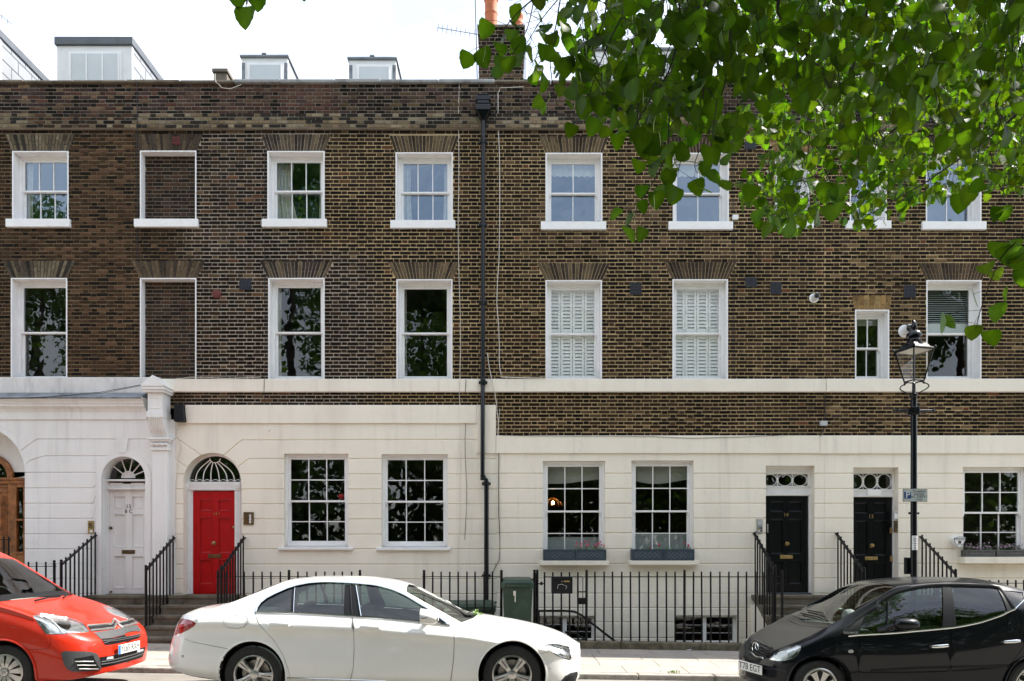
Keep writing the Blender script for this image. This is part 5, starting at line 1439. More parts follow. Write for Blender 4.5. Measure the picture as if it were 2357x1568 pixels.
for bi, b in enumerate((B5, B6)):
    for k in range(3):
        x = lerp(b[1], b[2], .2+.3*k); y = b[3]+.08; z = b[4]-.02
        t = thing('mauve_flower_plant', (x, y, z-.03), ['left', 'middle', 'right'][k] + ' bushy plant with mauve flowers in the grey trough ' + ('by the alarm box' if bi == 0 else 'at the right edge'), 'plant', 'mauve plants')
        lm, fm = MB(), MB()
        for i in range(150):
            a, e = RF.random()*6.28, RF.random()*1.45; L = .15*(.6+.4*RF.random())
            v = Vector((math.cos(a)*math.cos(e)*1.0, math.sin(a)*math.cos(e)*.6, math.sin(e)))*L*RF.uniform(.3, 1)
            leaf_quad(lm, (x+v.x, y+v.y, z+max(0, v.z)), rvec(RF), v + Vector((0,0,.03)), .035, .008)
            if i < 28: 
                for q in range(3): leaf_quad(fm, (x+v.x*1.05, y+v.y*1.05-.01, z+.04+abs(v.z)*1.0), rvec(RF), rvec(RF), .014, .014)
        lm.build('leaves', M['leafgreen'], t); fm.build('flowers', M['petal2'], t)
# weeds and litter on the pavement, wallflowers in the cornice
def weed(d, e, z, y, label, n=40, s=.05, flowers=False):
    x = wx(d, y)
    t = thing('weed', (x, y, z), label, 'plant', 'weeds')
    lm = MB(); fm = MB()
    for k in range(n):
        v = Vector((RF.gauss(0, 1.0), RF.gauss(0, .35), 0))*s; L = s*RF.uniform(.5, 1.1)
        leaf_quad(lm, (x+v.x, y+v.y, z-.004), rvec(RF)+Vector((0,-1,.4)), (RF.uniform(-.6,.6), RF.uniform(-.4,.4), 1), L, L*.22)
        if flowers and k % 5 == 0:
            for q in range(3): leaf_quad(fm, (x+v.x, y+v.y-.02, z+L), rvec(RF), rvec(RF), .02, .02)
    lm.build('leaves', M['leafgreen'] if flowers else M['weedgreen'], t)
    if flowers: fm.build('flowers', M['yellow'], t)
M['weedgreen'] = pm('weed_leaves', (0.14, 0.24, 0.05), 0.6, var=.3, scale=25)
M['yellow'] = pm('yellow_petals', (0.65, 0.32, 0.02), 0.6, var=.2, scale=25)
weed(1550, 0, pave_z(2, KY+.15), KY+.16, 'small tuft of weeds at the kerb joint in front of the railing')
weed(1710, 0, pave_z(3.2, KY+.15), KY+.16, 'small tuft of weeds at the kerb beside the black car', 30, .04)
weed(1632, 0, pave_z(3.4, -1.45), -1.46, 'tiny green weed at the foot of the plinth', 16, .025)
weed(2325, 0, wz(705-440, -.05), -.10, 'yellow wallflowers growing in the brick cornice', 110, .13, True)
weed(2270, 0, wz(262, -.05), -.10, 'second clump of yellow wallflowers in the brick cornice', 60, .1, True)
lt = thing('litter', (wx(1585, -1.5), -1.5, pave_z(3, -1.5)), 'white scrap of paper at the foot of the plinth', 'litter')
MB().add([(wx(1580,-1.5), -1.5, pave_z(3,-1.5)+.006), (wx(1590,-1.5), -1.51, pave_z(3,-1.5)+.012), (wx(1592,-1.5), -1.47, pave_z(3,-1.5)+.02), (wx(1582,-1.5), -1.46, pave_z(3,-1.5)+.01)], [(0,1,2,3)]).build('paper', M['white_plastic'], lt)

# ---------------------------------------------------------------- things behind the panes
def pleats(x0, x1, z0, z1, y, n, amp, taper=0.0, side=1):
    m = MB(); k = n*6; r = 8
    for j in range(r+1):
        v = j/r
        for i in range(k+1):
            u = i/k
            w = 1 - taper*math.sin(v*math.pi*.75)
            x = x0 + (x1-x0)*u*w if side > 0 else x1 - (x1-x0)*(1-u)*w
            m.v.append((x, y + amp*math.sin(u*n*2*math.pi + math.sin(v*3+u*4)*.6), lerp(z0, z1, v)))
    for j in range(r):
        for i in range(k):
            a = j*(k+1)+i; m.f.append((a, a+1, a+k+2, a+k+1))
    return m
def cur(key, u0, u1, h, n, label, taper=.3, side=1):
    w, (x0, x1, z0, z1, zm, yb) = WOBJ[key]
    t = thing('curtain', (lerp(x0, x1, u0), yb+.2, z0), label, 'curtain', 'curtains')
    pleats(lerp(x0, x1, u0), lerp(x0, x1, u1), z0-.02, z1, yb+.19, n, .022, taper, side).build('cloth', M['curtain'], t, smooth=True)
cur((615, 348), -.02, .48, '14a', 5, 'pale curtain on the left of the third upper window', .35, 1); cur((615, 348), .86, 1.04, '14a', 2, 'pale curtain on the right of the third upper window', .15, -1)
cur((910, 351), -.02, .22, '14a', 3, 'pale curtain on the left of the fourth upper window', .2, 1); cur((910, 351), .84, 1.04, '14a', 2, 'pale curtain on the right of the fourth upper window', .15, -1)
cur((28, 348), -.04, .12, '15', 2, 'pale curtain edge in the leftmost upper window', .1, 1)
for a in ((617, 640), (912, 643)): cur(a, -.03, .07, '14a', 2, 'narrow pale blind edge in the first floor window above the ' + ('red door wall' if a[0] < 800 else 'right cream wall window'), .0, 1)
def shutters(key, label):
    w, (x0, x1, z0, z1, zm, yb) = WOBJ[key]
    t = thing('window_shutters', ((x0+x1)/2, yb+.14, z0), label, 'shutters', 'interior shutters')
    y = yb+.115
    for i in range(4):
        a, b = lerp(x0, x1, i/4)+.004, lerp(x0, x1, (i+1)/4)-.004
        for (c, d) in ((z0, zm-.01), (zm+.01, z1)):
            m = MB().box(a, a+.045, y, y+.025, c, d).box(b-.045, b, y, y+.025, c, d).box(a+.045, b-.045, y, y+.025, c, c+.07).box(a+.045, b-.045, y, y+.025, d-.07, d)
            f_ = m.build('shutter_frame', M['shutter'], t, bevel=.002)
            n = 11
            for k in range(n):
                z = lerp(c+.07, d-.07, (k+.5)/n); hh = (d-c-.14)/n*.485
                MB().add([(a+.045, y+.002, z-hh), (b-.045, y+.002, z-hh), (b-.045, y+.03, z+hh), (a+.045, y+.03, z+hh)], [(0,1,2,3)]).build('slat', M['shutter'], f_)
    MB().quad((x0, y+.05, z0), (x1, y+.05, z0), (x1, y+.05, z1), (x0, y+.05, z1)).build('backing', M['dormer_blind'], t)
shutters((1255, 645), 'white louvred shutters behind the first floor window beside the downpipe')
shutters((1547, 643), 'white louvred shutters behind the right first floor window of number 14')
for key, nm in (((1255, 352), 'left'), ((1548, 352), 'right')):
    w, (x0, x1, z0, z1, zm, yb) = WOBJ[key]
    t = thing('roller_blind', ((x0+x1)/2, yb+.15, z0), 'pale blind with scalloped lace hem in the ' + nm + ' top window of number 14', 'blind', 'lace blinds')
    m = MB(); n = 40
    for i in range(n+1):
        x = lerp(x0, x1, i/n); zz = lerp(zm, z1, .62) + .02*abs(math.sin(i*math.pi/5)); m.v += [(x, yb+.15, zz), (x, yb+.15, z1)]
    for i in range(n): m.f.append((2*i, 2*i+2, 2*i+3, 2*i+1))
    m.build('cloth', M['curtain'], t)
w, (x0, x1, z0, z1, zm, yb) = WOBJ[(2131, 645)]
t = thing('venetian_blind', ((x0+x1)/2, yb+.15, z0), 'half lowered white slatted blind behind the window at the right', 'blind')
for k in range(16):
    z = lerp(z1-.02, lerp(zm, z1, .28), k/15); MB().add([(x0, yb+.14, z-.008), (x1, yb+.14, z-.008), (x1, yb+.165, z+.012), (x0, yb+.165, z+.012)], [(0,1,2,3)]).build('slat', M['shutter'], t)
MB().box(x0, x1, yb+.14, yb+.17, lerp(zm, z1, .05), lerp(zm, z1, .26)).build('gathered_slats', M['shutter'], t)
w, (x0, x1, z0, z1, zm, yb) = WOBJ[(1967, 713)]
t = thing('roller_blind', ((x0+x1)/2, yb+.15, z1-.15), 'short pale blind at the top of the narrow window', 'blind')
MB().box(x0, x1, yb+.15, yb+.16, z1-.14, z1).build('cloth', M['blind'], t)
# ground floor of 14: roller blinds, frosted cafe blinds, pendant lamp
for key, nm in (('c', 'left'), ('d', 'right')):
    w, (x0, x1, z0, z1, zm, yb) = GW[key]
    t = thing('roller_blind', ((x0+x1)/2, yb+.2, zm), 'grey roller blind drooping in the ' + nm + ' flower box window', 'blind', 'roller blinds')
    m = MB(); n = 16
    for i in range(n+1):
        x = lerp(x0, x1, i/n); u = i/n
        zz = z1 - .30 - .06*(1-u if key == 'c' else math.sin(u*3)) - .02*math.sin(u*5)
        m.v += [(x, yb+.2, zz), (x, yb+.2, zz+.07), (x, yb+.2, z1)]
    for i in range(n): m.f += [(3*i, 3*i+3, 3*i+4, 3*i+1), (3*i+1, 3*i+4, 3*i+5, 3*i+2)]
    m.build('cloth', M['blind'], t)
    t = thing('cafe_blind', ((x0+x1)/2, yb+.16, z0), 'frosted panel across the bottom panes of the ' + nm + ' flower box window', 'blind', 'frosted panels')
    MB().box(x0, x1, yb+.15, yb+.155, z0, lerp(z0, zm, .46 if key == 'c' else .52)).build('panel', M['film'], t)
w, (x0, x1, z0, z1, zm, yb) = GW['c']
M['bulb'] = bpy.data.materials.new('lit_bulb'); M['bulb'].use_nodes = True
nt = M['bulb'].node_tree; nt.nodes.clear(); e_ = nt.nodes.new('ShaderNodeEmission'); e_.inputs[0].default_value = (1, .55, .18, 1); e_.inputs[1].default_value = 22; o_ = nt.nodes.new('ShaderNodeOutputMaterial'); nt.links.new(e_.outputs[0], o_.inputs[0])
t = thing('pendant_lamp', (wx(1272, 1.1), 1.1, wz(1160, 1.1)), 'lit pendant lamp glowing inside the left flower box window', 'lamp')
c_ = (wx(1272, 1.1), 1.1, wz(1158, 1.1))
MB().lathe([(0, -.03), (.022, -.02), (.03, 0), (.02, .03), (0, .045)], c_, 10).build('bulb', M['bulb'], t, smooth=True)
m = MB()
for k in range(14):
    a = 2*math.pi*k/14; m.tube([(c_[0]+.02*math.cos(a), c_[1]+.02*math.sin(a), c_[2]+.12), (c_[0]+.17*math.cos(a), c_[1]+.17*math.sin(a), c_[2]+.03), (c_[0]+.21*math.cos(a), c_[1]+.21*math.sin(a), c_[2]-.06)], .006, 4)
m.build('wicker_shade', M['wood'], t)
MB().tube([(c_[0], c_[1], c_[2]+.1), (c_[0], c_[1], 4.44)], .005, 5).build('cord', M['ink'], t)
# red ornament hanging in a 14A window
w, (x0, x1, z0, z1, zm, yb) = GW['a']
xo, zo = wx(786, .3), wz(1143, .3)
t = thing('window_ornament', (xo, .3, zo), 'red ornament hanging inside the left cream wall window', 'ornament')
M['orn_red'] = pm('red_paper', (0.7, 0.03, 0.04), 0.6, var=.15, scale=20)
MB().lathe([(0, -.06), (.05, -.045), (.07, 0), (.05, .045), (0, .06)], (xo, .3, zo), 8).build('ball', M['orn_red'], t)
MB().tube([(xo, .3, zo+.05), (xo, .3, z1)], .003, 4).build('thread', M['ink'], t)

# ---------------------------------------------------------------- dormers, chimney, aerials
def dormer(h, d0, d1, e0, yf, depth, label, panes, w_in, lead_h, cheek='cheek', e1=230):
    X = lambda d: wx(d, yf); Z = lambda e: wz(e, yf)
    x0, x1, z1, z0 = X(d0), X(d1), Z(e0), Z(e1)
    m = MB().box(x0, x1, yf, yf+.06, z0, z1-lead_h)
    D = m.build('dormer', M['dormer_white'], house[h], bevel=.006); 
    MB().box(x0-.03, x1+.03, yf-.05, yf+depth, z1-lead_h, z1).build('dormer_roof', M['lead_dark' if lead_h > .1 else 'lead'], D, bevel=.01)
    for s_ in (0, 1):
        xx = x0 if s_ == 0 else x1-.05
        c = MB().box(xx, xx+.05, yf+.06, yf+depth, z0, z1-lead_h-.002).build('cheek', M[cheek], D)
        if depth > 1.2:
            xo_ = xx-.004 if s_ == 0 else xx+.05
            for r_ in range(4):
                zz = z1-lead_h-.1 - r_*.28; MB().box(xo_, xo_+.004, yf+.07, yf+depth, zz-.02, zz).build('cladding_joint', M['lead_dark'], c)
                for q in range(3):
                    yy = yf+.35+q*.45+(r_ % 2)*.22; MB().box(xo_, xo_+.0035, yy, yy+.016, zz, zz+.26).build('cladding_joint', M['lead_dark'], c)
    ax, bx, at_ = X(w_in[0]), X(w_in[1]), Z(w_in[2])
    MB().box(ax-.05, bx+.05, yf-.03, yf, z0, at_+.05).build('window_surround', M['white'], D, bevel=.006)
    MB().box(ax, bx, yf-.036, yf-.03, z0, at_).build('blind', M['dormer_blind'], D)
    for i in range(panes+1):
        xx = lerp(ax, bx, i/panes); MB().box(xx-.012, xx+.012, yf-.055, yf-.036, z0, at_).build('glazing_bar', M['white'], D)
    for i in range(panes): slab_pane(D, lerp(ax, bx, i/panes)+.012, lerp(ax, bx, (i+1)/panes)-.012, z0, at_, yf-.045, M['glass_clear'])
    if depth < 1.2:
        for xx in (x0, x1-.07): MB().box(xx, xx+.07, yf-.004, yf+.01, z0, z1-lead_h-.10).build('lead_strip', M['lead'], D)
        MB().box((x0+x1)/2-.05, (x0+x1)/2+.05, yf-.06, yf+.1, z1, z1+.035).build('lead_cap', M['lead'], D, bevel=.012)
    return D
dormer('15', 131, 304, 88, .9, 3.0, '', 3, (165, 275, 126), .16)
D2 = dormer('14a', 556, 662, 129, .7, 1.1, '', 1, (575, 648, 152), .045)
D3 = dormer('14a', 803, 911, 134, .7, 1.1, '', 1, (826, 896, 156), .045)
dormer('14', 1362, 1600, 112, .7, 1.4, '', 1, (1392, 1580, 138), .05)
dormer('13', 2195, 2420, 140, .7, 1.4, '', 1, (2220, 2400, 160), .05)
for X_, e in ((-196, 70),): dormer('15', X_, 0, e, .8, 3.0, '', 3, (-160, -40, 120), .16)
# small stack at the back
ST = MB(); y_ = 1.0
MB().box(wx(492, y_), wx(522, y_), y_, y_+.5, 10.4, wz(168, y_)).build('small_chimney', M['coping_old'], house['14a'], bevel=.01)
MB().box(wx(489, y_), wx(525, y_), y_-.04, y_+.55, wz(168, y_), wz(160, y_)).build('chimney_cap', M['coping_old'], house['14a'], bevel=.01)
# main chimney stack with pots
yc_ = .75
X, Z = lambda d: wx(d, yc_), lambda d: wz(d, yc_)
stk = MB().box(X(1101), X(1205), yc_+.008, yc_+1.3, 10.3, Z(62)-.02, (0.40, 0.33, 0.24)).build('chimney', M['mortar'], house['14'])
BRICKS['st'] = []
brick_rows('st', X(1100.5), X(1205.5), 10.6, Z(62), yc_, [], depth=.02)
for (p, q, r, s, y0, y1, cc) in BRICKS['st']:
    sooty = s > Z(100); c2 = tuple(v*.35 for v in cc) if sooty else cc
    MB().box(p, q, y0, y1, r, s, c2).build('brick', M['brick'], stk)
MB().box(X(1098), X(1208), yc_-.03, yc_+1.35, Z(64), Z(59)).build('flaunching', M['coping_old'], stk)
for (d, r, e) in ((1129, .135, -34), (1191, .11, 6)):
    z0, z1 = Z(60), Z(e); x = X(d)
    MB().lathe([(r*1.02, z0), (r*.98, z0+.02), (r*.98, lerp(z0, z1, .55)), (r*1.03, lerp(z0, z1, .56)), (r*1.03, lerp(z0, z1, .6)), (r*.99, lerp(z0, z1, .62)), (r*.98, z1-.1), (r*1.12, z1-.07), (r*1.12, z1-.02), (r*1.02, z1), (r*.8, z1), (r*.8, z1-.3)], (x, yc_+.35, 0), 20).build('chimney_pot', M['terracotta'], stk, smooth=30)
def aerial(d, e0, e1, boom, els, label, y=.8, tilt=0.0, r=.012):
    x = wx(d, y); t = thing('tv_aerial', (x, y, wz(e1, y)), label, 'aerial', 'roof aerials')
    MB().tube([(x, y, wz(e1, y)), (wx(d+tilt, y), y, wz(e0, y))], r, 6).build('mast', M['coping_old'], t)
    (bd0, be0), (bd1, be1) = boom
    a, b = Vector((wx(bd0, y), y-.05, wz(be0, y))), Vector((wx(bd1, y), y+.1, wz(be1, y)))
    MB().tube([a, b], .009, 5).build('boom', M['grey_plastic'], t)
    for k in range(els):
        p = a.lerp(b, k/(els-.3)); L = .07+.01*(k % 3)
        MB().tube([p+Vector((-.01, 0, -L)), p+Vector((.01, 0, L))], .005, 4).build('element', M['black_plastic'], t)
aerial(1098, -20, 186, ((1008, 68), (1098, 72)), 9, 'television aerial pointing left beside the chimney stack', tilt=-5)
aerial(-8, 0, 186, ((-20, 20), (20, 48)), 4, 'small aerial at the top left corner', y=1.2)
aerial(1728, 120, 186, ((1726, 160), (1752, 184)), 4, 'small roof aerial seen through the leaves', y=1.3)
aerial(1208, 120, 186, ((1235, 60), (1275, 98)), 5, 'slanting aerial right of the chimney among the leaves', y=1.6)
# ================================================================ cars
def pchip(tab, xs):
    X = np.array([p[0] for p in tab], float); Y = np.array([p[1] for p in tab], float)
    o = np.argsort(X); X, Y = X[o], Y[o]
    h = np.diff(X); d = np.diff(Y)/h
    m = np.zeros_like(Y)
    for i in range(1, len(X)-1):
        if d[i-1]*d[i] > 0:
            w1, w2 = 2*h[i]+h[i-1], h[i]+2*h[i-1]; m[i] = (w1+w2)/(w1/d[i-1]+w2/d[i])
    m[0], m[-1] = d[0], d[-1]
    xs = np.clip(xs, X[0], X[-1]); i = np.clip(np.searchsorted(X, xs)-1, 0, len(X)-2)
    t = (xs-X[i])/h[i]
    return (2*t**3-3*t**2+1)*Y[i]+(t**3-2*t**2+t)*h[i]*m[i]+(-2*t**3+3*t**2)*Y[i+1]+(t**3-t**2)*h[i]*m[i+1]
TP = lambda ox, oy, k: (lambda x, y: (ox+x/k, oy+y/k))
class Car:
    def __init__(c, X0, Yc, Z0, dr, tabs, prof, front, rear, roofp=2.0, bulge=.012, lean=None, rlean=None):
        c.X0, c.Yc, c.Z0, c.dr = X0, Yc, Z0, dr
        xs = np.linspace(rear[0], front[0], 900); c.xs = xs
        c.tab = {k: pchip(v, xs) for k, v in tabs.items()}
        c.us = np.linspace(0, 1, 400); c.prof = pchip(prof, c.us)
        c.front, c.rear, c.p, c.bulge = front, rear, roofp, bulge
        c.lean = lean or [(0, 0), (2, 0)]; c.rlean = rlean or [(0, 0), (2, 0)]
        c.sr = rear[1]+.75; c.sf = c.sr + (front[0]-front[1]) - (rear[0]+rear[1]); c.S = c.sf + front[1]+.75
        c.make_grid()
    def xplan(c, s):
        s = np.asarray(s, float)
        (xf, af, nf), (xr, ar, nr) = c.front, c.rear
        x = xr+ar+(s-c.sr); pl = np.ones_like(s); wf = np.zeros_like(s); wr = np.zeros_like(s)
        a = np.clip((s-c.sf)/(c.S-c.sf), 0, 1)*math.pi/2; f = s > c.sf
        x = np.where(f, (xf-af)+af*np.sin(a)**(2/nf), x); pl = np.where(f, np.maximum(np.cos(a), 0)**(2/nf), pl); wf = np.where(f, np.sin(a), 0)
        b = np.clip(1-s/c.sr, 0, 1)*math.pi/2; r = s < c.sr
        x = np.where(r, xr+ar-ar*np.sin(b)**(2/nr), x); pl = np.where(r, np.maximum(np.cos(b), 0)**(2/nr), pl); wr = np.where(r, np.sin(b), 0)
        return x, pl, wf, wr
    def T(c, k, x): return np.interp(x, c.xs, c.tab[k])
    def P(c, s, w, off=0.0):                     # local coordinates; w 0..3 near half, 3..6 far half
        s = np.asarray(s, float); w = np.asarray(w, float)
        over = s > c.S; s = np.where(over, 2*c.S-s, s)          # round the nose to the far half
        far = (w > 3) ^ over; w = np.where(over, w, w)
        u = np.where(w > 3, 6-w, w)
        sg = np.where(far, -1.0, 1.0)
        x, pl, wf, wr = c.xplan(s)
        zb, zl, yl, ze, ye, zc = [c.T(k, x) for k in ('zb', 'zl', 'yl', 'ze', 'ye', 'zc')]
        u1 = np.clip(u, 0, 1); z1 = zb+(zl-zb)*u1; y1 = yl*np.interp(u1, c.us, c.prof)
        v = np.clip(u-1, 0, 1); z2 = zl+(ze-zl)*v; y2 = yl+(ye-yl)*v + c.bulge*np.sin(np.pi*v)
        q = np.clip(u-2, 0, 1); z3 = ze+(zc-ze)*(1-(1-q)**c.p); y3 = ye*(1-q)
        z = np.where(u <= 1, z1, np.where(u <= 2, z2, z3)); y = np.where(u <= 1, y1, np.where(u <= 2, y2, y3))
        z = np.where(u < 0, zb + u*.6, z)
        x = x + wf*np.interp(z, [p[0] for p in c.lean], [p[1] for p in c.lean]) + wr*np.interp(z, [p[0] for p in c.rlean], [p[1] for p in c.rlean])
        return np.stack([x, y*pl*sg, z], -1)
    def N(c, s, w):
        e = .004
        du = c.P(s+e, w)-c.P(s-e, w); dv = c.P(s, w+e)-c.P(s, w-e)
        n = np.cross(dv, du); l = np.linalg.norm(n, axis=-1, keepdims=True); n = n/np.maximum(l, 1e-9)
        return n
    def W(c, p):                                 # local -> world
        p = np.asarray(p, float)
        return np.stack([c.X0 + c.dr*p[..., 0], c.Yc - p[..., 1], c.Z0 + p[..., 2]], -1)
    def Wn(c, n): return np.stack([c.dr*n[..., 0], -n[..., 1], n[..., 2]], -1)
    def proj(c, s, w):
        q = c.W(c.P(s, w)); d = q[..., 1]-CAM_Y
        return np.stack([1633.5+2400*q[..., 0]/d, 1770-2400*(q[..., 2]-EYE)/d], -1)
    def make_grid(c):
        S, Wg = np.meshgrid(np.linspace(.02, 2*c.S-c.sf, 110), np.linspace(-.15, 5.9, 150)); c.gs, c.gw = S.ravel(), Wg.ravel()
        c.gp = c.proj(c.gs, c.gw)
        n = c.Wn(c.N(c.gs, c.gw)); q = c.W(c.P(c.gs, c.gw)); view = q - np.array([0, CAM_Y, EYE])
        sgn = np.sign(np.median((n[:, 1])[(c.gw < 1)]))   # near side normals must point to -y
        c.nsgn = -1.0 if sgn > 0 else 1.0
        c.vis = (((n*c.nsgn)*view).sum(-1) < 0) & ~((c.gs > c.S) & (c.gw > 1.7)) & ~((c.gs > c.sf) & (c.gw > 4.3))
    def inv(c, T):                               # photo pixel (3267 wide) -> surface coordinates
        d = np.linalg.norm(c.gp-np.array(T), axis=1) + np.where(c.vis, 0, 1e4)
        i = int(np.argmin(d)); s, w = c.gs[i], c.gw[i]
        for _ in range(8):
            p = c.proj(s, w); r = np.array(T)-p
            if np.abs(r).max() < .05: break
            e = .003
            J = np.stack([(c.proj(s+e, w)-p)/e, (c.proj(s, w+e)-p)/e], -1)
            try: st = np.linalg.solve(J, r)
            except np.linalg.LinAlgError: break
            st = np.clip(st, -.12, .12); s = float(np.clip(s+st[0], 0, 2*c.S-c.sf)); w = float(np.clip(w+st[1], -.3, 6))
        return s, w
    def s_of_x(c, x):
        ss = np.linspace(0, c.S, 1500); xx = c.xplan(ss)[0]; return float(np.interp(x, xx, ss))
    def w_of_z(c, s, z):
        ww = np.linspace(-.3, 3, 900); zz = c.P(np.full_like(ww, s), ww)[..., 2]; return float(np.interp(z, zz, ww))
    def xz(c, x, z): s = c.s_of_x(x); return s, c.w_of_z(s, z)
    MW = ([-1, 0, 1, 2, 3, 4, 5, 6, 7], [-.8, 0, .8, 1.15, 1.75, 2.35, 2.70, 3.5, 4.3])
    def ab(c, sw): return (sw[0], float(np.interp(sw[1], *c.MW)))
    def ba(c, v): return v[0], float(np.interp(v[1], c.MW[1], c.MW[0]))
    def dens(c, line, d=.05):
        out = [line[0]]
        for p, q in zip(line, line[1:]):
            n = max(1, int(math.hypot(q[0]-p[0], q[1]-p[1])/d))
            out += [(lerp(p[0], q[0], k/n), lerp(p[1], q[1], k/n)) for k in range(1, n+1)]
        return out
    def skin(c, lines, loops, h=.0032, grid=.055):
        """cut the car skin along lines (gaps); returns components as lists of (s, w) triangles"""
        H = c.MW[1][7]
        pts, edges = [], []
        def loop(p, closed):
            n = len(pts); pts.extend(p); edges.extend((n+i, n+i+1) for i in range(len(p)-1))
            if closed: edges.append((n+len(p)-1, n))
        loop([(0, 0), (c.S, 0), (c.S, H), (0, H)], True)
        L = []
        for ln in lines:
            a = [c.ab(p) for p in ln]; L.append(a); L.append([(p[0], H-p[1]) for p in a])
        for lp in loops:
            a = [c.ab(p) for p in lp]; a.append(a[0]); L.append(a); L.append([(p[0], H-p[1]) for p in a])
        for a in L:
            off = {1: [], -1: []}
            for i, p in enumerate(a):
                closed = math.hypot(a[0][0]-a[-1][0], a[0][1]-a[-1][1]) < 1e-6
                q0 = a[i-1] if i else (a[-2] if closed else a[0]); q1 = a[i+1] if i < len(a)-1 else (a[1] if closed else a[-1])
                tx, ty = q1[0]-q0[0], q1[1]-q0[1]; l = math.hypot(tx, ty) or 1
                for sg in (1, -1): off[sg].append((p[0]-ty/l*h*sg, p[1]+tx/l*h*sg))
            for sg in (1, -1): loop(off[sg], False)
            loop([off[1][0], off[-1][0]], False); loop([off[1][-1], off[-1][-1]], False)
        nb = len(pts)
        na, nbb = int(c.S/grid), int(H/grid)
        seg = [(np.array(a[:-1]), np.array(a[1:])) for a in L]
        A = np.concatenate([x[0] for x in seg]); B = np.concatenate([x[1] for x in seg])
        def dist(P):
            out = np.full(len(P), 9e9)
            for k in range(0, len(P), 2000):
                p = P[k:k+2000, None, :]; ab_ = (B-A)[None]; t = np.clip(((p-A[None])*ab_).sum(-1)/np.maximum((ab_**2).sum(-1), 1e-12), 0, 1)
                out[k:k+2000] = np.sqrt((((A[None]+ab_*t[..., None])-p)**2).sum(-1)).min(1)
            return out
        G = np.array([((i+.5*(j % 2)+.25)*c.S/na, (j+.5)*H/nbb) for j in range(nbb) for i in range(na)])
        G = G[dist(G) > grid*.33]; G = G[(G[:, 0] > .01) & (G[:, 0] < c.S-.01)]
        pts += [tuple(g) for g in G]
        vs, es, fs, *_ = delaunay_2d_cdt([Vector(p) for p in pts], edges, [], 0, 1e-6)
        V = np.array([(v[0], v[1]) for v in vs])
        F = np.array([f for f in fs if len(f) == 3])
        cen = V[F].mean(1)
        ok = (cen[:, 0] > 0) & (cen[:, 0] < c.S) & (cen[:, 1] > 0) & (cen[:, 1] < H)
        F, cen = F[ok], cen[ok]
        F2 = F[dist(cen) > h*.999]
        em = {}
        for i, f in enumerate(F2):
            for k in range(3): em.setdefault(tuple(sorted((int(f[k]), int(f[(k+1) % 3])))), []).append(i)
        par = list(range(len(F2)))
        def find(i):
            while par[i] != i: par[i] = par[par[i]]; i = par[i]
            return i
        for e, t in em.items():
            if len(t) == 2: par[find(t[0])] = find(t[1])
        comp = {}
        for i in range(len(F2)): comp.setdefault(find(i), []).append(i)
        c.V, c.F = V, F2
        c.comps = [np.array(v) for v in comp.values()]
        return c.comps
    def comp_at(c, sw, far=False):
        p = np.array(c.ab(sw)); 
        if far: p[1] = c.MW[1][7]-p[1]
        best = None
        for ci, idx in enumerate(c.comps):
            T_ = c.V[c.F[idx]]
            a, b, d = T_[:, 0], T_[:, 1], T_[:, 2]
            def cr(u, v, w): return (v[:, 0]-u[:, 0])*(w[1]-u[:, 1])-(v[:, 1]-u[:, 1])*(w[0]-u[:, 0])
            s1, s2, s3 = cr(a, b, p), cr(b, d, p), cr(d, a, p)
            if (((s1 >= 0) & (s2 >= 0) & (s3 >= 0)) | ((s1 <= 0) & (s2 <= 0) & (s3 <= 0))).any(): return ci
        return None
    def comp_mesh(c, ci, name, off=0.0, flange=.012):
        F = c.F[c.comps[ci]]
        ids = sorted(set(F.ravel().tolist())); mp = {v: i for i, v in enumerate(ids)}
        ab = c.V[ids]; s = ab[:, 0]; w = np.interp(ab[:, 1], c.MW[1], c.MW[0])
        s = np.clip(s, .003, c.S-.003)
        n = c.N(s, w)*c.nsgn; p = c.P(s, w) + n*off
        tris = [tuple(mp[int(v)] for v in f) for f in F]
        # orient
        P3 = p[[list(t) for t in tris]] if tris else p
        nn = np.cross(P3[:, 1]-P3[:, 0], P3[:, 2]-P3[:, 0]); mm = n[[t[0] for t in tris]]
        tris = [t if (a*b).sum() > 0 else (t[0], t[2], t[1]) for t, a, b in zip(tris, nn, mm)]
        V = [tuple(v) for v in c.W(p)]; NN = [tuple(v) for v in c.Wn(n)]
        if c.dr > 0: tris = [(a, d, b) for a, b, d in tris]
        ec = {}
        for t in tris:
            for k in range(3):
                e = (t[k], t[(k+1) % 3]); ec[e] = 1
        F3 = list(tris)
        if flange:
            bd = [e for e in ec if (e[1], e[0]) not in ec]
            pin = c.W(p - n*flange); dup = {}
            for a, b in bd:
                for v in (a, b):
                    if v not in dup:
                        dup[v] = len(V); V.append(V[v]); NN.append(NN[v]); V.append(tuple(pin[v])); NN.append(NN[v])
                F3.append((dup[b], dup[a], dup[a]+1, dup[b]+1))
        me = bpy.data.meshes.new(name); me.from_pydata(V, [], F3); me.update()
        me.shade_smooth()
        me.normals_split_custom_set_from_vertices(NN)
        return me
    def put(c, ci, name, mat, parent, off=0.0, flange=.012):
        me = c.comp_mesh(ci, name, off, flange); me.materials.append(mat)
        o = bpy.data.objects.new(name, me); link(o, parent); return o
    def pt(c, sw, off=0.0, far=False):
        s, w = np.array([sw[0]]), np.array([6-sw[1] if far else sw[1]])
        return Vector(c.W(c.P(s, w) + c.N(s, w)*c.nsgn*off)[0])
    def strip(c, line, name, mat, parent, r, off=0.0, far=False, flat=(1, 1), n=6, closed=False):
        pts = [c.pt(p, off, far) for p in c.dens(line, .04)]
        return MB().tube(pts, r, n, flat=flat, closed=closed).build(name, mat, parent, smooth=True)
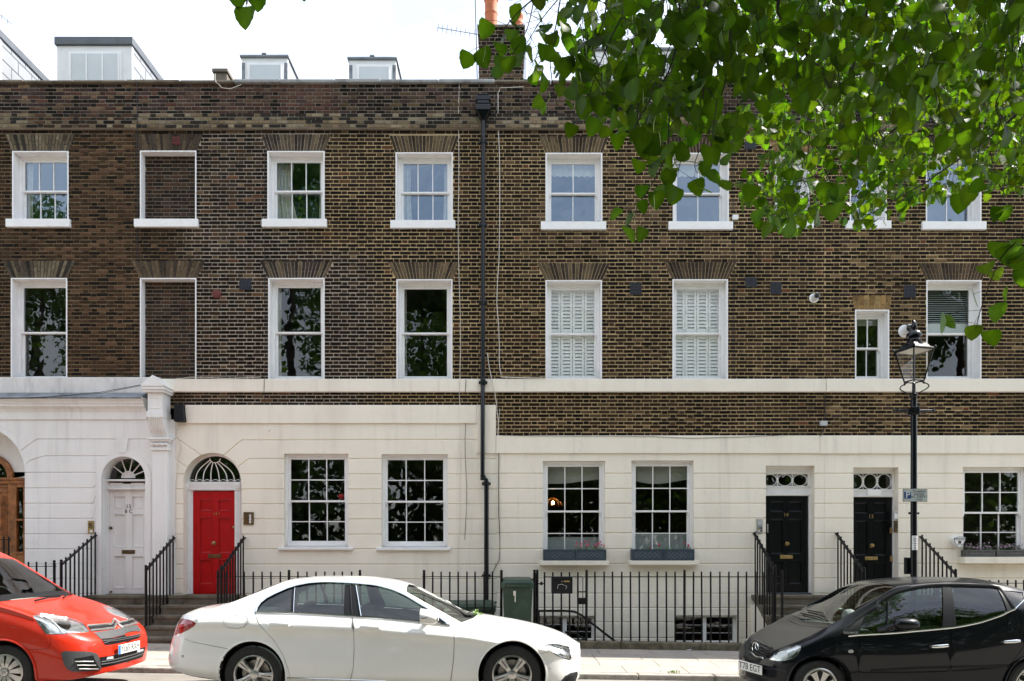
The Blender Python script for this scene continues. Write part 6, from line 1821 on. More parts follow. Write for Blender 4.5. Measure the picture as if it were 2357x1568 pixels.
    def patch(c, poly, name, mat, parent, off=0.0, far=False, flange=0.0, grid=.03):
        ab = [c.ab(p) for p in c.dens(poly+[poly[0]], .03)[:-1]]
        n = len(ab); ed = [(i, (i+1) % n) for i in range(n)]
        a0, a1 = min(p[0] for p in ab), max(p[0] for p in ab); b0, b1 = min(p[1] for p in ab), max(p[1] for p in ab)
        G = [(a0+grid*(i+.5), b0+grid*(j+.5)) for i in range(int((a1-a0)/grid)+1) for j in range(int((b1-b0)/grid)+1)]
        G = [g for g in G if inpoly(g[0], g[1], ab)]
        vs, es, fs, *_ = delaunay_2d_cdt([Vector(p) for p in ab+G], ed, [], 0, 1e-6)
        V = np.array([(v[0], v[1]) for v in vs]); w = np.interp(V[:, 1], c.MW[1], c.MW[0])
        if far: w = 6-w
        nrm = c.N(V[:, 0], w)*c.nsgn; p = c.P(V[:, 0], w)+nrm*off
        tr = [tuple(f) for f in fs if inpoly(sum(V[i][0] for i in f)/3, sum(V[i][1] for i in f)/3, ab)]
        W_ = c.W(p); NW = c.Wn(nrm)
        out = []
        for t in tr:
            m_ = np.cross(W_[t[1]]-W_[t[0]], W_[t[2]]-W_[t[0]]); out.append(t if (m_*NW[t[0]]).sum() > 0 else (t[0], t[2], t[1]))
        me = bpy.data.meshes.new(name); me.from_pydata([tuple(v) for v in W_], [], out); me.update(); me.shade_smooth()
        me.normals_split_custom_set_from_vertices([tuple(v) for v in NW]); me.materials.append(mat)
        o = bpy.data.objects.new(name, me); link(o, parent); return o
    def liner(c, parent, arches, off=.022, wmax=.985, glass=(), roof=None):
        c.liner0(parent, arches, off, 0, wmax, glass, 'inner_shell', M['black_plastic'])
        if roof:
            c.liner0(parent, arches, .03, 1.0, 2.02, glass, 'pillar_trim', M['cabin'], roof[0])
            c.liner0(parent, arches, .035, 2.0, 2.999, (), 'headlining', M['headlining'], roof[1])
    def liner0(c, parent, arches, off, wmin, wmax, glass, name, mat, rng=None):
        m = MB(); ss = np.linspace(.01 if not rng else c.s_of_x(rng[0]), c.S-.01 if not rng else c.s_of_x(rng[1]), 70); ws = np.linspace(wmin, wmax, 16)
        for far in (0, 1):
            S, W_ = np.meshgrid(ss, ws); W2 = 6-W_ if far else W_
            n = c.N(S.ravel(), W2.ravel())*c.nsgn; p = c.P(S.ravel(), W2.ravel())-n*off
            q = c.W(p); b = len(m.v); m.v += [tuple(v) for v in q]
            for j in range(15):
                for i in range(69):
                    k = j*70+i; cx, cz_ = p[k:k+2, 0].mean(), p[[k, k+70], 2].mean()
                    if any(math.hypot(cx-ax, cz_-az) < ar for ax, az, ar in arches): continue
                    if any(inpoly(ss[i]*.5+ss[i+1]*.5, ws[j]*.5+ws[j+1]*.5, gp_) for gp_ in glass): continue
                    m.f.append((b+k, b+k+1, b+k+71, b+k+70))
        m.build(name, mat, parent)
    def wheel(c, x, side, r, rw, make_rim, parent, rim_r, hubz=None, inset=.0):
        yo = side*(float(c.T('yl', x))*1.045 - inset)
        cen = Vector(c.W(np.array([x, yo, r])))
        sgn = -1 if side > 0 else 1                # outward direction in world y
        wh = bpy.data.objects.new('wheel', None); wh.empty_display_size = .1; link(wh, parent, tuple(cen))
        t = MB(); k = r
        t.lathe([(rim_r, .02), (rim_r+.012, .0), (rim_r+.03, -.006), (k*.86, -.012), (k*.955, -.002), (k*.985, .012), (k, .035), (k, rw-.035), (k*.98, rw-.01), (k*.9, rw), (rim_r, rw)], (0, 0, 0), 48, 'y')
        if sgn > 0: t.v = [(x_, -y_, z_) for x_, y_, z_ in t.v]
        o = t.build('tyre', M['tyre'], wh, smooth=30); o.location = (0, 0, 0)
        for nm, mb, mt, sm in make_rim(rim_r):
            if sgn > 0: mb.v = [(x_, -y_, z_) for x_, y_, z_ in mb.v]
            o = mb.build(nm, mt, wh, smooth=sm); o.location = (0, 0, 0)
        return wh

M['tyre'] = pm('tyre_rubber', (0.014, 0.014, 0.015), 0.8, var=.3, scale=20, bump=.002, bscale=120)
M['alloy'] = pm('polished_alloy', (0.55, 0.54, 0.52), 0.28, 0.85, var=.12, scale=15, dirt=((0.12, 0.10, 0.08), .35, 18))
M['alloy_dark'] = pm('dark_alloy', (0.06, 0.06, 0.062), 0.4, 0.6, var=.2, scale=15)
M['disc'] = pm('brake_disc_steel', (0.34, 0.31, 0.29), 0.4, 0.8, var=.2, scale=25)
def paint(name, rgb, flake=0.0, rough=.3, dirt=None, coat=1.0, spec=.5):
    m = pm(name, rgb, rough, flake, var=.03, scale=2, coat=coat, dirt=dirt, spec=spec)
    return m
M['car_white'] = paint('white_car_paint', (0.80, 0.79, 0.76), 0.0, .35, dirt=((0.70, 0.67, 0.62), .3, 2.5))
M['car_black'] = paint('black_car_paint', (0.004, 0.005, 0.0075), 0.0, .3, dirt=((0.016, 0.017, 0.02), .10, 5.0), coat=.45, spec=.1)
M['car_black_dusty'] = paint('dusty_black_car_paint', (0.010, 0.010, 0.012), 0.0, .4, dirt=((0.045, 0.042, 0.04), .30, 6.0), coat=.45, spec=.2)
M['car_red'] = paint('red_car_paint', (0.50, 0.022, 0.006), 0.0, .35, dirt=((0.36, 0.03, 0.015), .25, 4.0), coat=.6, spec=.3)
M['car_glass'] = glass_mat('car_window_glass', (0.38, 0.50, 0.45), 0.035)
M['car_glass_clear'] = glass_mat('windscreen_glass', (0.70, 0.76, 0.72), 0.05)
M['lens'] = glass_mat('headlight_lens', (0.9, 0.92, 0.92), 0.10)
M['tail'] = pm('red_tail_light', (0.30, 0.006, 0.008), 0.12, var=.5, scale=14, coat=.6)
M['lamp_silver'] = pm('lamp_reflector', (0.60, 0.61, 0.62), 0.22, 0.75, var=.45, scale=16)
M['lamp_dark'] = pm('dark_lamp_trim', (0.10, 0.105, 0.11), 0.25, 0.6, var=.6, scale=22)  # dark trim inside lamps, also on indicators and intake bars
M['headlining'] = pm('dark_headlining', (0.05, 0.052, 0.055), 0.9, var=.1, scale=8)
M['seat'] = pm('dark_seat_cloth', (0.022, 0.023, 0.025), 0.75, var=.2, scale=12)
M['cabin'] = pm('cabin_trim', (0.045, 0.048, 0.052), 0.6, var=.15, scale=8)
M['plate_white'] = pm('number_plate_white', (0.70, 0.70, 0.68), 0.4, var=.04, scale=8)
M['plate_blue'] = pm('number_plate_blue', (0.02, 0.17, 0.55), 0.4, var=.04, scale=8)
M['carpet'] = pm('dark_underbody', (0.012, 0.012, 0.012), .9, var=.2, scale=6)

def rim_spokes(n, w0, w1, grooved, back=M['alloy_dark'], face=M['alloy'], rot=0.0, hub=.055):
    def mk(R):
        out = []
        b = MB().lathe([(R-.012, .09), (R-.004, .02), (R+.004, .004), (R-.010, .0), (R-.018, .012), (R-.02, .09)], n=48, axis='y')
        out.append(('rim', b, face, 30))
        out.append(('rim_barrel', MB().lathe([(R-.02, .02), (R-.03, .16), (0, .17)], n=32, axis='y'), back, True))
        out.append(('brake_disc', MB().lathe([(.05, .10), (R*.72, .10), (R*.72, .12), (.05, .12)], n=32, axis='y'), M['disc'], 30))
        for k in range(n):
            a = rot + 2*math.pi*k/n; ca, sa = math.cos(a), math.sin(a)
            def pt_(r, t, y): return (r*ca-t*sa, y, r*sa+t*ca)
            m = MB(); rr = [.045, .45*R, .8*R, R-.008]; ww = [w0*1.05, w0, lerp(w0, w1, .55), w1]; dy = [.018, .010, .008, .004]
            for r, wd, y in zip(rr, ww, dy): m.v += [pt_(r, -wd, y+.006), pt_(r, -wd*.6, y), pt_(r, wd*.6, y), pt_(r, wd, y+.006), pt_(r, wd, y+.05), pt_(r, -wd, y+.05)]
            for i in range(3):
                for j in range(6): m.f.append((i*6+j, i*6+(j+1) % 6, i*6+6+(j+1) % 6, i*6+6+j))
            out.append(('spoke', m, face, False))
            if grooved:
                g = MB(); g.add([pt_(.40*R, -.004, .009), pt_(.90*R, -.007, .0035), pt_(.90*R, .007, .0035), pt_(.40*R, .004, .009)], [(0, 1, 2, 3)]); out.append(('spoke_groove', g, back, False))
        out.append(('hub_cap', MB().lathe([(0, .004), (hub*.6, .004), (hub*.9, .010), (hub, .03), (hub*1.15, .05)], n=20, axis='y'), face, True))
        for k in range(5):
            a = rot + 2*math.pi*(k+.5)/5; out.append(('wheel_bolt', MB().lathe([(0, .022), (.011, .022), (.012, .05)], (hub*1.42*math.cos(a), 0, hub*1.42*math.sin(a)), 8, 'y'), back, False))
        return out
    return mk
def mercedes_star(parent, c_, r, mat, ry=0.0, name='star_badge'):
    """three-pointed star in a ring, in the local xz plane, turned by ry about z"""
    m = MB()
    def pq(x, z, y=0): return (c_[0]+x*math.cos(ry)-y*math.sin(ry), c_[1]+x*math.sin(ry)+y*math.cos(ry), c_[2]+z)
    m.tube([pq(r*math.cos(2*math.pi*k/28), r*math.sin(2*math.pi*k/28)) for k in range(28)], r*.085, 6, closed=True)
    for k in range(3):
        a = math.pi/2 + k*2*math.pi/3; b = a+math.pi/3; d = a-math.pi/3
        t_ = pq(r*.97*math.cos(a), r*.97*math.sin(a)); i1 = pq(r*.17*math.cos(b), r*.17*math.sin(b)); i2 = pq(r*.17*math.cos(d), r*.17*math.sin(d)); o0 = pq(0, 0, -.006*1)
        m.add([t_, i1, o0, i2], [(0, 1, 2), (0, 2, 3), (2, 1, 0), (3, 2, 0)])
    return m.build(name, mat, parent, smooth=30)
def seat_row(c, x, ys, zs, parent, h=.62, head=True, name='seat'):
    for y in ys:
        def L(dx, dy, z): return tuple(c.W(np.array([x+dx, y+dy, z])))
        m = MB(); w = .25
        def slab(p, hw): m.add([L(a, -hw, b) for a, b in p] + [L(a, hw, b) for a, b in p], [tuple(range(len(p))), tuple(range(2*len(p)-1, len(p)-1, -1))] + [(i, i+len(p), (i+1) % len(p)+len(p), (i+1) % len(p)) for i in range(len(p))])
        slab([(.0, zs), (.48, zs), (.5, zs+.12), (.05, zs+.10), (-.13, zs+h), (-.24, zs+h), (-.14, zs)], w)
        s_ = m.build(name, M['seat'], parent, bevel=.04, seg=3)
        if head:
            m = MB()
            slab([(-.13, zs+h+.04), (-.12, zs+h+.19), (-.17, zs+h+.23), (-.24, zs+h+.2), (-.25, zs+h+.04)], .125); m.build('head_restraint', M['seat'], s_, bevel=.035, seg=3)
def cabin(c, x0, x1, zf, zd, parent, dash_x, wheel_y):
    def L(x, y, z): return tuple(c.W(np.array([x, y, z])))
    m = MB(); m.add([L(x0, -.72, zf), L(x1, -.72, zf), L(x1, .72, zf), L(x0, .72, zf)], [(0, 1, 2, 3)]); m.build('cabin_floor', M['carpet'], parent)
    d = MB(); pr = [(dash_x, zf), (dash_x, zd-.06), (dash_x+.1, zd), (dash_x+.45, zd+.0), (dash_x+.45, zf)]
    d.add([L(a, -.70, b) for a, b in pr]+[L(a, .70, b) for a, b in pr], [tuple(range(5)), tuple(range(9, 4, -1))]+[(i, i+5, (i+1) % 5+5, (i+1) % 5) for i in range(5)]); d.build('dashboard', M['cabin'], parent, bevel=.03)
    cw = (dash_x-.10, wheel_y, zd-.02); t = MB(); ring_ = []
    for k in range(24):
        a = 2*math.pi*k/24; ring_.append(L(cw[0]-.07*math.sin(a), cw[1]+.18*math.cos(a), cw[2]+.165*math.sin(a)))
    t.tube(ring_, .014, 7, closed=True); t.tube([L(cw[0], cw[1]-.17, cw[2]), L(cw[0]+.02, cw[1], cw[2]), L(cw[0], cw[1]+.17, cw[2])], .02, 6); t.tube([L(cw[0]+.02, cw[1], cw[2]), L(cw[0]+.2, cw[1], cw[2]-.1)], .03, 6)
    t.build('steering_wheel', M['seat'], parent, smooth=True)
def arch_loop(c, x, z, r, n=36): return [c.xz(x+r*math.cos(2*math.pi*k/n), z+r*math.sin(2*math.pi*k/n)) for k in range(n)]
def well(c, x, z, r, parent, side):
    yo = float(c.T('yl', x)); m = MB(); n = 18
    for k in range(n+1):
        a = math.pi*k/n - .15 + .3*k/n*0; a = lerp(-.35, math.pi+.35, k/n)
        for yy in (yo*1.0, yo-.30): m.v.append(tuple(c.W(np.array([x+r*math.cos(a), side*yy, z+r*math.sin(a)]))))
    for k in range(n): m.f.append((2*k, 2*k+1, 2*k+3, 2*k+2))
    b = len(m.v); m.v.append(tuple(c.W(np.array([x, side*(yo-.30), z])))); m.f += [(b, 2*k+1, 2*k+3) for k in range(n)]
    m.build('wheel_well', M['carpet'], parent)
def handle(c, p0, p1, h, mat, parent, out=.035, far=False, r=.016):
    a, b = c.pt(p0, 0, far), c.pt(p1, 0, far); sg = 1 if far else -1
    o = Vector((0, sg*out, 0)); e = (b-a)
    pts = [a+Vector((0, -sg*.005, 0)), a+e*.06+o*.75, a+e*.25+o, a+e*.6+o*1.05, a+e*.9+o*.8, b+Vector((0, -sg*.005, 0))]
    return MB().tube(pts, [r*.5, r*.9, r*1.15, r*1.25, r*1.1, r*.6], 10, flat=(.8, 1.25)).build('door_handle', mat, parent, smooth=True)

# ---------------------------------------------------------------- white saloon
t_w = dict(zb=[(-4.14,.43),(-3.95,.36),(-3.6,.29),(-3.2,.24),(-2.9,.2),(0,.2),(.45,.2),(.84,.22)],
  zl=[(-4.14,.93),(-4.0,.965),(-3.76,1.015),(-3.34,1.055),(-2.9,1.04),(-1.82,.995),(-1.1,.924),(-.713,.884),(-.55,.868),(-.185,.80),(.119,.75),(.459,.67),(.7,.595),(.84,.53)],
  yl=[(-4.14,.77),(-3.3,.81),(-2.5,.835),(-1.5,.838),(-.7,.833),(0,.82),(.5,.795),(.84,.76)],
  ze=[(-4.14,.95),(-4.0,.99),(-3.76,1.03),(-3.36,1.095),(-3.1,1.205),(-2.815,1.325),(-2.5,1.38),(-2.05,1.408),(-1.7,1.388),(-1.44,1.338),(-1.28,1.281),(-.95,1.105),(-.605,.925),(-.4,.885),(-.185,.835),(.119,.785),(.459,.70),(.7,.615),(.84,.54)],
  ye=[(-4.14,.74),(-3.76,.74),(-3.36,.68),(-2.815,.58),(-2.05,.565),(-1.44,.58),(-1.28,.60),(-.605,.765),(-.4,.775),(0,.76),(.46,.70),(.84,.62)],
  zc=[(-4.14,.98),(-3.99,1.045),(-3.82,1.075),(-3.53,1.105),(-3.3,1.175),(-2.95,1.335),(-2.7,1.405),(-2.32,1.44),(-1.9,1.437),(-1.5,1.397),(-1.21,1.317),(-.9,1.16),(-.6,1.0),(-.45,.972),(-.1,.915),(.05,.89),(.474,.785),(.66,.715),(.84,.60)])
pr_w = [(0,1.01),(.04,1.04),(.15,1.088),(.3,1.094),(.5,1.085),(.7,1.074),(.78,1.080),(.83,1.094),(.85,1.094),(.87,1.086),(.93,1.05),(1,1.0)]
W = Car(0.0, -5.32, -.02, 1, t_w, pr_w, (.845, .55, 2.7), (-4.14, .62, 2.5), rlean=[(0,.0),(.5,.0),(.7,.05),(.85,.11),(1.0,.18),(1.2,.2)], lean=[(0,-.03),(.4,0),(.6,0),(.8,-.03)])
cb, ca, c3, cf, c6, c7 = TP(1100,1820,5.124), TP(780,1820,5.124), TP(520,1820,4.43), TP(1480,1950,5.8925), TP(500,1750,3.1427), TP(1150,1750,3.1427)
wi = lambda L: [W.inv(p) for p in L]
dlo = wi([ca(185,690), ca(205,610), ca(260,530), ca(360,450), ca(500,378), ca(700,290), ca(850,243), ca(1050,207), ca(1250,192), ca(1500,192), ca(1730,201), ca(2000,224), cb(550,250), cb(800,320), cb(1000,410), cb(1200,530), cb(1330,605), cb(1500,722), cb(1650,840), cb(1715,905), cb(1300,855), cb(700,795), cb(130,757), ca(1200,722), ca(800,702)])
ln_rd = wi([ca(178,692), ca(190,770), ca(235,880), ca(360,1020), c6(1180,930), c6(1270,1080), c6(1320,1220), c6(1335,1290), (930, 2195)])
ln_b = wi([ca(1762,760), ca(1785,1020), c6(1980,1000), c6(1970,1200), c6(1940,1330), (1105, 2195)])
ln_fd = wi([cb(1718,908), cb(1765,990), c7(938,880), c7(940,950), c7(935,1100), c7(905,1332), (1430, 2195)])
hl = wi([cf(1510,650), cf(1560,625), cf(1660,607), cf(1850,630), cf(1975,665), cf(2010,770), cf(2028,890), cf(2000,925), cf(1900,900), cf(1750,840), cf(1620,760), cf(1550,700)])
ln_hood = wi([cb(1870,823), cb(1950,880), cb(2100,950), cf(160,320), cf(600,380), cf(1100,460), cf(1640,600)])
ln_hf = [W.inv(cf(2035,668))] + [W.inv(cf(2020,590)), W.inv(cf(2030,470))] + [W.inv(cf(2030, 465))]
sh = ln_hf[-1]; ln_hf = ln_hf[:3] + [(sh[0]+.02, 2.6), (sh[0]+.03, 3.0)]
ln_fb = wi([cf(1300,845), cf(1460,805), cf(1600,768)])
ln_rb = wi([c3(250,905), c3(300,970), c3(420,1015), c3(650,1060), c3(915,1112)])
tl = wi([c3(245,685), c3(330,692), c3(420,716), c3(468,755), c3(440,790), c3(350,845), c3(250,893), c3(160,918), c3(190,830), c3(220,740)])
ff = wi([c3(*p) for p in ((905,650),(1060,640),(1160,645),(1195,680),(1180,760),(1145,805),(1060,822),(930,815),(868,785),(855,735),(870,680))])
sb0 = W.s_of_x(-3.43); sb1 = W.s_of_x(-2.80); sw0 = W.s_of_x(-1.265); sw1 = W.s_of_x(-.60); swc = W.s_of_x(-.52)
ln_boot = wi([c3(300,600), c3(420,583), c3(600,565), c3(760,542)]) + [(sb0, 2.0), (sb0-.02, 2.3), (sb0-.05, 3.0)]
rw_ = [(sb0+.02, 2.04), (sb1-.02, 2.06), (sb1+.03, 2.4), (sb1+.05, 3.0), (sb1+.05, 3.0), (sb1+.03, 3.6), (sb1-.02, 3.94), (sb0+.02, 3.96), (sb0-.03, 3.5), (sb0-.04, 3.0), (sb0-.03, 2.5)]
ws_ = [(sw1+.02, 2.035), (sw0+.03, 2.05), (sw0-.0, 2.4), (sw0-.02, 3.0), (sw0-.0, 3.6), (sw0+.03, 3.95), (sw1+.02, 3.965), (swc+.05, 3.6), (swc+.10, 3.0), (swc+.05, 2.4)]
cowl = [(swc+.06, 2.4), (swc+.11, 3.0), (swc+.06, 3.6), (sw1+.03, 3.965), (sw1+.10, 3.9), (swc+.16, 3.5), (swc+.19, 3.0), (swc+.16, 2.5), (sw1+.10, 2.1), (sw1+.03, 2.035)]
hub_z = .337
aw = arch_loop(W, 0, hub_z+.005, .385); ar_ = arch_loop(W, -2.94, hub_z+.005, .385)
# loops that cross the centre line are entered once; skin() mirrors, so give near halves only
wsn = [p for p in ws_ if p[1] <= 3.0]; rwn = [p for p in rw_ if p[1] <= 3.0]
W.skin([ln_rd, ln_b, ln_fd, ln_hood, ln_hf, ln_fb, ln_rb, ln_boot, [ws_[9], ws_[0], ws_[1], ws_[2], ws_[3]], [ws_[9], ws_[8]], [rw_[10], rw_[0], rw_[1], rw_[2], rw_[3]], [rw_[10], rw_[9]],
        [(sw1+.03, 2.035), (sw1+.10, 2.1), (swc+.16, 2.5), (swc+.19, 3.0)]],
       [dlo, hl, tl, ff, aw, ar_])
white = thing('car', (-1.5, -5.32, -.02), 'white saloon car parked in front of the cream house', 'car', 'cars parked along the kerb')
used = set()
def take(c, seed, name, mat, parent, off=0., flange=.012, far=None):
    out = []
    for f in ((False, True) if far is None else (far,)):
        ci = c.comp_at(seed, f)
        if ci is None or ci in used_by(c): out.append(None); continue
        used_by(c).add(ci); out.append(c.put(ci, name, mat, parent, off, flange) if mat else None)
    return out
_ub = {}
def used_by(c): return _ub.setdefault(id(c), set())
for x, z in ((0, hub_z+.2), (-2.94, hub_z+.2)): take(W, W.xz(x, z), 'drop', None, None)
gl = take(W, W.inv(ca(1300, 450)), 'window_glass', M['car_glass'], white, -.012, 0)
fd = take(W, W.inv(c7(300, 1000)), 'door', M['car_white'], white); rdr = take(W, W.inv(c6(1650, 1000)), 'door', M['car_white'], white)
wing = take(W, W.inv(cf(1000, 560)), 'front_wing', M['car_white'], white)
hdl = take(W, W.inv(cf(1800, 750)), 'headlight', M['lens'], white, .0, .008); tll = take(W, W.inv(c3(330, 770)), 'tail_light', M['tail'], white, .0, .01)
take(W, W.inv(c3(1020, 730)), 'fuel_flap', M['car_white'], white); bump = take(W, W.inv(c3(500, 1250)), 'rear_bumper', M['car_white'], white)
take(W, W.inv(cf(1800, 1000)), 'front_bumper', M['car_white'], white)
take(W, ((sw0+sw1)/2, 2.8), 'windscreen', M['car_glass_clear'], white, -.004, 0); take(W, ((sb0+sb1)/2, 2.8), 'rear_window', M['car_glass'], white, -.004, 0)
take(W, (swc+.15, 2.95), 'cowl', M['black_plastic'], white, -.01, 0)
take(W, (W.s_of_x(0), 2.8), 'bonnet', M['car_white'], white); take(W, (W.s_of_x(-2.0), 2.7), 'roof', M['car_white'], white)
take(W, (W.s_of_x(-3.75), 2.7), 'boot_lid', M['car_white'], white); take(W, W.inv(c3(700, 800)), 'rear_wing', M['car_white'], white)
def rest(c, name, mat, parent):
    for ci in range(len(c.comps)):
        if ci not in used_by(c): used_by(c).add(ci); c.put(ci, name, mat, parent)
rest(W, 'body_panel', M['car_white'], white)
W.liner(white, [(0, hub_z, .40), (-2.94, hub_z, .40)], glass=[dlo], roof=((-3.35, -.55), (-2.78, -1.28)))
for side in (1, -1):
    for x in (0, -2.94):
        well(W, x, hub_z, .395, white, side)
        W.wheel(x, side, hub_z, .235, rim_spokes(5, .028, .052, True, rot=math.radians(54 if x == 0 else 66)), white, .222, inset=.012)
for p in ((0, hub_z), (-2.94, hub_z)):
    for far in (False, True):
        W.strip([W.xz(p[0]+.392*math.cos(a), p[1]+.392*math.sin(a)+.004) for a in [math.radians(v) for v in range(-12, 193, 6)]], 'arch_lip', M['car_white'], white, .011, .002, far)
# chrome round the side windows, pillars, dividing bars
di = dlo
for far in (False, True):
    W.strip(dlo[:20], 'window_trim', M['chrome'], white, .011, .004, far, flat=(.6, 1.2))
    W.strip(wi([ca(185,690), ca(800,700), ca(1750,758), cb(700,795), cb(1300,855), cb(1715,905)]) , 'window_trim', M['chrome'], white, .010, .006, far, flat=(.6, 1.2))
    W.patch(wi([ca(1640,232), ca(1820,240), ca(1905,745), ca(1620,732)]), 'door_pillar', M['black_plastic'], white, -.006, far)
    W.patch(wi([ca(775,305), ca(825,282), ca(800,688), ca(750,690)]), 'door_pillar', M['black_plastic'], white, -.006, far)
    W.strip(wi([ca(825,285), ca(812,480), ca(803,690)]), 'glass_channel', M['chrome'], white, .004, .0, far)
    W.strip(wi([cb(183,240), cb(225,480), cb(268,745)]), 'glass_channel', M['chrome'], white, .005, .0, far)
    W.strip(wi([ca(1730,203), ca(1745,480), ca(1762,750)]), 'door_gap', M['black_plastic'], white, .004, .0, far)
    for a, b in (((1140,760),(1348,765)), ((2042,790),(2250,797))):
        handle(W, W.inv(c6(*a)), W.inv(c6(*b)), .03, M['car_white'], white, .05, far, .023)
    W.strip(wi([c6(1300,1297), c6(1700,1310), c6(2300,1330)]), 'sill_trim', M['chrome'], white, .006, .0, far)
    # door mirror
    base = W.pt(W.inv(cb(1380, 800)), 0, far); sg = 1 if far else -1
    mm = MB(); prm = [(.0, .0, .0), ]
    cm = base + Vector((-.015, sg*.16, .045))
    rings = []
    for (dx, ry_, rz_) in ((.125, .02, .02), (.115, .07, .045), (.08, .095, .068), (.02, .108, .08), (-.05, .11, .083), (-.085, .108, .082)):
        rings.append([(cm.x+dx*.95+.02, cm.y+ry_*math.cos(2*math.pi*k/18)*1.0, cm.z+rz_*math.sin(2*math.pi*k/18)-(.125-dx)*.05+dx*-.2) for k in range(18)])
    mm.v = [p for r_ in rings for p in r_]
    for i in range(5):
        for k in range(18): mm.f.append((i*18+k, i*18+(k+1) % 18, i*18+18+(k+1) % 18, i*18+18+k))
    mm.f.append(tuple(range(17, -1, -1)))
    mir = mm.build('door_mirror', M['car_white'], white, smooth=50)
    MB().add(rings[-1], [tuple(range(18))]).build('mirror_glass', M['chrome'], mir)
    MB().tube([Vector(rings[1][k]) + Vector((.004, sg*.002, 0)) for k in ((8, 9, 10, 11) if not far else (1, 0, 17, 16))], .006, 5).build('indicator', M['lamp_dark'], mir)
    st_ = MB().tube([(p[0]+.0, p[1], p[2]) for p in [(cm.x+.04, cm.y+sg*.098, cm.z+.0), (cm.x-.02, cm.y+sg*.112, cm.z-.012), (cm.x-.05, cm.y+sg*.113, cm.z-.01)]], .007, 6); st_.build('indicator_strip', M['lamp_dark'], mir)
    MB().tube([base+Vector((-.0, -sg*.02, -.01)), base+Vector((-.01, sg*.06, .0)), cm+Vector((-.01, -sg*.03, -.05))], [.035, .028, .03], 8, flat=(1, .6)).build('mirror_arm', M['black_plastic'], mir, smooth=True)
W.patch(wi([cb(1490,735), cb(1560,790), cb(1640,865), cb(1470,855), cb(1400,845)]), 'mirror_sail', M['black_plastic'], white, -.002)
# lamps inside the headlight
for far in (False, True):
    if far: continue
    W.patch(hl, 'lamp_bowl', M['lamp_dark'], white, -.018)
    W.patch(wi([cf(1640,680), cf(1760,720), cf(1830,830), cf(1760,820), cf(1680,760)]), 'lamp_bowl', M['lamp_silver'], white, -.012)
    W.patch(wi([cf(1780,700), cf(1880,720), cf(1960,890), cf(1900,880), cf(1830,770)]), 'lamp_bowl', M['lamp_silver'], white, -.012)
    W.strip(wi([cf(1700,640), cf(1850,690), cf(1930,790), cf(1975,890)]), 'light_guide', M['white_plastic'], white, .004, -.008)
    W.strip(wi([cf(1560,700), cf(1700,790), cf(1850,865), cf(1960,890)]), 'light_guide', M['chrome'], white, .004, -.008)
for q in ((1620, 1073),): W.strip([W.inv(cf(q[0]+14*math.cos(a), q[1]+14*math.sin(a))) for a in [k*.52 for k in range(12)]], 'parking_sensor', M['grey_plastic'], white, .0015, .001, closed=True)
W.strip([W.inv(c3(280+14*math.cos(a), 1215+14*math.sin(a))) for a in [k*.52 for k in range(12)]], 'parking_sensor', M['black_plastic'], white, .0025, .001, closed=True)
gr_ = wi([cf(1820,1318), cf(1900,1220), cf(2010,1160), cf(2130,1135), cf(2140,1190), cf(2090,1318)])
W.patch(gr_, 'air_intake', M['black_plastic'], white, .003)
for k in range(7):
    W.strip(wi([cf(1860+k*38, 1318), cf(1905+k*36, 1235-k*8), cf(1990+k*22, 1168-k*4)]), 'intake_bar', M['lamp_dark'], white, .003, .005)
# interior and wipers
seat_row(W, -1.55, (-.38, .38), .28, white); seat_row(W, -2.45, (-.40, .40), .30, white, .58)
cabin(W, -3.0, -.5, .22, .86, white, -.98, -.37)
MB().add([tuple(W.W(np.array(p))) for p in ((-3.35, -.6, 1.02), (-2.75, -.62, 1.0), (-2.75, .62, 1.0), (-3.35, .6, 1.02))], [(0,1,2,3)]).build('parcel_shelf', M['cabin'], white)
wp = MB()
wp.tube([W.pt((swc+.13, 4.0), .012), W.pt((swc+.02, 3.2), .02), W.pt((swc-.02, 2.6), .02)], .007, 5)
wp.build('wiper', M['black_plastic'], white)
twig = thing('leaf_litter', tuple(W.pt((swc+.12, 2.6), .01)), 'small green leaves caught at the foot of the white car windscreen', 'leaves')
m = MB(); p0 = W.pt((swc+.10, 2.55), .02)
for k in range(26): v = rvec(RF); leaf_quad(m, p0+Vector((v.x*.06, v.y*.08, abs(v.z)*.05)), rvec(RF), rvec(RF), .035, .02)
m.build('leaves', M['weedgreen'], twig)
# ---------------------------------------------------------------- black compact car
t_b = dict(zb=[(-2.87,.28),(-2.5,.22),(-2.0,.2),(0,.2),(.4,.2),(.62,.24)],
  zl=[(.62,.47),(.5,.58),(.3,.69),(.175,.75),(0,.83),(-.12,.875),(-.24,.89),(-.5,.893),(-.78,.896),(-1.46,.956),(-1.77,1.016),(-2.05,1.105),(-2.19,1.16),(-2.5,1.2),(-2.87,1.12)],
  yl=[(.62,.66),(.3,.755),(0,.80),(-.24,.81),(-1.4,.82),(-2.2,.80),(-2.87,.70)],
  ze=[(.62,.49),(.5,.60),(.3,.725),(.175,.79),(0,.875),(-.12,.945),(-.216,.993),(-.6,1.205),(-1.0,1.414),(-1.3,1.45),(-1.59,1.464),(-2.08,1.44),(-2.46,1.365),(-2.75,1.25),(-2.87,1.14)],
  ye=[(.62,.50),(.3,.66),(-.12,.70),(-.216,.70),(-.6,.66),(-1.0,.60),(-1.59,.59),(-2.46,.57),(-2.87,.52)],
  zc=[(.62,.53),(.55,.585),(.373,.68),(.1,.82),(-.136,.94),(-.2,1.0),(-.5,1.195),(-.95,1.45),(-1.2,1.49),(-1.6,1.51),(-2.1,1.50),(-2.5,1.43),(-2.75,1.3),(-2.87,1.16)])
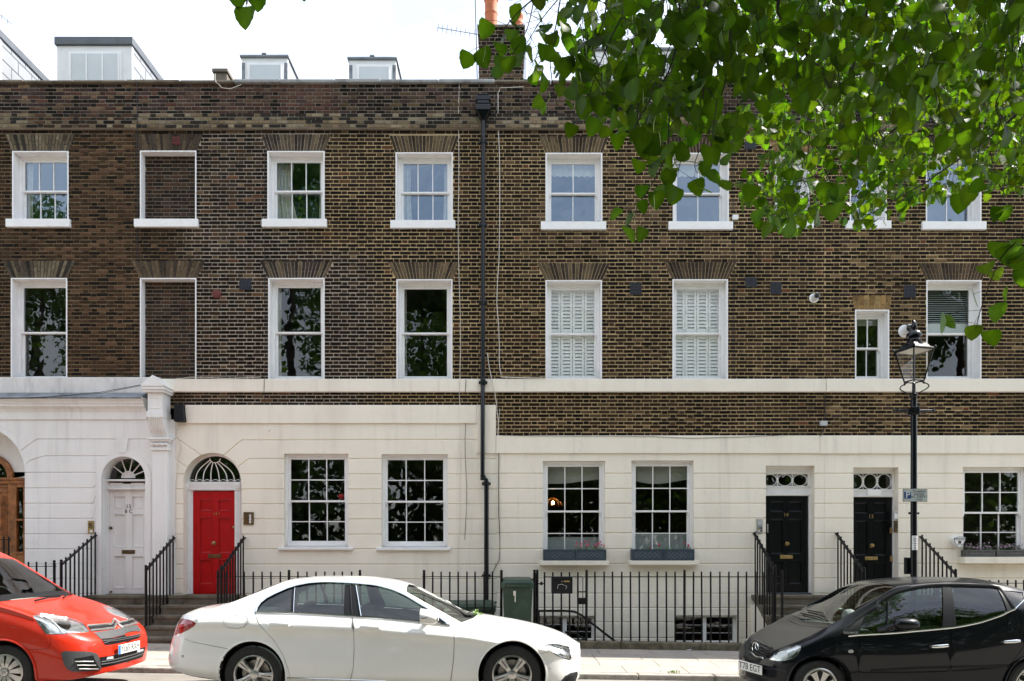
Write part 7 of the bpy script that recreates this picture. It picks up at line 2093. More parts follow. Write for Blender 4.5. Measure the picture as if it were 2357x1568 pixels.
pr_b = [(0,1.0),(.04,1.025),(.12,1.05),(.3,1.055),(.5,1.05),(.7,1.045),(.85,1.03),(.95,1.012),(1,1.0)]
K = Car(3.49, -5.38, -.10, -1, t_b, pr_b, (.62, .52, 2.3), (-2.87, .4, 2.6), bulge=.02)
A_, B_ = TP(2340,1820,4.43), TP(2780,1820,4.43)
ki = lambda L: [K.inv(p) for p in L]
dloK = ki([A_(1545,905), A_(1600,815), A_(1720,715), A_(1880,600), A_(2040,500), B_(90,460), B_(220,375), B_(400,298), B_(600,248), B_(800,222), B_(1050,208), B_(1400,213), B_(1700,226), B_(1800,250), B_(1860,310), B_(1950,440), B_(2025,550), B_(1850,630), B_(1500,745), B_(1110,815), B_(600,862), B_(205,895), A_(1780,915), A_(1620,930)])
qw = ki([B_(1870,285), B_(1990,292), B_(2140,312), B_(2157,400), B_(2110,450), B_(2040,520)])
fdK = ki([A_(1782,925), A_(1775,1100), A_(1765,1400), A_(1775,1568), (2741, 2190)])
bK = ki([B_(1112,818), B_(1130,1000), B_(1110,1300), B_(1115,1568), (3032, 2190)])
rdK = ki([B_(2028,552), B_(2090,680), B_(2150,850)]) + [K.xz(-2.30, .75), K.xz(-2.12, .52), K.xz(-1.98, .25)]
hlK = ki([A_(508,1262), A_(560,1200), A_(640,1132), A_(760,1082), A_(890,1058), A_(955,1068), A_(950,1115), A_(900,1200), A_(840,1248), A_(720,1278), A_(600,1282)])
hoodK = ki([A_(1335,815), A_(1150,930), A_(965,1052)])
swb0, swb1 = K.s_of_x(-.21), K.s_of_x(-.985); scw = K.s_of_x(-.13)
wsK = [(swb0-.0, 2.05), (swb1, 2.05), (swb1+.03, 2.5), (swb1+.05, 3.0)]
wsK2 = [(swb0, 2.05), (swb0+.03, 2.5), (swb0+.05, 3.0)]
cwK = [(scw, 2.0), (scw+.03, 2.5), (scw+.05, 3.0)]
nose = ki([A_(552,1112), A_(640,1125)])
gtop = K.inv(A_(550,1112))
hubz = .295
awK = arch_loop(K, 0, hubz, .345); arK = arch_loop(K, -2.42, hubz, .345)
bmK = ki([A_(800,1268), A_(880,1312), A_(990,1330)])
bmK2 = ki([A_(508,1268), A_(440,1258), A_(340,1215)])
K.skin([fdK, bK, rdK, hoodK, wsK, wsK2, cwK, bmK, bmK2], [dloK, qw, hlK, awK, arK])
black = thing('car', (4.6, -5.38, -.10), 'black compact car parked at the right in front of the lamp post', 'car', 'cars parked along the kerb')
for x in (0, -2.42): take(K, K.xz(x, hubz+.2), 'drop', None, None)
take(K, K.inv(B_(600, 600)), 'window_glass', M['car_glass'], black, -.014, 0); take(K, K.inv(B_(2080, 380)), 'quarter_glass', M['car_glass'], black, -.008, 0)
take(K, K.inv(B_(500, 1200)), 'door', M['car_black'], black); take(K, K.inv(B_(1500, 1200)), 'door', M['car_black'], black)
take(K, K.inv(A_(720, 1180)), 'headlight', M['lens'], black, .004, .008)
take(K, ((swb0+swb1)/2, 2.8), 'windscreen', M['car_glass_clear'], black, -.004, 0); take(K, (K.s_of_x(-.165), 2.7), 'cowl', M['black_plastic'], black, -.004, 0)
take(K, (K.s_of_x(.05), 2.8), 'bonnet', M['car_black_dusty'], black); take(K, (K.s_of_x(-1.6), 2.8), 'roof', M['car_black_dusty'], black)
take(K, K.inv(A_(1500, 1050)), 'front_wing', M['car_black'], black); take(K, K.inv(A_(600, 1420)), 'front_bumper', M['car_black'], black)
rest(K, 'body_panel', M['car_black'], black)
K.liner(black, [(0, hubz, .36), (-2.42, hubz, .36)], glass=[dloK, qw], roof=((-2.8, -.2), (-2.6, -1.0)))
def rim_a(R):
    out = [('rim', MB().lathe([(R-.012, .09), (R-.003, .02), (R+.006, .004), (R-.006, -.004), (R-.02, .002), (R-.03, .02), (R-.035, .09)], n=48, axis='y'), M['alloy'], 30)]
    n = 7; m = MB(); ri, ro = .055, R-.028
    out.append(('rim_barrel', MB().lathe([(R-.03, .03), (R-.035, .12), (0, .13)], n=32, axis='y'), M['alloy_dark'], True))
    for k in range(n):
        a0 = 2*math.pi*k/n + .22
        s = MB(); pts = []
        for (r, hw) in ((.03, .40), (.07, .33), (.11, .26), (ro*.92, .22), (ro, .33)):
            pts.append((r, hw))
        for r, hw in pts:
            for sg in (-1, 1):
                a = a0+sg*hw; s.v.append((r*math.cos(a), .012-.01*(r/R), r*math.sin(a)))
        for i in range(4): s.f.append((2*i, 2*i+1, 2*i+3, 2*i+2))
        out.append(('spoke', s, M['alloy'], False))
    out.append(('hub_cap', MB().lathe([(0, -.004), (.03, -.002), (.05, .006), (.055, .02)], n=20, axis='y'), M['alloy'], True))
    return out
for side in (1, -1):
    for x in (0, -2.42):
        well(K, x, hubz, .355, black, side); K.wheel(x, side, hubz, .195, rim_a, black, .20, inset=.015)
for p in ((0, hubz), (-2.42, hubz)):
    for far in (False, True): K.strip([K.xz(p[0]+.352*math.cos(a), p[1]+.352*math.sin(a)) for a in [math.radians(v) for v in range(-12, 193, 6)]], 'arch_lip', M['car_black'], black, .012, .003, far)
for far in (False, True):
    K.strip(dloK[:17], 'window_frame', M['black_plastic'], black, .024, -.003, far, flat=(.45, 1.0))
    K.strip(dloK[16:], 'window_trim', M['chrome'], black, .010, .006, far, flat=(.6, 1.2))
    K.strip(ki([B_(2030,548), B_(2110,470), B_(2157,420)]), 'window_trim', M['chrome'], black, .008, .006, far)
    K.patch(ki([B_(1003,228), B_(1125,236), B_(1205,800), B_(1108,812), B_(1003,818)]), 'door_pillar', M['black_plastic'], black, -.002, far)
    K.patch(ki([B_(1790,255), B_(1850,300), B_(1950,440), B_(2020,548), B_(1925,600)]), 'door_pillar', M['black_plastic'], black, -.002, far)
    K.patch(ki([A_(1550,900), A_(1610,815), A_(1740,710), A_(1850,640), A_(1800,780), A_(1785,905), A_(1620,920)]), 'window_sail', M['black_plastic'], black, .0, far)
    K.strip(ki([A_(2185,440), A_(2175,650), A_(2165,880)]), 'window_divider', M['black_plastic'], black, .012, -.004, far)
    for a, b in (((822,1078),(1088,1058)), ((1838,1012),(2102,990))): handle(K, K.inv(B_(*a)), K.inv(B_(*b)), .03, M['chrome'], black, .035, far, .012)
    K.strip(ki([B_(0,1420), B_(600,1385), B_(1090,1368)]), 'rubbing_strip', M['black_plastic'], black, .014, .002, far, flat=(.5, 1.3))
    K.strip(ki([B_(1125,1368), B_(1500,1360), B_(1900,1345)]), 'rubbing_strip', M['black_plastic'], black, .014, .002, far, flat=(.5, 1.3))
    K.patch([K.inv(A_(1655+40*math.cos(a), 1145+25*math.sin(a))) for a in [k*.4 for k in range(15)]], 'side_indicator', M['lamp_silver'], black, .008, far)
    base = K.pt(K.inv(B_(120, 840)), 0, far); sg = 1 if far else -1
    mm = MB(); rings = []
    cm = base + Vector((.20, sg*.13, .075))
    for (dx, ry_, rz_) in ((-.11, .03, .02), (-.095, .06, .05), (-.04, .085, .066), (.05, .09, .07), (.12, .085, .064), (.155, .06, .045), (.165, .02, .015)):
        rings.append([(cm.x+dx, cm.y+ry_*math.cos(2*math.pi*k/18), cm.z+rz_*math.sin(2*math.pi*k/18)) for k in range(18)])
    # mirror points rearwards (towards +x here), its glass faces +x
    mm.v = [p for r_ in rings for p in r_]
    for i in range(len(rings)-1):
        for k in range(18): mm.f.append((i*18+k, i*18+18+k, i*18+18+(k+1) % 18, i*18+(k+1) % 18))
    mir = mm.build('door_mirror', M['car_black'], black, smooth=50)
    MB().tube([base+Vector((.0, -sg*.02, -.015)), base+Vector((.04, sg*.06, .01)), cm+Vector((-.09, 0, -.01))], [.045, .04, .032], 10).build('mirror_arm', M['car_black'], mir, smooth=True)
text('model_lettering', 'ELEGANCE', .034, M['steel'], black, tuple(K.pt(K.inv(A_(1655, 885)), .004)), rot=(math.pi/2, 0, 0), ext=.001)
hb = K.patch(hlK, 'lamp_bowl', M['lamp_silver'], black, -.012)
K.patch([K.inv(A_(690+85*math.cos(a), 1200+65*math.sin(a))) for a in [k*.4 for k in range(15)]], 'lamp_bowl', M['white_plastic'], black, -.008)
K.patch(ki([A_(780,1240), A_(880,1160), A_(920,1150), A_(880,1210), A_(830,1242)]), 'lamp_bowl', M['lamp_dark'], black, -.007)
K.patch(hlK, 'lamp_bowl', M['lamp_silver'], black, -.012, True)
grl = ki([A_(285,1005), A_(400,1045), A_(540,1118), A_(478,1235), A_(440,1246), A_(300,1186), A_(212,1132), A_(245,1055)])
K.patch(grl, 'grille', M['black_plastic'], black, .006)
K.strip(ki([A_(280,992), A_(400,1035), A_(548,1108)]), 'grille_trim', M['chrome'], black, .013, .008, flat=(.5, 1.3))
K.strip(ki([A_(210,1150), A_(310,1215), A_(430,1255)]), 'grille_trim', M['chrome'], black, .009, .008)
for q in ((245,1045,520,1150), (235,1075,505,1185), (222,1105,490,1215)):
    K.strip(ki([A_(q[0],q[1]), A_((q[0]+q[2])/2,(q[1]+q[3])/2-5), A_(q[2],q[3])]), 'grille_bar', M['iron_gloss'], black, .009, .012)
sp = K.pt(K.inv(A_(328, 1128)), .03)
nrm = Vector(K.Wn(K.N(*[np.array([v]) for v in K.inv(A_(328,1128))])*K.nsgn)[0])
mercedes_star(black, tuple(sp), .068, M['chrome'], math.radians(-78))
pp = ki([A_(175,1272), A_(352,1350), A_(346,1474), A_(172,1395)])
pc = K.pt(K.inv(A_(258, 1372)), .0)
def plate(c, parent, cen, txt, facing, blue=False, W_=.52, H_=.111, tilt=0.0, sx_=1.0):
    e = bpy.data.objects.new('number_plate', None); e.empty_display_size = .1; link(e, parent, tuple(cen)); e.rotation_euler = (math.pi/2, 0, math.radians(90*facing)+tilt)
    def part_(mb, name, mat, bev=0):
        o = mb.build(name, mat, None, bevel=bev); o.parent = e; o.location = (0, 0, 0); return o
    m = MB(); m.add([(-W_/2,-H_/2,-.004),(W_/2,-H_/2,-.004),(W_/2,H_/2,-.004),(-W_/2,H_/2,-.004),(-W_/2,-H_/2,.004),(W_/2,-H_/2,.004),(W_/2,H_/2,.004),(-W_/2,H_/2,.004)], [(4,5,6,7),(0,3,2,1),(0,1,5,4),(1,2,6,5),(2,3,7,6),(3,0,4,7)])
    part_(m, 'plate', M['plate_white'], .003)
    if blue: part_(MB().add([(-W_/2+.002,-H_/2+.002,.0052),(-W_/2+.05,-H_/2+.002,.0052),(-W_/2+.05,H_/2-.002,.0052),(-W_/2+.002,H_/2-.002,.0052)], [(0,1,2,3)]), 'blue_band', M['plate_blue'])
    me = text_mesh(txt, .112, .0008).copy(); me.materials.append(M['ink'])
    o = bpy.data.objects.new('lettering', me); COL.objects.link(o); ORG[o] = Vector(cen); o.parent = e; o.location = (.022 if blue else 0, 0, .0055); w_ = max(v.co.x for v in me.vertices)-min(v.co.x for v in me.vertices); o.scale = ((W_-(.085 if blue else .05))/w_, 1.0, 1)
plate(K, black, pc + Vector((-.022, 0, 0)), 'T78 EGT', -1, tilt=math.radians(14))
K.patch(ki([A_(170,1400), A_(250,1440), A_(440,1530), A_(480,1568), A_(300,1568), A_(180,1480)]), 'air_intake', M['black_plastic'], black, .004)
for k in range(3): K.strip(ki([A_(180,1425+k*22), A_(300,1490+k*22), A_(450,1550+k*16)]), 'intake_bar', M['iron_gloss'], black, .005, .006)
K.strip(ki([A_(400,1370), A_(480,1395), A_(600,1402), A_(760,1450), A_(850,1535)]), 'bumper_crease', M['car_black'], black, .008, .0)
seat_row(K, -1.25, (-.36, .36), .36, black, .60); seat_row(K, -2.05, (-.36, .36), .40, black, .52)
cabin(K, -2.6, -.2, .3, .92, black, -.72, -.35)
wp = MB()
for (a, b, d) in (((1045,575), (1280,630), (1340,735)), ((960,620), (1240,690), (1330,740))):
    wp.tube([K.pt(K.inv(A_(*a)), .015), K.pt(K.inv(A_(*b)), .025), K.pt(K.inv(A_(*d)), .02)], .009, 6)
wp.build('wiper', M['black_plastic'], black)
hd = thing('round_cover', tuple(K.W(np.array([-.55, .3, .93]))), 'pale grey round cover behind the windscreen of the black car', 'cover')
cc = K.W(np.array([-.60, .22, 1.02])); MB().lathe([(0,-.06), (.09,-.055), (.105,-.02), (.105,.02), (.09,.055), (0,.06)], tuple(cc), 20, 'x').build('cover', M['grey_plastic'], hd, smooth=True)

# ---------------------------------------------------------------- red van-bodied car
t_r = dict(zb=[(.97,.24),(.7,.20),(.4,.2),(-3.45,.25)],
  zl=[(.97,.60),(.8,.69),(.6,.79),(.29,.925),(0,1.02),(-.14,1.055),(-.5,1.08),(-3.45,1.1)],
  yl=[(.97,.80),(.5,.825),(0,.83),(-1,.85),(-3.45,.85)],
  ze=[(.97,.63),(.8,.735),(.6,.83),(.29,.958),(0,1.055),(-.14,1.09),(-.25,1.15),(-.5,1.33),(-.85,1.58),(-1.1,1.69),(-1.5,1.74),(-3.3,1.74),(-3.45,1.6)],
  ye=[(.97,.62),(.6,.72),(.29,.77),(-.14,.79),(-.5,.73),(-.85,.66),(-1.1,.64),(-3.45,.64)],
  zc=[(.97,.66),(.90,.74),(.77,.83),(.593,.872),(.3,.975),(0,1.075),(-.15,1.13),(-.25,1.19),(-.5,1.37),(-.85,1.62),(-1.1,1.74),(-1.5,1.80),(-3.3,1.80),(-3.45,1.65)])
pr_r = [(0,1.0),(.05,1.04),(.2,1.075),(.4,1.08),(.6,1.078),(.8,1.06),(.92,1.03),(1,1.0)]
V_ = Car(-5.737, -5.36, .04, 1, t_r, pr_r, (.97, .60, 3.3), (-3.45, .4, 3.0), lean=[(0,-.06),(.25,-.02),(.4,0),(.55,0),(.7,-.02),(.9,-.06)], bulge=.02)
R1, R4, R5 = TP(0,1750,3.7), TP(220,1900,5.721), TP(0,1700,3.307)
vi = lambda L: [V_.inv(p) for p in L]
hlR = vi([R1(388,795), R1(420,772), R1(480,766), R1(620,786), R1(800,815), R4(60,428), R4(160,458), R4(245,495), R4(320,580), R4(388,660), R4(300,680), R4(180,685), R1(770,1013), R1(640,1016), R1(540,1010), R1(500,950), R1(430,860)])
shut = vi([R4(240,460), R4(450,430), R4(640,397)]); shut = shut + [(shut[-1][0]+.03, 3.0)]
wl_ = vi([R1(310,1192), R1(430,1196), R1(560,1188), R1(600,1120), R1(590,1030)])
hood_r = vi([R1(388,785), R1(300,760), R1(150,715), R1(0,668)])
sR0, sR1 = V_.s_of_x(-.16), V_.s_of_x(-.86)
ws1 = [(sR0, 2.05), (sR1, 2.06), (sR1, 2.5), (sR1, 3.0)]; ws2 = [(sR0, 2.05), (sR0+.03, 2.5), (sR0+.05, 3.0)]
hz = .315
aR = arch_loop(V_, 0, hz, .365); aR2 = arch_loop(V_, -2.73, hz, .365)
V_.skin([shut, wl_, hood_r, ws1, ws2], [hlR, aR, aR2])
red = thing('car', (-6.8, -5.36, .04), 'red van-bodied car with chevron badge at the left edge', 'car', 'cars parked along the kerb')
for x in (0, -2.73): take(V_, V_.xz(x, hz+.2), 'drop', None, None)
take(V_, V_.inv(R4(0, 560)), 'headlight', M['lens'], red, .004, .008)
take(V_, ((sR0+sR1)/2, 2.8), 'windscreen', M['car_glass_clear'], red, -.004, 0); take(V_, (V_.s_of_x(.2), 2.8), 'bonnet', M['car_red'], red)
take(V_, V_.inv(R1(200, 950)), 'front_wing', M['car_red'], red); take(V_, V_.inv(R4(250, 900)), 'front_bumper', M['car_red'], red)
rest(V_, 'body_panel', M['car_red'], red)
V_.liner(red, [(0, hz, .38), (-2.73, hz, .38)], roof=((-3.3, -.2), (-3.3, -.88)))
def rim_c(R):
    out = [('rim', MB().lathe([(R-.01, .05), (R, .01), (R+.006, -.002), (R-.012, -.006), (R-.02, .004), (R-.024, .05)], n=48, axis='y'), M['alloy'], 30),
           ('rim_barrel', MB().lathe([(R-.01, .02), (.0, .025)], n=32, axis='y'), M['alloy_dark'], True)]
    for k in range(11):
        a = 2*math.pi*k/11 + .1; ca_, sa_ = math.cos(a), math.sin(a)
        s = MB()
        for r, t_, y in ((.05, .014, -.006), (R*.5, .022, -.012), (R*.86, .034, -.006), (R-.012, .03, -.002)):
            s.v += [(r*ca_-t_*sa_*-1, y, r*sa_-t_*ca_), (r*ca_-t_*sa_, y, r*sa_+t_*ca_)]
        for i in range(3): s.f.append((2*i, 2*i+1, 2*i+3, 2*i+2))
        out.append(('spoke', s, M['alloy'], False))
    out.append(('hub_cap', MB().lathe([(0, -.018), (.03, -.018), (.033, -.024), (.042, -.022), (.046, -.012), (.05, .01)], n=24, axis='y'), M['alloy'], 30))
    m = MB()
    for dz in (-.012, .004): m.add([(-.02, -.0195, dz-.006), (0, -.0195, dz+.008), (.02, -.0195, dz-.006), (.02, -.0195, dz+.0), (0, -.0195, dz+.015), (-.02, -.0195, dz+.0)], [(0, 1, 4, 5), (1, 2, 3, 4)])
    out.append(('chevron_badge', m, M['alloy_dark'], False))
    return out
for side in (1, -1):
    for x in (0, -2.73):
        well(V_, x, hz, .375, red, side); V_.wheel(x, side, hz, .205, rim_c, red, .20, inset=.02)
for far in (False, True):
    V_.strip([V_.xz(.375*math.cos(a), hz+.375*math.sin(a)) for a in [math.radians(v) for v in range(-12, 193, 6)]], 'arch_lip', M['car_red'], red, .014, .004, far)
    V_.patch(hlR, 'lamp_bowl', M['lamp_silver'], red, -.014, far)
V_.patch(vi([R1(440,850), R1(500,960), R1(545,1000), R1(600,1000), R1(520,900)]), 'lamp_bowl', M['lamp_dark'], red, -.009)
V_.strip(vi([R1(520,800), R1(620,850), R1(700,930), R1(730,985)]), 'light_guide', M['white_plastic'], red, .008, -.006)
V_.patch([V_.inv(R1(760+85*math.cos(a), 900+70*math.sin(a))) for a in [k*.4 for k in range(15)]], 'lamp_bowl', M['chrome'], red, -.008)
V_.strip(vi([R1(560,1000), R1(760,1000), R1(860,985), R4(260,670)]), 'light_guide', M['chrome'], red, .006, -.005)
# chevron bars of the grille
up = vi([R4(335,568), R4(550,550), R4(775,530), R4(795,495), R4(815,450), R4(850,460), R4(920,505), R4(1040,478), R4(1165,440)])
lo = vi([R4(400,655), R4(600,635), R4(820,607), R4(845,545), R4(868,520), R4(965,588), R4(1100,555), R4(1235,515)])
V_.patch(vi([R4(345,570), R4(560,560), R4(790,540), R4(820,470), R4(920,520), R4(1165,450), R4(1225,520), R4(1100,550), R4(965,585), R4(880,540), R4(830,605), R4(600,635), R4(410,655)]), 'upper_grille', M['black_plastic'], red, .004)
V_.strip(up, 'chevron_bar', M['alloy'], red, .016, .010, flat=(.6, 1)); V_.strip(lo, 'chevron_bar', M['alloy'], red, .017, .010, flat=(.6, 1))
V_.patch(vi([R4(430,688), R4(640,655), R4(860,622), R4(1100,575), R4(1235,540), R4(1285,600), R4(1302,665), R4(1000,730), R4(580,800), R4(510,725)]), 'grille_panel', M['plastic_grey'], red, .006) if False else None
M['plastic_grey'] = pm('dark_grey_bumper_plastic', (0.045, 0.047, 0.05), .6, var=.12, scale=14, bump=.001, bscale=300)
V_.patch(vi([R4(430,690), R4(640,658), R4(860,625), R4(1100,577), R4(1235,542), R4(1285,600), R4(1302,662), R4(1000,725), R4(580,798), R4(510,725)]), 'grille_panel', M['plastic_grey'], red, .006)
V_.patch(vi([R4(582,803), R4(1000,730), R4(1302,668), R4(1300,750), R4(1270,780), R4(1000,850), R4(665,908)]), 'grille', M['black_plastic'], red, .003)
for k in range(2): V_.strip(vi([R4(612+k*25,842+k*33), R4(950,778+k*33), R4(1298,705+k*30)]), 'grille_bar', M['plastic_grey'], red, .007, .008)
V_.patch(vi([R4(560,1128), R4(840,1085), R4(1130,1012), R4(1390,935), R4(1372,1040), R4(1340,1128), R4(1000,1225), R4(592,1318)]), 'air_intake', M['black_plastic'], red, .003)
for k in range(2): V_.strip(vi([R4(578,1215+k*45), R4(850,1165+k*50), R4(1130,1090+k*50), R4(1345,1015+k*45)]), 'intake_bar', M['plastic_grey'], red, .009, .008)
for q in ((735,1140), (1285,1010)): V_.patch(vi([R4(q[0]-65,q[1]+30), R4(q[0]-45,q[1]-15), R4(q[0]+60,q[1]-30), R4(q[0]+65,q[1]+15)]), 'intake_blank', M['grey_plastic'], red, .010)
V_.patch(vi([R1(724,1245), R1(740,1222), R1(765,1212), R1(900,1215), R4(250,1020), R4(420,1035), R4(500,1068), R4(530,1110), R4(562,1200), R4(584,1350), R4(430,1375), R4(230,1385), R1(870,1455), R1(800,1430), R1(760,1370)]), 'fog_lamp_surround', M['plastic_grey'], red, .012)
V_.patch(vi([R4(100,1150), R4(250,1130), R4(430,1090), R4(470,1200), R4(550,1335), R4(350,1345), R4(180,1350)]), 'fog_lamp_recess', M['black_plastic'], red, .014)
for k in range(3): V_.strip(vi([R4(112+k*30,1205+k*66), R4(260,1203+k*66), R4(430+k*40,1205+k*66)]), 'fog_lamp_bar', M['alloy'], red, .007, .02)
pcR = V_.pt(V_.inv(R4(1050, 950)), .0)
plate(V_, red, pcR + Vector((.035, 0, 0)), 'YL65 RXH', 1, True, tilt=math.radians(0))
cabin(V_, -3.0, -.2, .35, 1.08, red, -.72, -.38); seat_row(V_, -1.25, (-.40, .40), .45, red, .62)
pp_ = thing('dashboard_papers', tuple(V_.W(np.array([-.45, -.1, 1.09]))), 'white papers lying on the dashboard of the red car', 'papers')
MB().add([tuple(V_.W(np.array(p))) for p in ((-.38, .15, 1.088), (-.30, -.25, 1.10), (-.45, -.30, 1.12), (-.52, .1, 1.10))], [(0,1,2,3)]).build('sheet', M['white_plastic'], pp_)
wp = MB()
for a, b in (((410,630), (710,580)), ((740,595), (845,545))): wp.tube([V_.pt(V_.inv(R1(*a)), .015), V_.pt(V_.inv(R1((a[0]+b[0])/2, (a[1]+b[1])/2-6)), .022), V_.pt(V_.inv(R1(*b)), .015)], .010, 6)
wp.build('wiper', M['black_plastic'], red)
V_.patch([(sR0-.01, 2.05), (sR0+.04, 3.0), (sR0+.0, 3.95), (sR0-.09, 3.95), (sR0-.06, 3.0), (sR0-.10, 2.05)], 'cowl', M['black_plastic'], red, .001)
# ================================================================ lime tree hanging over the street, trees of the square behind
RT = random.Random(21)
def leaf_mat(name, base, trans, tf=.5, rough=.42):
    m = bpy.data.materials.new(name); m.use_nodes = True; nt = m.node_tree; nt.nodes.clear()
    out = nt.nodes.new('ShaderNodeOutputMaterial'); a = nt.nodes.new('ShaderNodeAttribute'); a.attribute_name = 'Col'
    n = noise(nt, 9.0, 3)
    r = ramp(nt, n.outputs[0], [(.3, (.75,)*3), (.7, (1.2,)*3)])
    k = mixc(nt, 1.0, a.outputs['Color'], r.outputs[0], 'MULTIPLY')
    cb_ = mixc(nt, 1.0, k, base, 'MULTIPLY'); ct = mixc(nt, 1.0, k, trans, 'MULTIPLY')
    p = nt.nodes.new('ShaderNodeBsdfPrincipled'); p.inputs['Roughness'].default_value = rough; p.inputs['Specular IOR Level'].default_value = .12
    t = nt.nodes.new('ShaderNodeBsdfTranslucent'); mx = nt.nodes.new('ShaderNodeMixShader'); mx.inputs[0].default_value = tf
    nt.links.new(cb_, p.inputs['Base Color']); nt.links.new(ct, t.inputs[0]); nt.links.new(p.outputs[0], mx.inputs[1]); nt.links.new(t.outputs[0], mx.inputs[2]); nt.links.new(mx.outputs[0], out.inputs[0])
    return m
M['leaf'] = leaf_mat('lime_leaf', (0.009, 0.029, 0.003), (0.20, 0.42, 0.008), .30, .5)
M['leaf_bg'] = leaf_mat('square_tree_leaf', (0.05, 0.10, 0.02), (0.16, 0.30, 0.03), .35, .6)
M['bark'] = pm('dark_bark', (0.035, 0.028, 0.022), .9, var=.35, scale=12, bump=.01, bscale=25)
M['bract'] = pm('pale_lime_bract', (0.30, 0.38, 0.12), .6, var=.15, scale=20)
def heart(n=9):
    """outline of a lime leaf, stalk end at (0,0), tip at (0,-1), in the local xz plane"""
    R_ = []
    for k in range(n+1):
        t = k/n
        w = .53*(math.sin(math.pi*t**.62))**.72*(1-.15*t) if 0 < t < 1 else 0
        R_.append((w, .12*math.sin(math.pi*min(1, t*2.2))*(1 if t < .45 else 0) - t))
    return R_
HT = heart()
def leaf_geom(fold, curl, skew=0.0):
    v, f = [], []
    n = len(HT)
    for i, (w, z) in enumerate(HT):
        t = i/(n-1); zc = -t; cy = curl*math.sin(t*math.pi*.6)
        jag = 1 + (.05 if i % 2 else -.03)
        v += [(-w*jag*(1+skew), -fold*w + cy, z), (0, cy, zc if 0 < i < n-1 else z), (w*jag*(1-skew), -fold*w + cy, z)]
    for i in range(n-1):
        a = i*3; f += [(a, a+1, a+4, a+3), (a+1, a+2, a+5, a+4)]
    return v, f
LG = [leaf_geom(RT.uniform(.05, .3), RT.uniform(-.12, .12), RT.uniform(-.12, .12)) for _ in range(6)]
def D3(xd, yd, d): y = CAM_Y + d; return Vector((wx(xd, y), y, wz(yd, y)))
tree = thing('lime_tree', (4.3, -12.9, -.05), 'large lime tree overhanging from the top right with heart-shaped leaves', 'tree')
LEAVES = []           # (pos, euler matrix, size, colour)
from mathutils import Euler, Matrix
def add_leaf(p, size, face=None, tint=None, droop=1.0):
    yaw = RT.uniform(-1.3, 1.3) + (math.pi if RT.random() < .35 else 0)
    e = Euler((RT.gauss(0, .42)*droop, RT.gauss(0, .38), yaw), 'XYZ')
    b = tint or RT.uniform(.65, 1.15); g = RT.uniform(.9, 1.1)
    LEAVES.append((Vector(p), e, size, (b*RT.uniform(.8, 1.25), b*g, b*RT.uniform(.7, 1.2))))
twigs = MB(); bracts = MB()
def twig(pts, d, r0, leaves, lsize, side=.5, dj=.25, br=.12):
    P = [D3(x, y, (d if not isinstance(d, (list, tuple)) else lerp(d[0], d[1], i/(len(pts)-1)))) for i, (x, y) in enumerate(pts)]
    n = len(P)
    # smooth a little
    Q = []
    for i in range(n-1):
        for k in range(4):
            t = k/4; a = P[max(0, i-1)]; b = P[i]; c_ = P[i+1]; e = P[min(n-1, i+2)]
            Q.append(.5*((2*b)+(c_-a)*t+(2*a-5*b+4*c_-e)*t*t+(3*b-a-3*c_+e)*t**3))
    Q.append(P[-1])
    twigs.tube(Q, [lerp(r0, r0*.35, i/(len(Q)-1)) for i in range(len(Q))], 5)
    for k in range(leaves):
        t = (k+RT.random()*.6)/leaves; i = min(len(Q)-2, int(t*(len(Q)-1))); q = Q[i].lerp(Q[i+1], RT.random())
        off = Vector((RT.uniform(-1, 1)*side*.16, RT.uniform(-1, 1)*.12, RT.uniform(-.5, .25)*.10))
        twigs.tube([q, q+off*.6+Vector((0, 0, .008)), q+off], .0012, 3)
        add_leaf(q+off, lsize*RT.uniform(.75, 1.12))
        if RT.random() < br:
            b0 = q+off*.4; bracts.tube([b0, b0+Vector((RT.uniform(-.01,.01), 0, -.03)), b0+Vector((RT.uniform(-.02,.02), 0, -.07))], [.002, .008, .003], 4, flat=(1, .25))
    return Q
# individually visible sprays (measured on the photograph)
twig([(1330, -60), (1225, 0), (1160, 66), (1133, 118)], 3.3, .004, 14, .085, .9)
twig([(1300, -20), (1250, 40), (1215, 95), (1190, 140)], 3.5, .003, 11, .08, .9)
twig([(1230, -10), (1215, 60), (1190, 110), (1172, 130)], 3.4, .003, 7, .075, .8)
twig([(1300, -40), (1289, 0), (1280, 55), (1266, 121), (1269, 177), (1277, 221), (1283, 250)], 3.6, .004, 16, .07, .75)
twig([(1266, 121), (1240, 130), (1215, 150)], 3.6, .0025, 5, .065, .6)
twig([(1580, -30), (1564, 0), (1564, 66), (1538, 166), (1497, 228), (1464, 287), (1446, 335)], 3.4, .006, 26, .085, 1.0)
twig([(1400, -20), (1385, 60), (1350, 120), (1330, 150)], 3.2, .004, 12, .085, .9)
twig([(1430, 40), (1400, 100), (1368, 180), (1355, 225)], 3.3, .004, 14, .09, .9)
twig([(1540, 260), (1534, 350), (1505, 416), (1468, 475), (1458, 505)], 3.3, .004, 16, .078, .8, br=.3)
twig([(1620, 200), (1600, 300), (1570, 360), (1560, 400)], 3.4, .004, 14, .085, .9)
twig([(1680, 60), (1670, 180), (1640, 280), (1600, 370), (1605, 400)], 3.5, .004, 18, .085, .9)
for (x_, y_, s_, rz_) in ((545, -24, .088, .25), (566, 16, .098, -.2), (584, -18, .085, .5), (700, -42, .09, 0), (556, -50, .08, 1.2), (690, -60, .08, -.5)):
    p_ = D3(x_, y_, 3.3); LEAVES.append((p_, Euler((.1, -rz_*.4, rz_)), s_, (.9, 1.0, .9)))
    twigs.tube([p_, p_+Vector((.004, 0, .04)), D3(572, -40, 3.3) if x_ < 650 else D3(705, -80, 3.3)], .0018, 4)
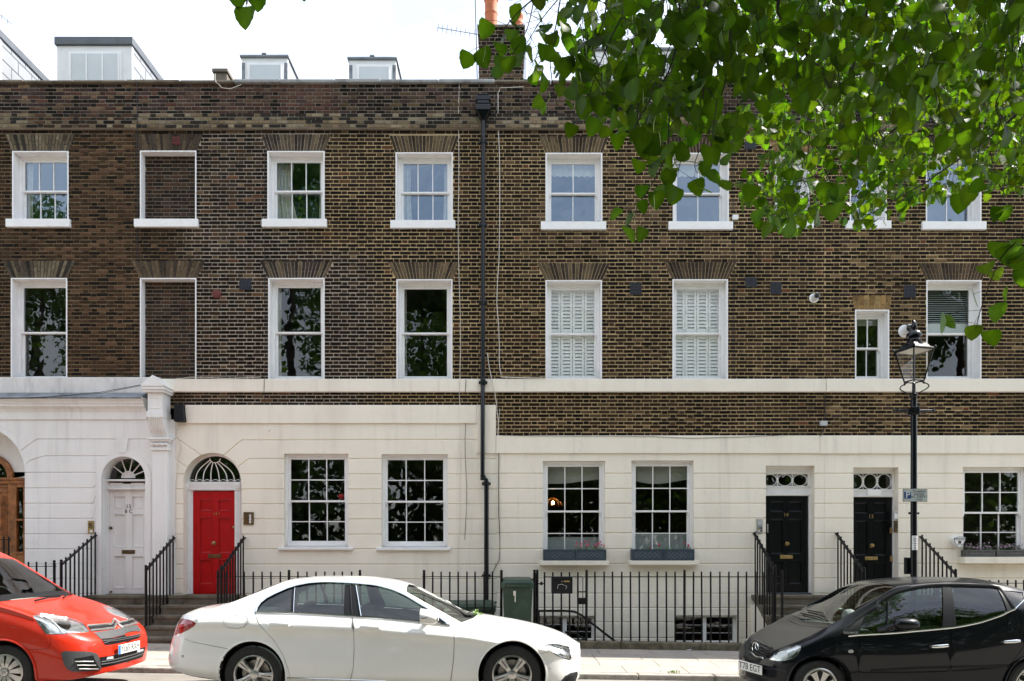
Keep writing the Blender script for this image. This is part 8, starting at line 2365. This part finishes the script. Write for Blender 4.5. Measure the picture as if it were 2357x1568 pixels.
twigs.tube([D3(560, -120, 3.3), D3(572, -40, 3.3), D3(568, 10, 3.3)], .003, 5); twigs.tube([D3(720, -140, 3.3), D3(705, -80, 3.3)], .003, 5)
twig([(2420, 470), (2349, 548), (2301, 598), (2260, 701), (2245, 760)], 3.9, .005, 17, .098, .9, br=.05)
twig([(2400, 560), (2356, 590), (2330, 640)], 4.0, .004, 8, .09, .8)
# bigger limbs seen through the leaves
def limb(pts, r0, r1, n=8):
    m = MB().tube(pts, [lerp(r0, r1, i/(len(pts)-1)) for i in range(len(pts))], n); return m.build('branch', M['bark'], tree, smooth=True)
limb([D3(2420, 40, 4.6), D3(2290, 90, 4.7), D3(2174, 162, 4.8), D3(2138, 221, 4.9), D3(2075, 283, 5.0), D3(2020, 331, 5.1), D3(1946, 383, 5.2), D3(1828, 420, 5.3)], .013, .003)
limb([D3(2480, 150, 5.2), D3(2356, 250, 5.3), D3(2260, 330, 5.4), D3(2130, 420, 5.5), D3(1990, 500, 5.6)], .011, .003)
limb([D3(1790, -40, 4.0), D3(1790, 30, 4.0), D3(1850, 120, 4.1), D3(1900, 170, 4.1)], .012, .004)
limb([D3(2000, -60, 4.4), D3(1990, 60, 4.5), D3(1950, 200, 4.6), D3(1930, 300, 4.8)], .014, .004)
trunk = MB().tube([(4.3, -12.9, -.1), (4.32, -12.85, .5), (4.2, -12.7, 2.5), (4.1, -12.4, 5.0), (4.3, -12.2, 7.5), (4.2, -12.2, 9.5)], [.34, .26, .22, .18, .13, .07], 12).build('trunk', M['bark'], tree, smooth=True)
for a in ([(4.1, -12.5, 4.6), (3.4, -11.4, 5.4), (2.6, -10.6, 5.6), (1.6, -10.9, 5.3)], [(4.15, -12.4, 5.2), (4.4, -11.0, 5.9), (4.3, -9.9, 5.6), tuple(D3(2420, 40, 4.6))], [(4.2, -12.3, 5.8), (5.4, -11.2, 6.3), (5.2, -10.0, 5.6), tuple(D3(2480, 150, 5.2))],
          [(4.1, -12.5, 5.0), (2.4, -11.8, 5.6), (.6, -11.3, 5.2), (-1.0, -11.2, 4.9)], [(4.1, -12.6, 4.2), (4.2, -11.6, 4.1), tuple(D3(2420, 470, 3.9))], [(4.2, -12.3, 6.5), (5.2, -11.0, 7.2), (5.6, -10.4, 7.6)], [(4.2, -12.2, 6.5), (3.0, -11.0, 7.2), (2.8, -10.2, 7.4)]):
    limb([Vector(p) for p in a], .09, .018)
# dense curtain of foliage: twigs drawn through a volume, leaves hung on them
POLY_A = [(1320, -60), (1340, 110), (1375, 215), (1400, 240), (1440, 330), (1480, 290), (1560, 320), (1640, 330), (1685, 250), (1700, 100), (1710, -60)]
POLY_B = [(1690, -60), (1712, 110), (1730, 190), (1700, 270), (1700, 300), (1765, 285), (1795, 335), (1740, 385), (1715, 455), (1755, 475), (1800, 525), (1850, 500), (1905, 480), (1960, 500), (2000, 555), (2035, 515), (2080, 475), (2130, 455), (2180, 445), (2225, 410), (2285, 395), (2300, 480), (2325, 430), (2400, 400), (2460, 300), (2460, -60)]
def fill(poly, n, d0, d1, size, bias=1.0, tw=4, sz=None):
    xs_, ys_ = [p[0] for p in poly], [p[1] for p in poly]; c_ = 0
    while c_ < n:
        x, y = RT.uniform(min(xs_), max(xs_)), RT.uniform(min(ys_), max(ys_))
        if not inpoly(x, y, poly): continue
        if y > 330 and d1 > 7 and RT.random() < .45: continue
        d = lerp(d0, d1, RT.random()**bias)
        k = 4.2/d
        pts = [(x, y)]; a = RT.uniform(.9, 2.2); L = 55*k
        for i in range(3): pts.append((pts[-1][0] - math.cos(a)*L*.4*(1 if RT.random() < .75 else -1), pts[-1][1] + math.sin(a)*L*.45))
        pts = [p for p in pts if inpoly(p[0], p[1], poly)]
        if len(pts) < 2: continue
        twig(pts, d, .0028, tw, size, .9, br=.05); c_ += tw
fill(POLY_A, 520, 3.1, 5.0, .085)
fill(POLY_B, 260, 3.2, 4.6, .085)
fill([(1690, -60), (1715, 110), (1730, 180), (2000, 230), (2200, 160), (2420, 200), (2420, -60)], 300, 3.2, 4.4, .086)
fill(POLY_B, 4300, 4.9, 8.2, .074, .8, 6)
POLY_C = [(1720, 380), (1715, 455), (1755, 475), (1800, 525), (1860, 470), (1850, 380)]
fill(POLY_C, 60, 5.4, 6.2, .075, 1, 5)
fill([(2230, 380), (2300, 480), (2325, 430), (2400, 400), (2400, 100), (2300, 100)], 120, 5.2, 6.5, .075, 1, 5)
twigs.build('twigs', M['bark'], tree); tag(tree.children[-1], kind='stuff')
bracts.build('bracts', M['bract'], tree); tag(tree.children[-1], kind='stuff')
def vis_size(L_):
    p, e, s, c_ = L_; d = p.y-CAM_Y; xd, yd = CX+p.x/d*FPX, HY-(p.z-EYE)/d*FPX
    if not (0 < xd < 2356 and -5 < yd < 1568): return 0
    return s/d
LEAVES.sort(key=lambda q: -vis_size(q))
tints = [RT.uniform(.7, 1.15) for _ in range(6)]
lm = []
for (v, f), t in zip(LG, tints):
    m = MB(); m.add(v, f); m.c = [((t*1.25, t*1.25, t*1.1) if q % 3 == 1 else (t*.9, t*.93, t*.85)) for q in range(len(v))]; me = m.mesh('leaf'); me.materials.append(M['leaf']); me.shade_smooth(); lm.append(me)
for i, (p, e, s, c_) in enumerate(LEAVES[:300]):
    o = inst('leaf', RT.choice(lm), tree, tuple(p), (s, s, s)); o.rotation_euler = e
def bulk(name, L_, mat, parent, geoms):
    V, F, C = [], [], []
    for (p, e, s, c_) in L_:
        g = RT.choice(geoms); mat3 = e.to_matrix(); n = len(V)
        for q in g[0]: V.append(tuple(p + mat3 @ (Vector(q)*s)))
        F += [tuple(i+n for i in f) for f in g[1]]; C += ([c_]*len(g[0]) if len(g[0]) < 8 else [(tuple(k_*1.25 for k_ in c_) if q_ % 3 == 1 else tuple(k_*.92 for k_ in c_)) for q_ in range(len(g[0]))])
    m = MB(); m.v, m.f, m.c = V, F, C
    o = m.build(name, mat, parent); o.data.shade_smooth(); return tag(o, kind='stuff')
bulk('foliage', LEAVES[300:], M['leaf'], tree, LG)
# the crown above the frame, which shades the near sprays
UP_ = []
while len(UP_) < 24000:
    p = Vector((RT.uniform(-1.5, 7.5), RT.uniform(-15.5, -9.3), RT.uniform(5.4, 10.5)))
    q = Vector(((p.x-3.6)/4.6, (p.y+12.2)/3.6, (p.z-7.4)/3.0))
    if q.length > 1: continue
    d = p.y-CAM_Y
    if d > .3 and HY-(p.z-EYE)/d*FPX > -70 and abs(p.x)/d*FPX < 1230: continue
    UP_.append((p, Euler((RT.gauss(0, .5), RT.gauss(0, .5), RT.random()*6.28)), RT.uniform(.10, .15), (RT.uniform(.8, 1.1),)*3))
BK_ = []  # added leaf volume, unseen behind the camera, blocks sky light on the sprays
while len(BK_) < 16000:
    p = Vector((RT.uniform(-5, 11), RT.uniform(-22, -15.2), RT.uniform(2.6, 8.5)))
    if Vector(((p.x-3.2)/7.6, (p.y+17.8)/3.6, (p.z-6.4)/4.4)).length > 1: continue
    BK_.append((p, Euler((RT.gauss(0, .6), RT.gauss(0, .6), RT.random()*6.28)), RT.uniform(.16, .26), (RT.uniform(.7, 1.1),)*3))
SG = [([(0, 0, 0), (.5, .03, -.4), (0, .06, -1), (-.5, .03, -.4)], [(0, 1, 2, 3)])]
bulk('shading_foliage', UP_ + BK_, M['leaf'], tree, SG)
# trees of the square, seen only as reflections in the panes
def square_tree(x, y, h, r, n, label):
    t = thing('square_tree', (x, y, 0), label, 'tree', 'trees in the square')
    MB().tube([(x, y, -.1), (x+.1, y, h*.25), (x-.1, y+.1, h*.55), (x, y, h*.85)], [.4, .3, .2, .06], 10).build('trunk', M['bark'], t, smooth=True)
    cl = []
    for k in range(26):
        a, e = RT.random()*6.28, RT.uniform(-.5, 1.3)
        cl.append((Vector((x+math.cos(a)*math.cos(e)*r*.62, y+math.sin(a)*math.cos(e)*r*.62, h*.56+math.sin(e)*h*.36)), r*RT.uniform(.32, .5)))
    L_ = []
    for k in range(n):
        c_, rr = RT.choice(cl); v = rvec(RT)
        while v.length > 1 or v.length < .35: v = rvec(RT)
        L_.append((c_+v*rr, Euler((RT.gauss(0, .7), RT.gauss(0, .7), RT.random()*6.28)), RT.uniform(.15, .27), (RT.uniform(.6, 1.2),)*3))
    bulk('crown', L_, M['leaf_bg'], t, SG)
for (x, y, h, r, lb) in ((-24.5, -24, 20.5, 4.6, 'leftmost tall tree across the street, mirrored in the left windows'), (-11.5, -24, 25, 4.4, 'tallest tree across the street, mirrored in the curtained upper window'),
                         (-4.6, -24, 18, 4.0, 'tree across the street mirrored above the red door'), (2, -22, 13, 4.6, 'round tree across the street mirrored in the middle windows'), (9, -24, 13.5, 5, 'tree across the street mirrored in the shuttered windows'),
                         (16, -23, 14, 5.4, 'tree across the street mirrored behind the black doors'), (23.5, -24, 19.5, 4.6, 'rightmost tree across the street, mirrored in the right windows'), (-20, -31, 14, 6, 'tree deep in the square behind the left windows reflection')):
    square_tree(x, y, h, r, 15000, lb)
# clipped hedge and railings side of the square
hedge = thing('hedge', (0, -17.6, 0), 'dark belt of shrubs across the street, mirrored in the ground floor windows', 'hedge')
H_ = [(Vector((RT.uniform(-42, 42), -19.0+RT.gauss(0, 1.1), 7.5*RT.random()**1.1)), Euler((RT.gauss(0, .8), RT.gauss(0, .8), RT.random()*6.28)), RT.uniform(.2, .36), (RT.uniform(.3, .9),)*3) for _ in range(60000)]
bulk('foliage', H_, M['leaf_bg'], hedge, SG)
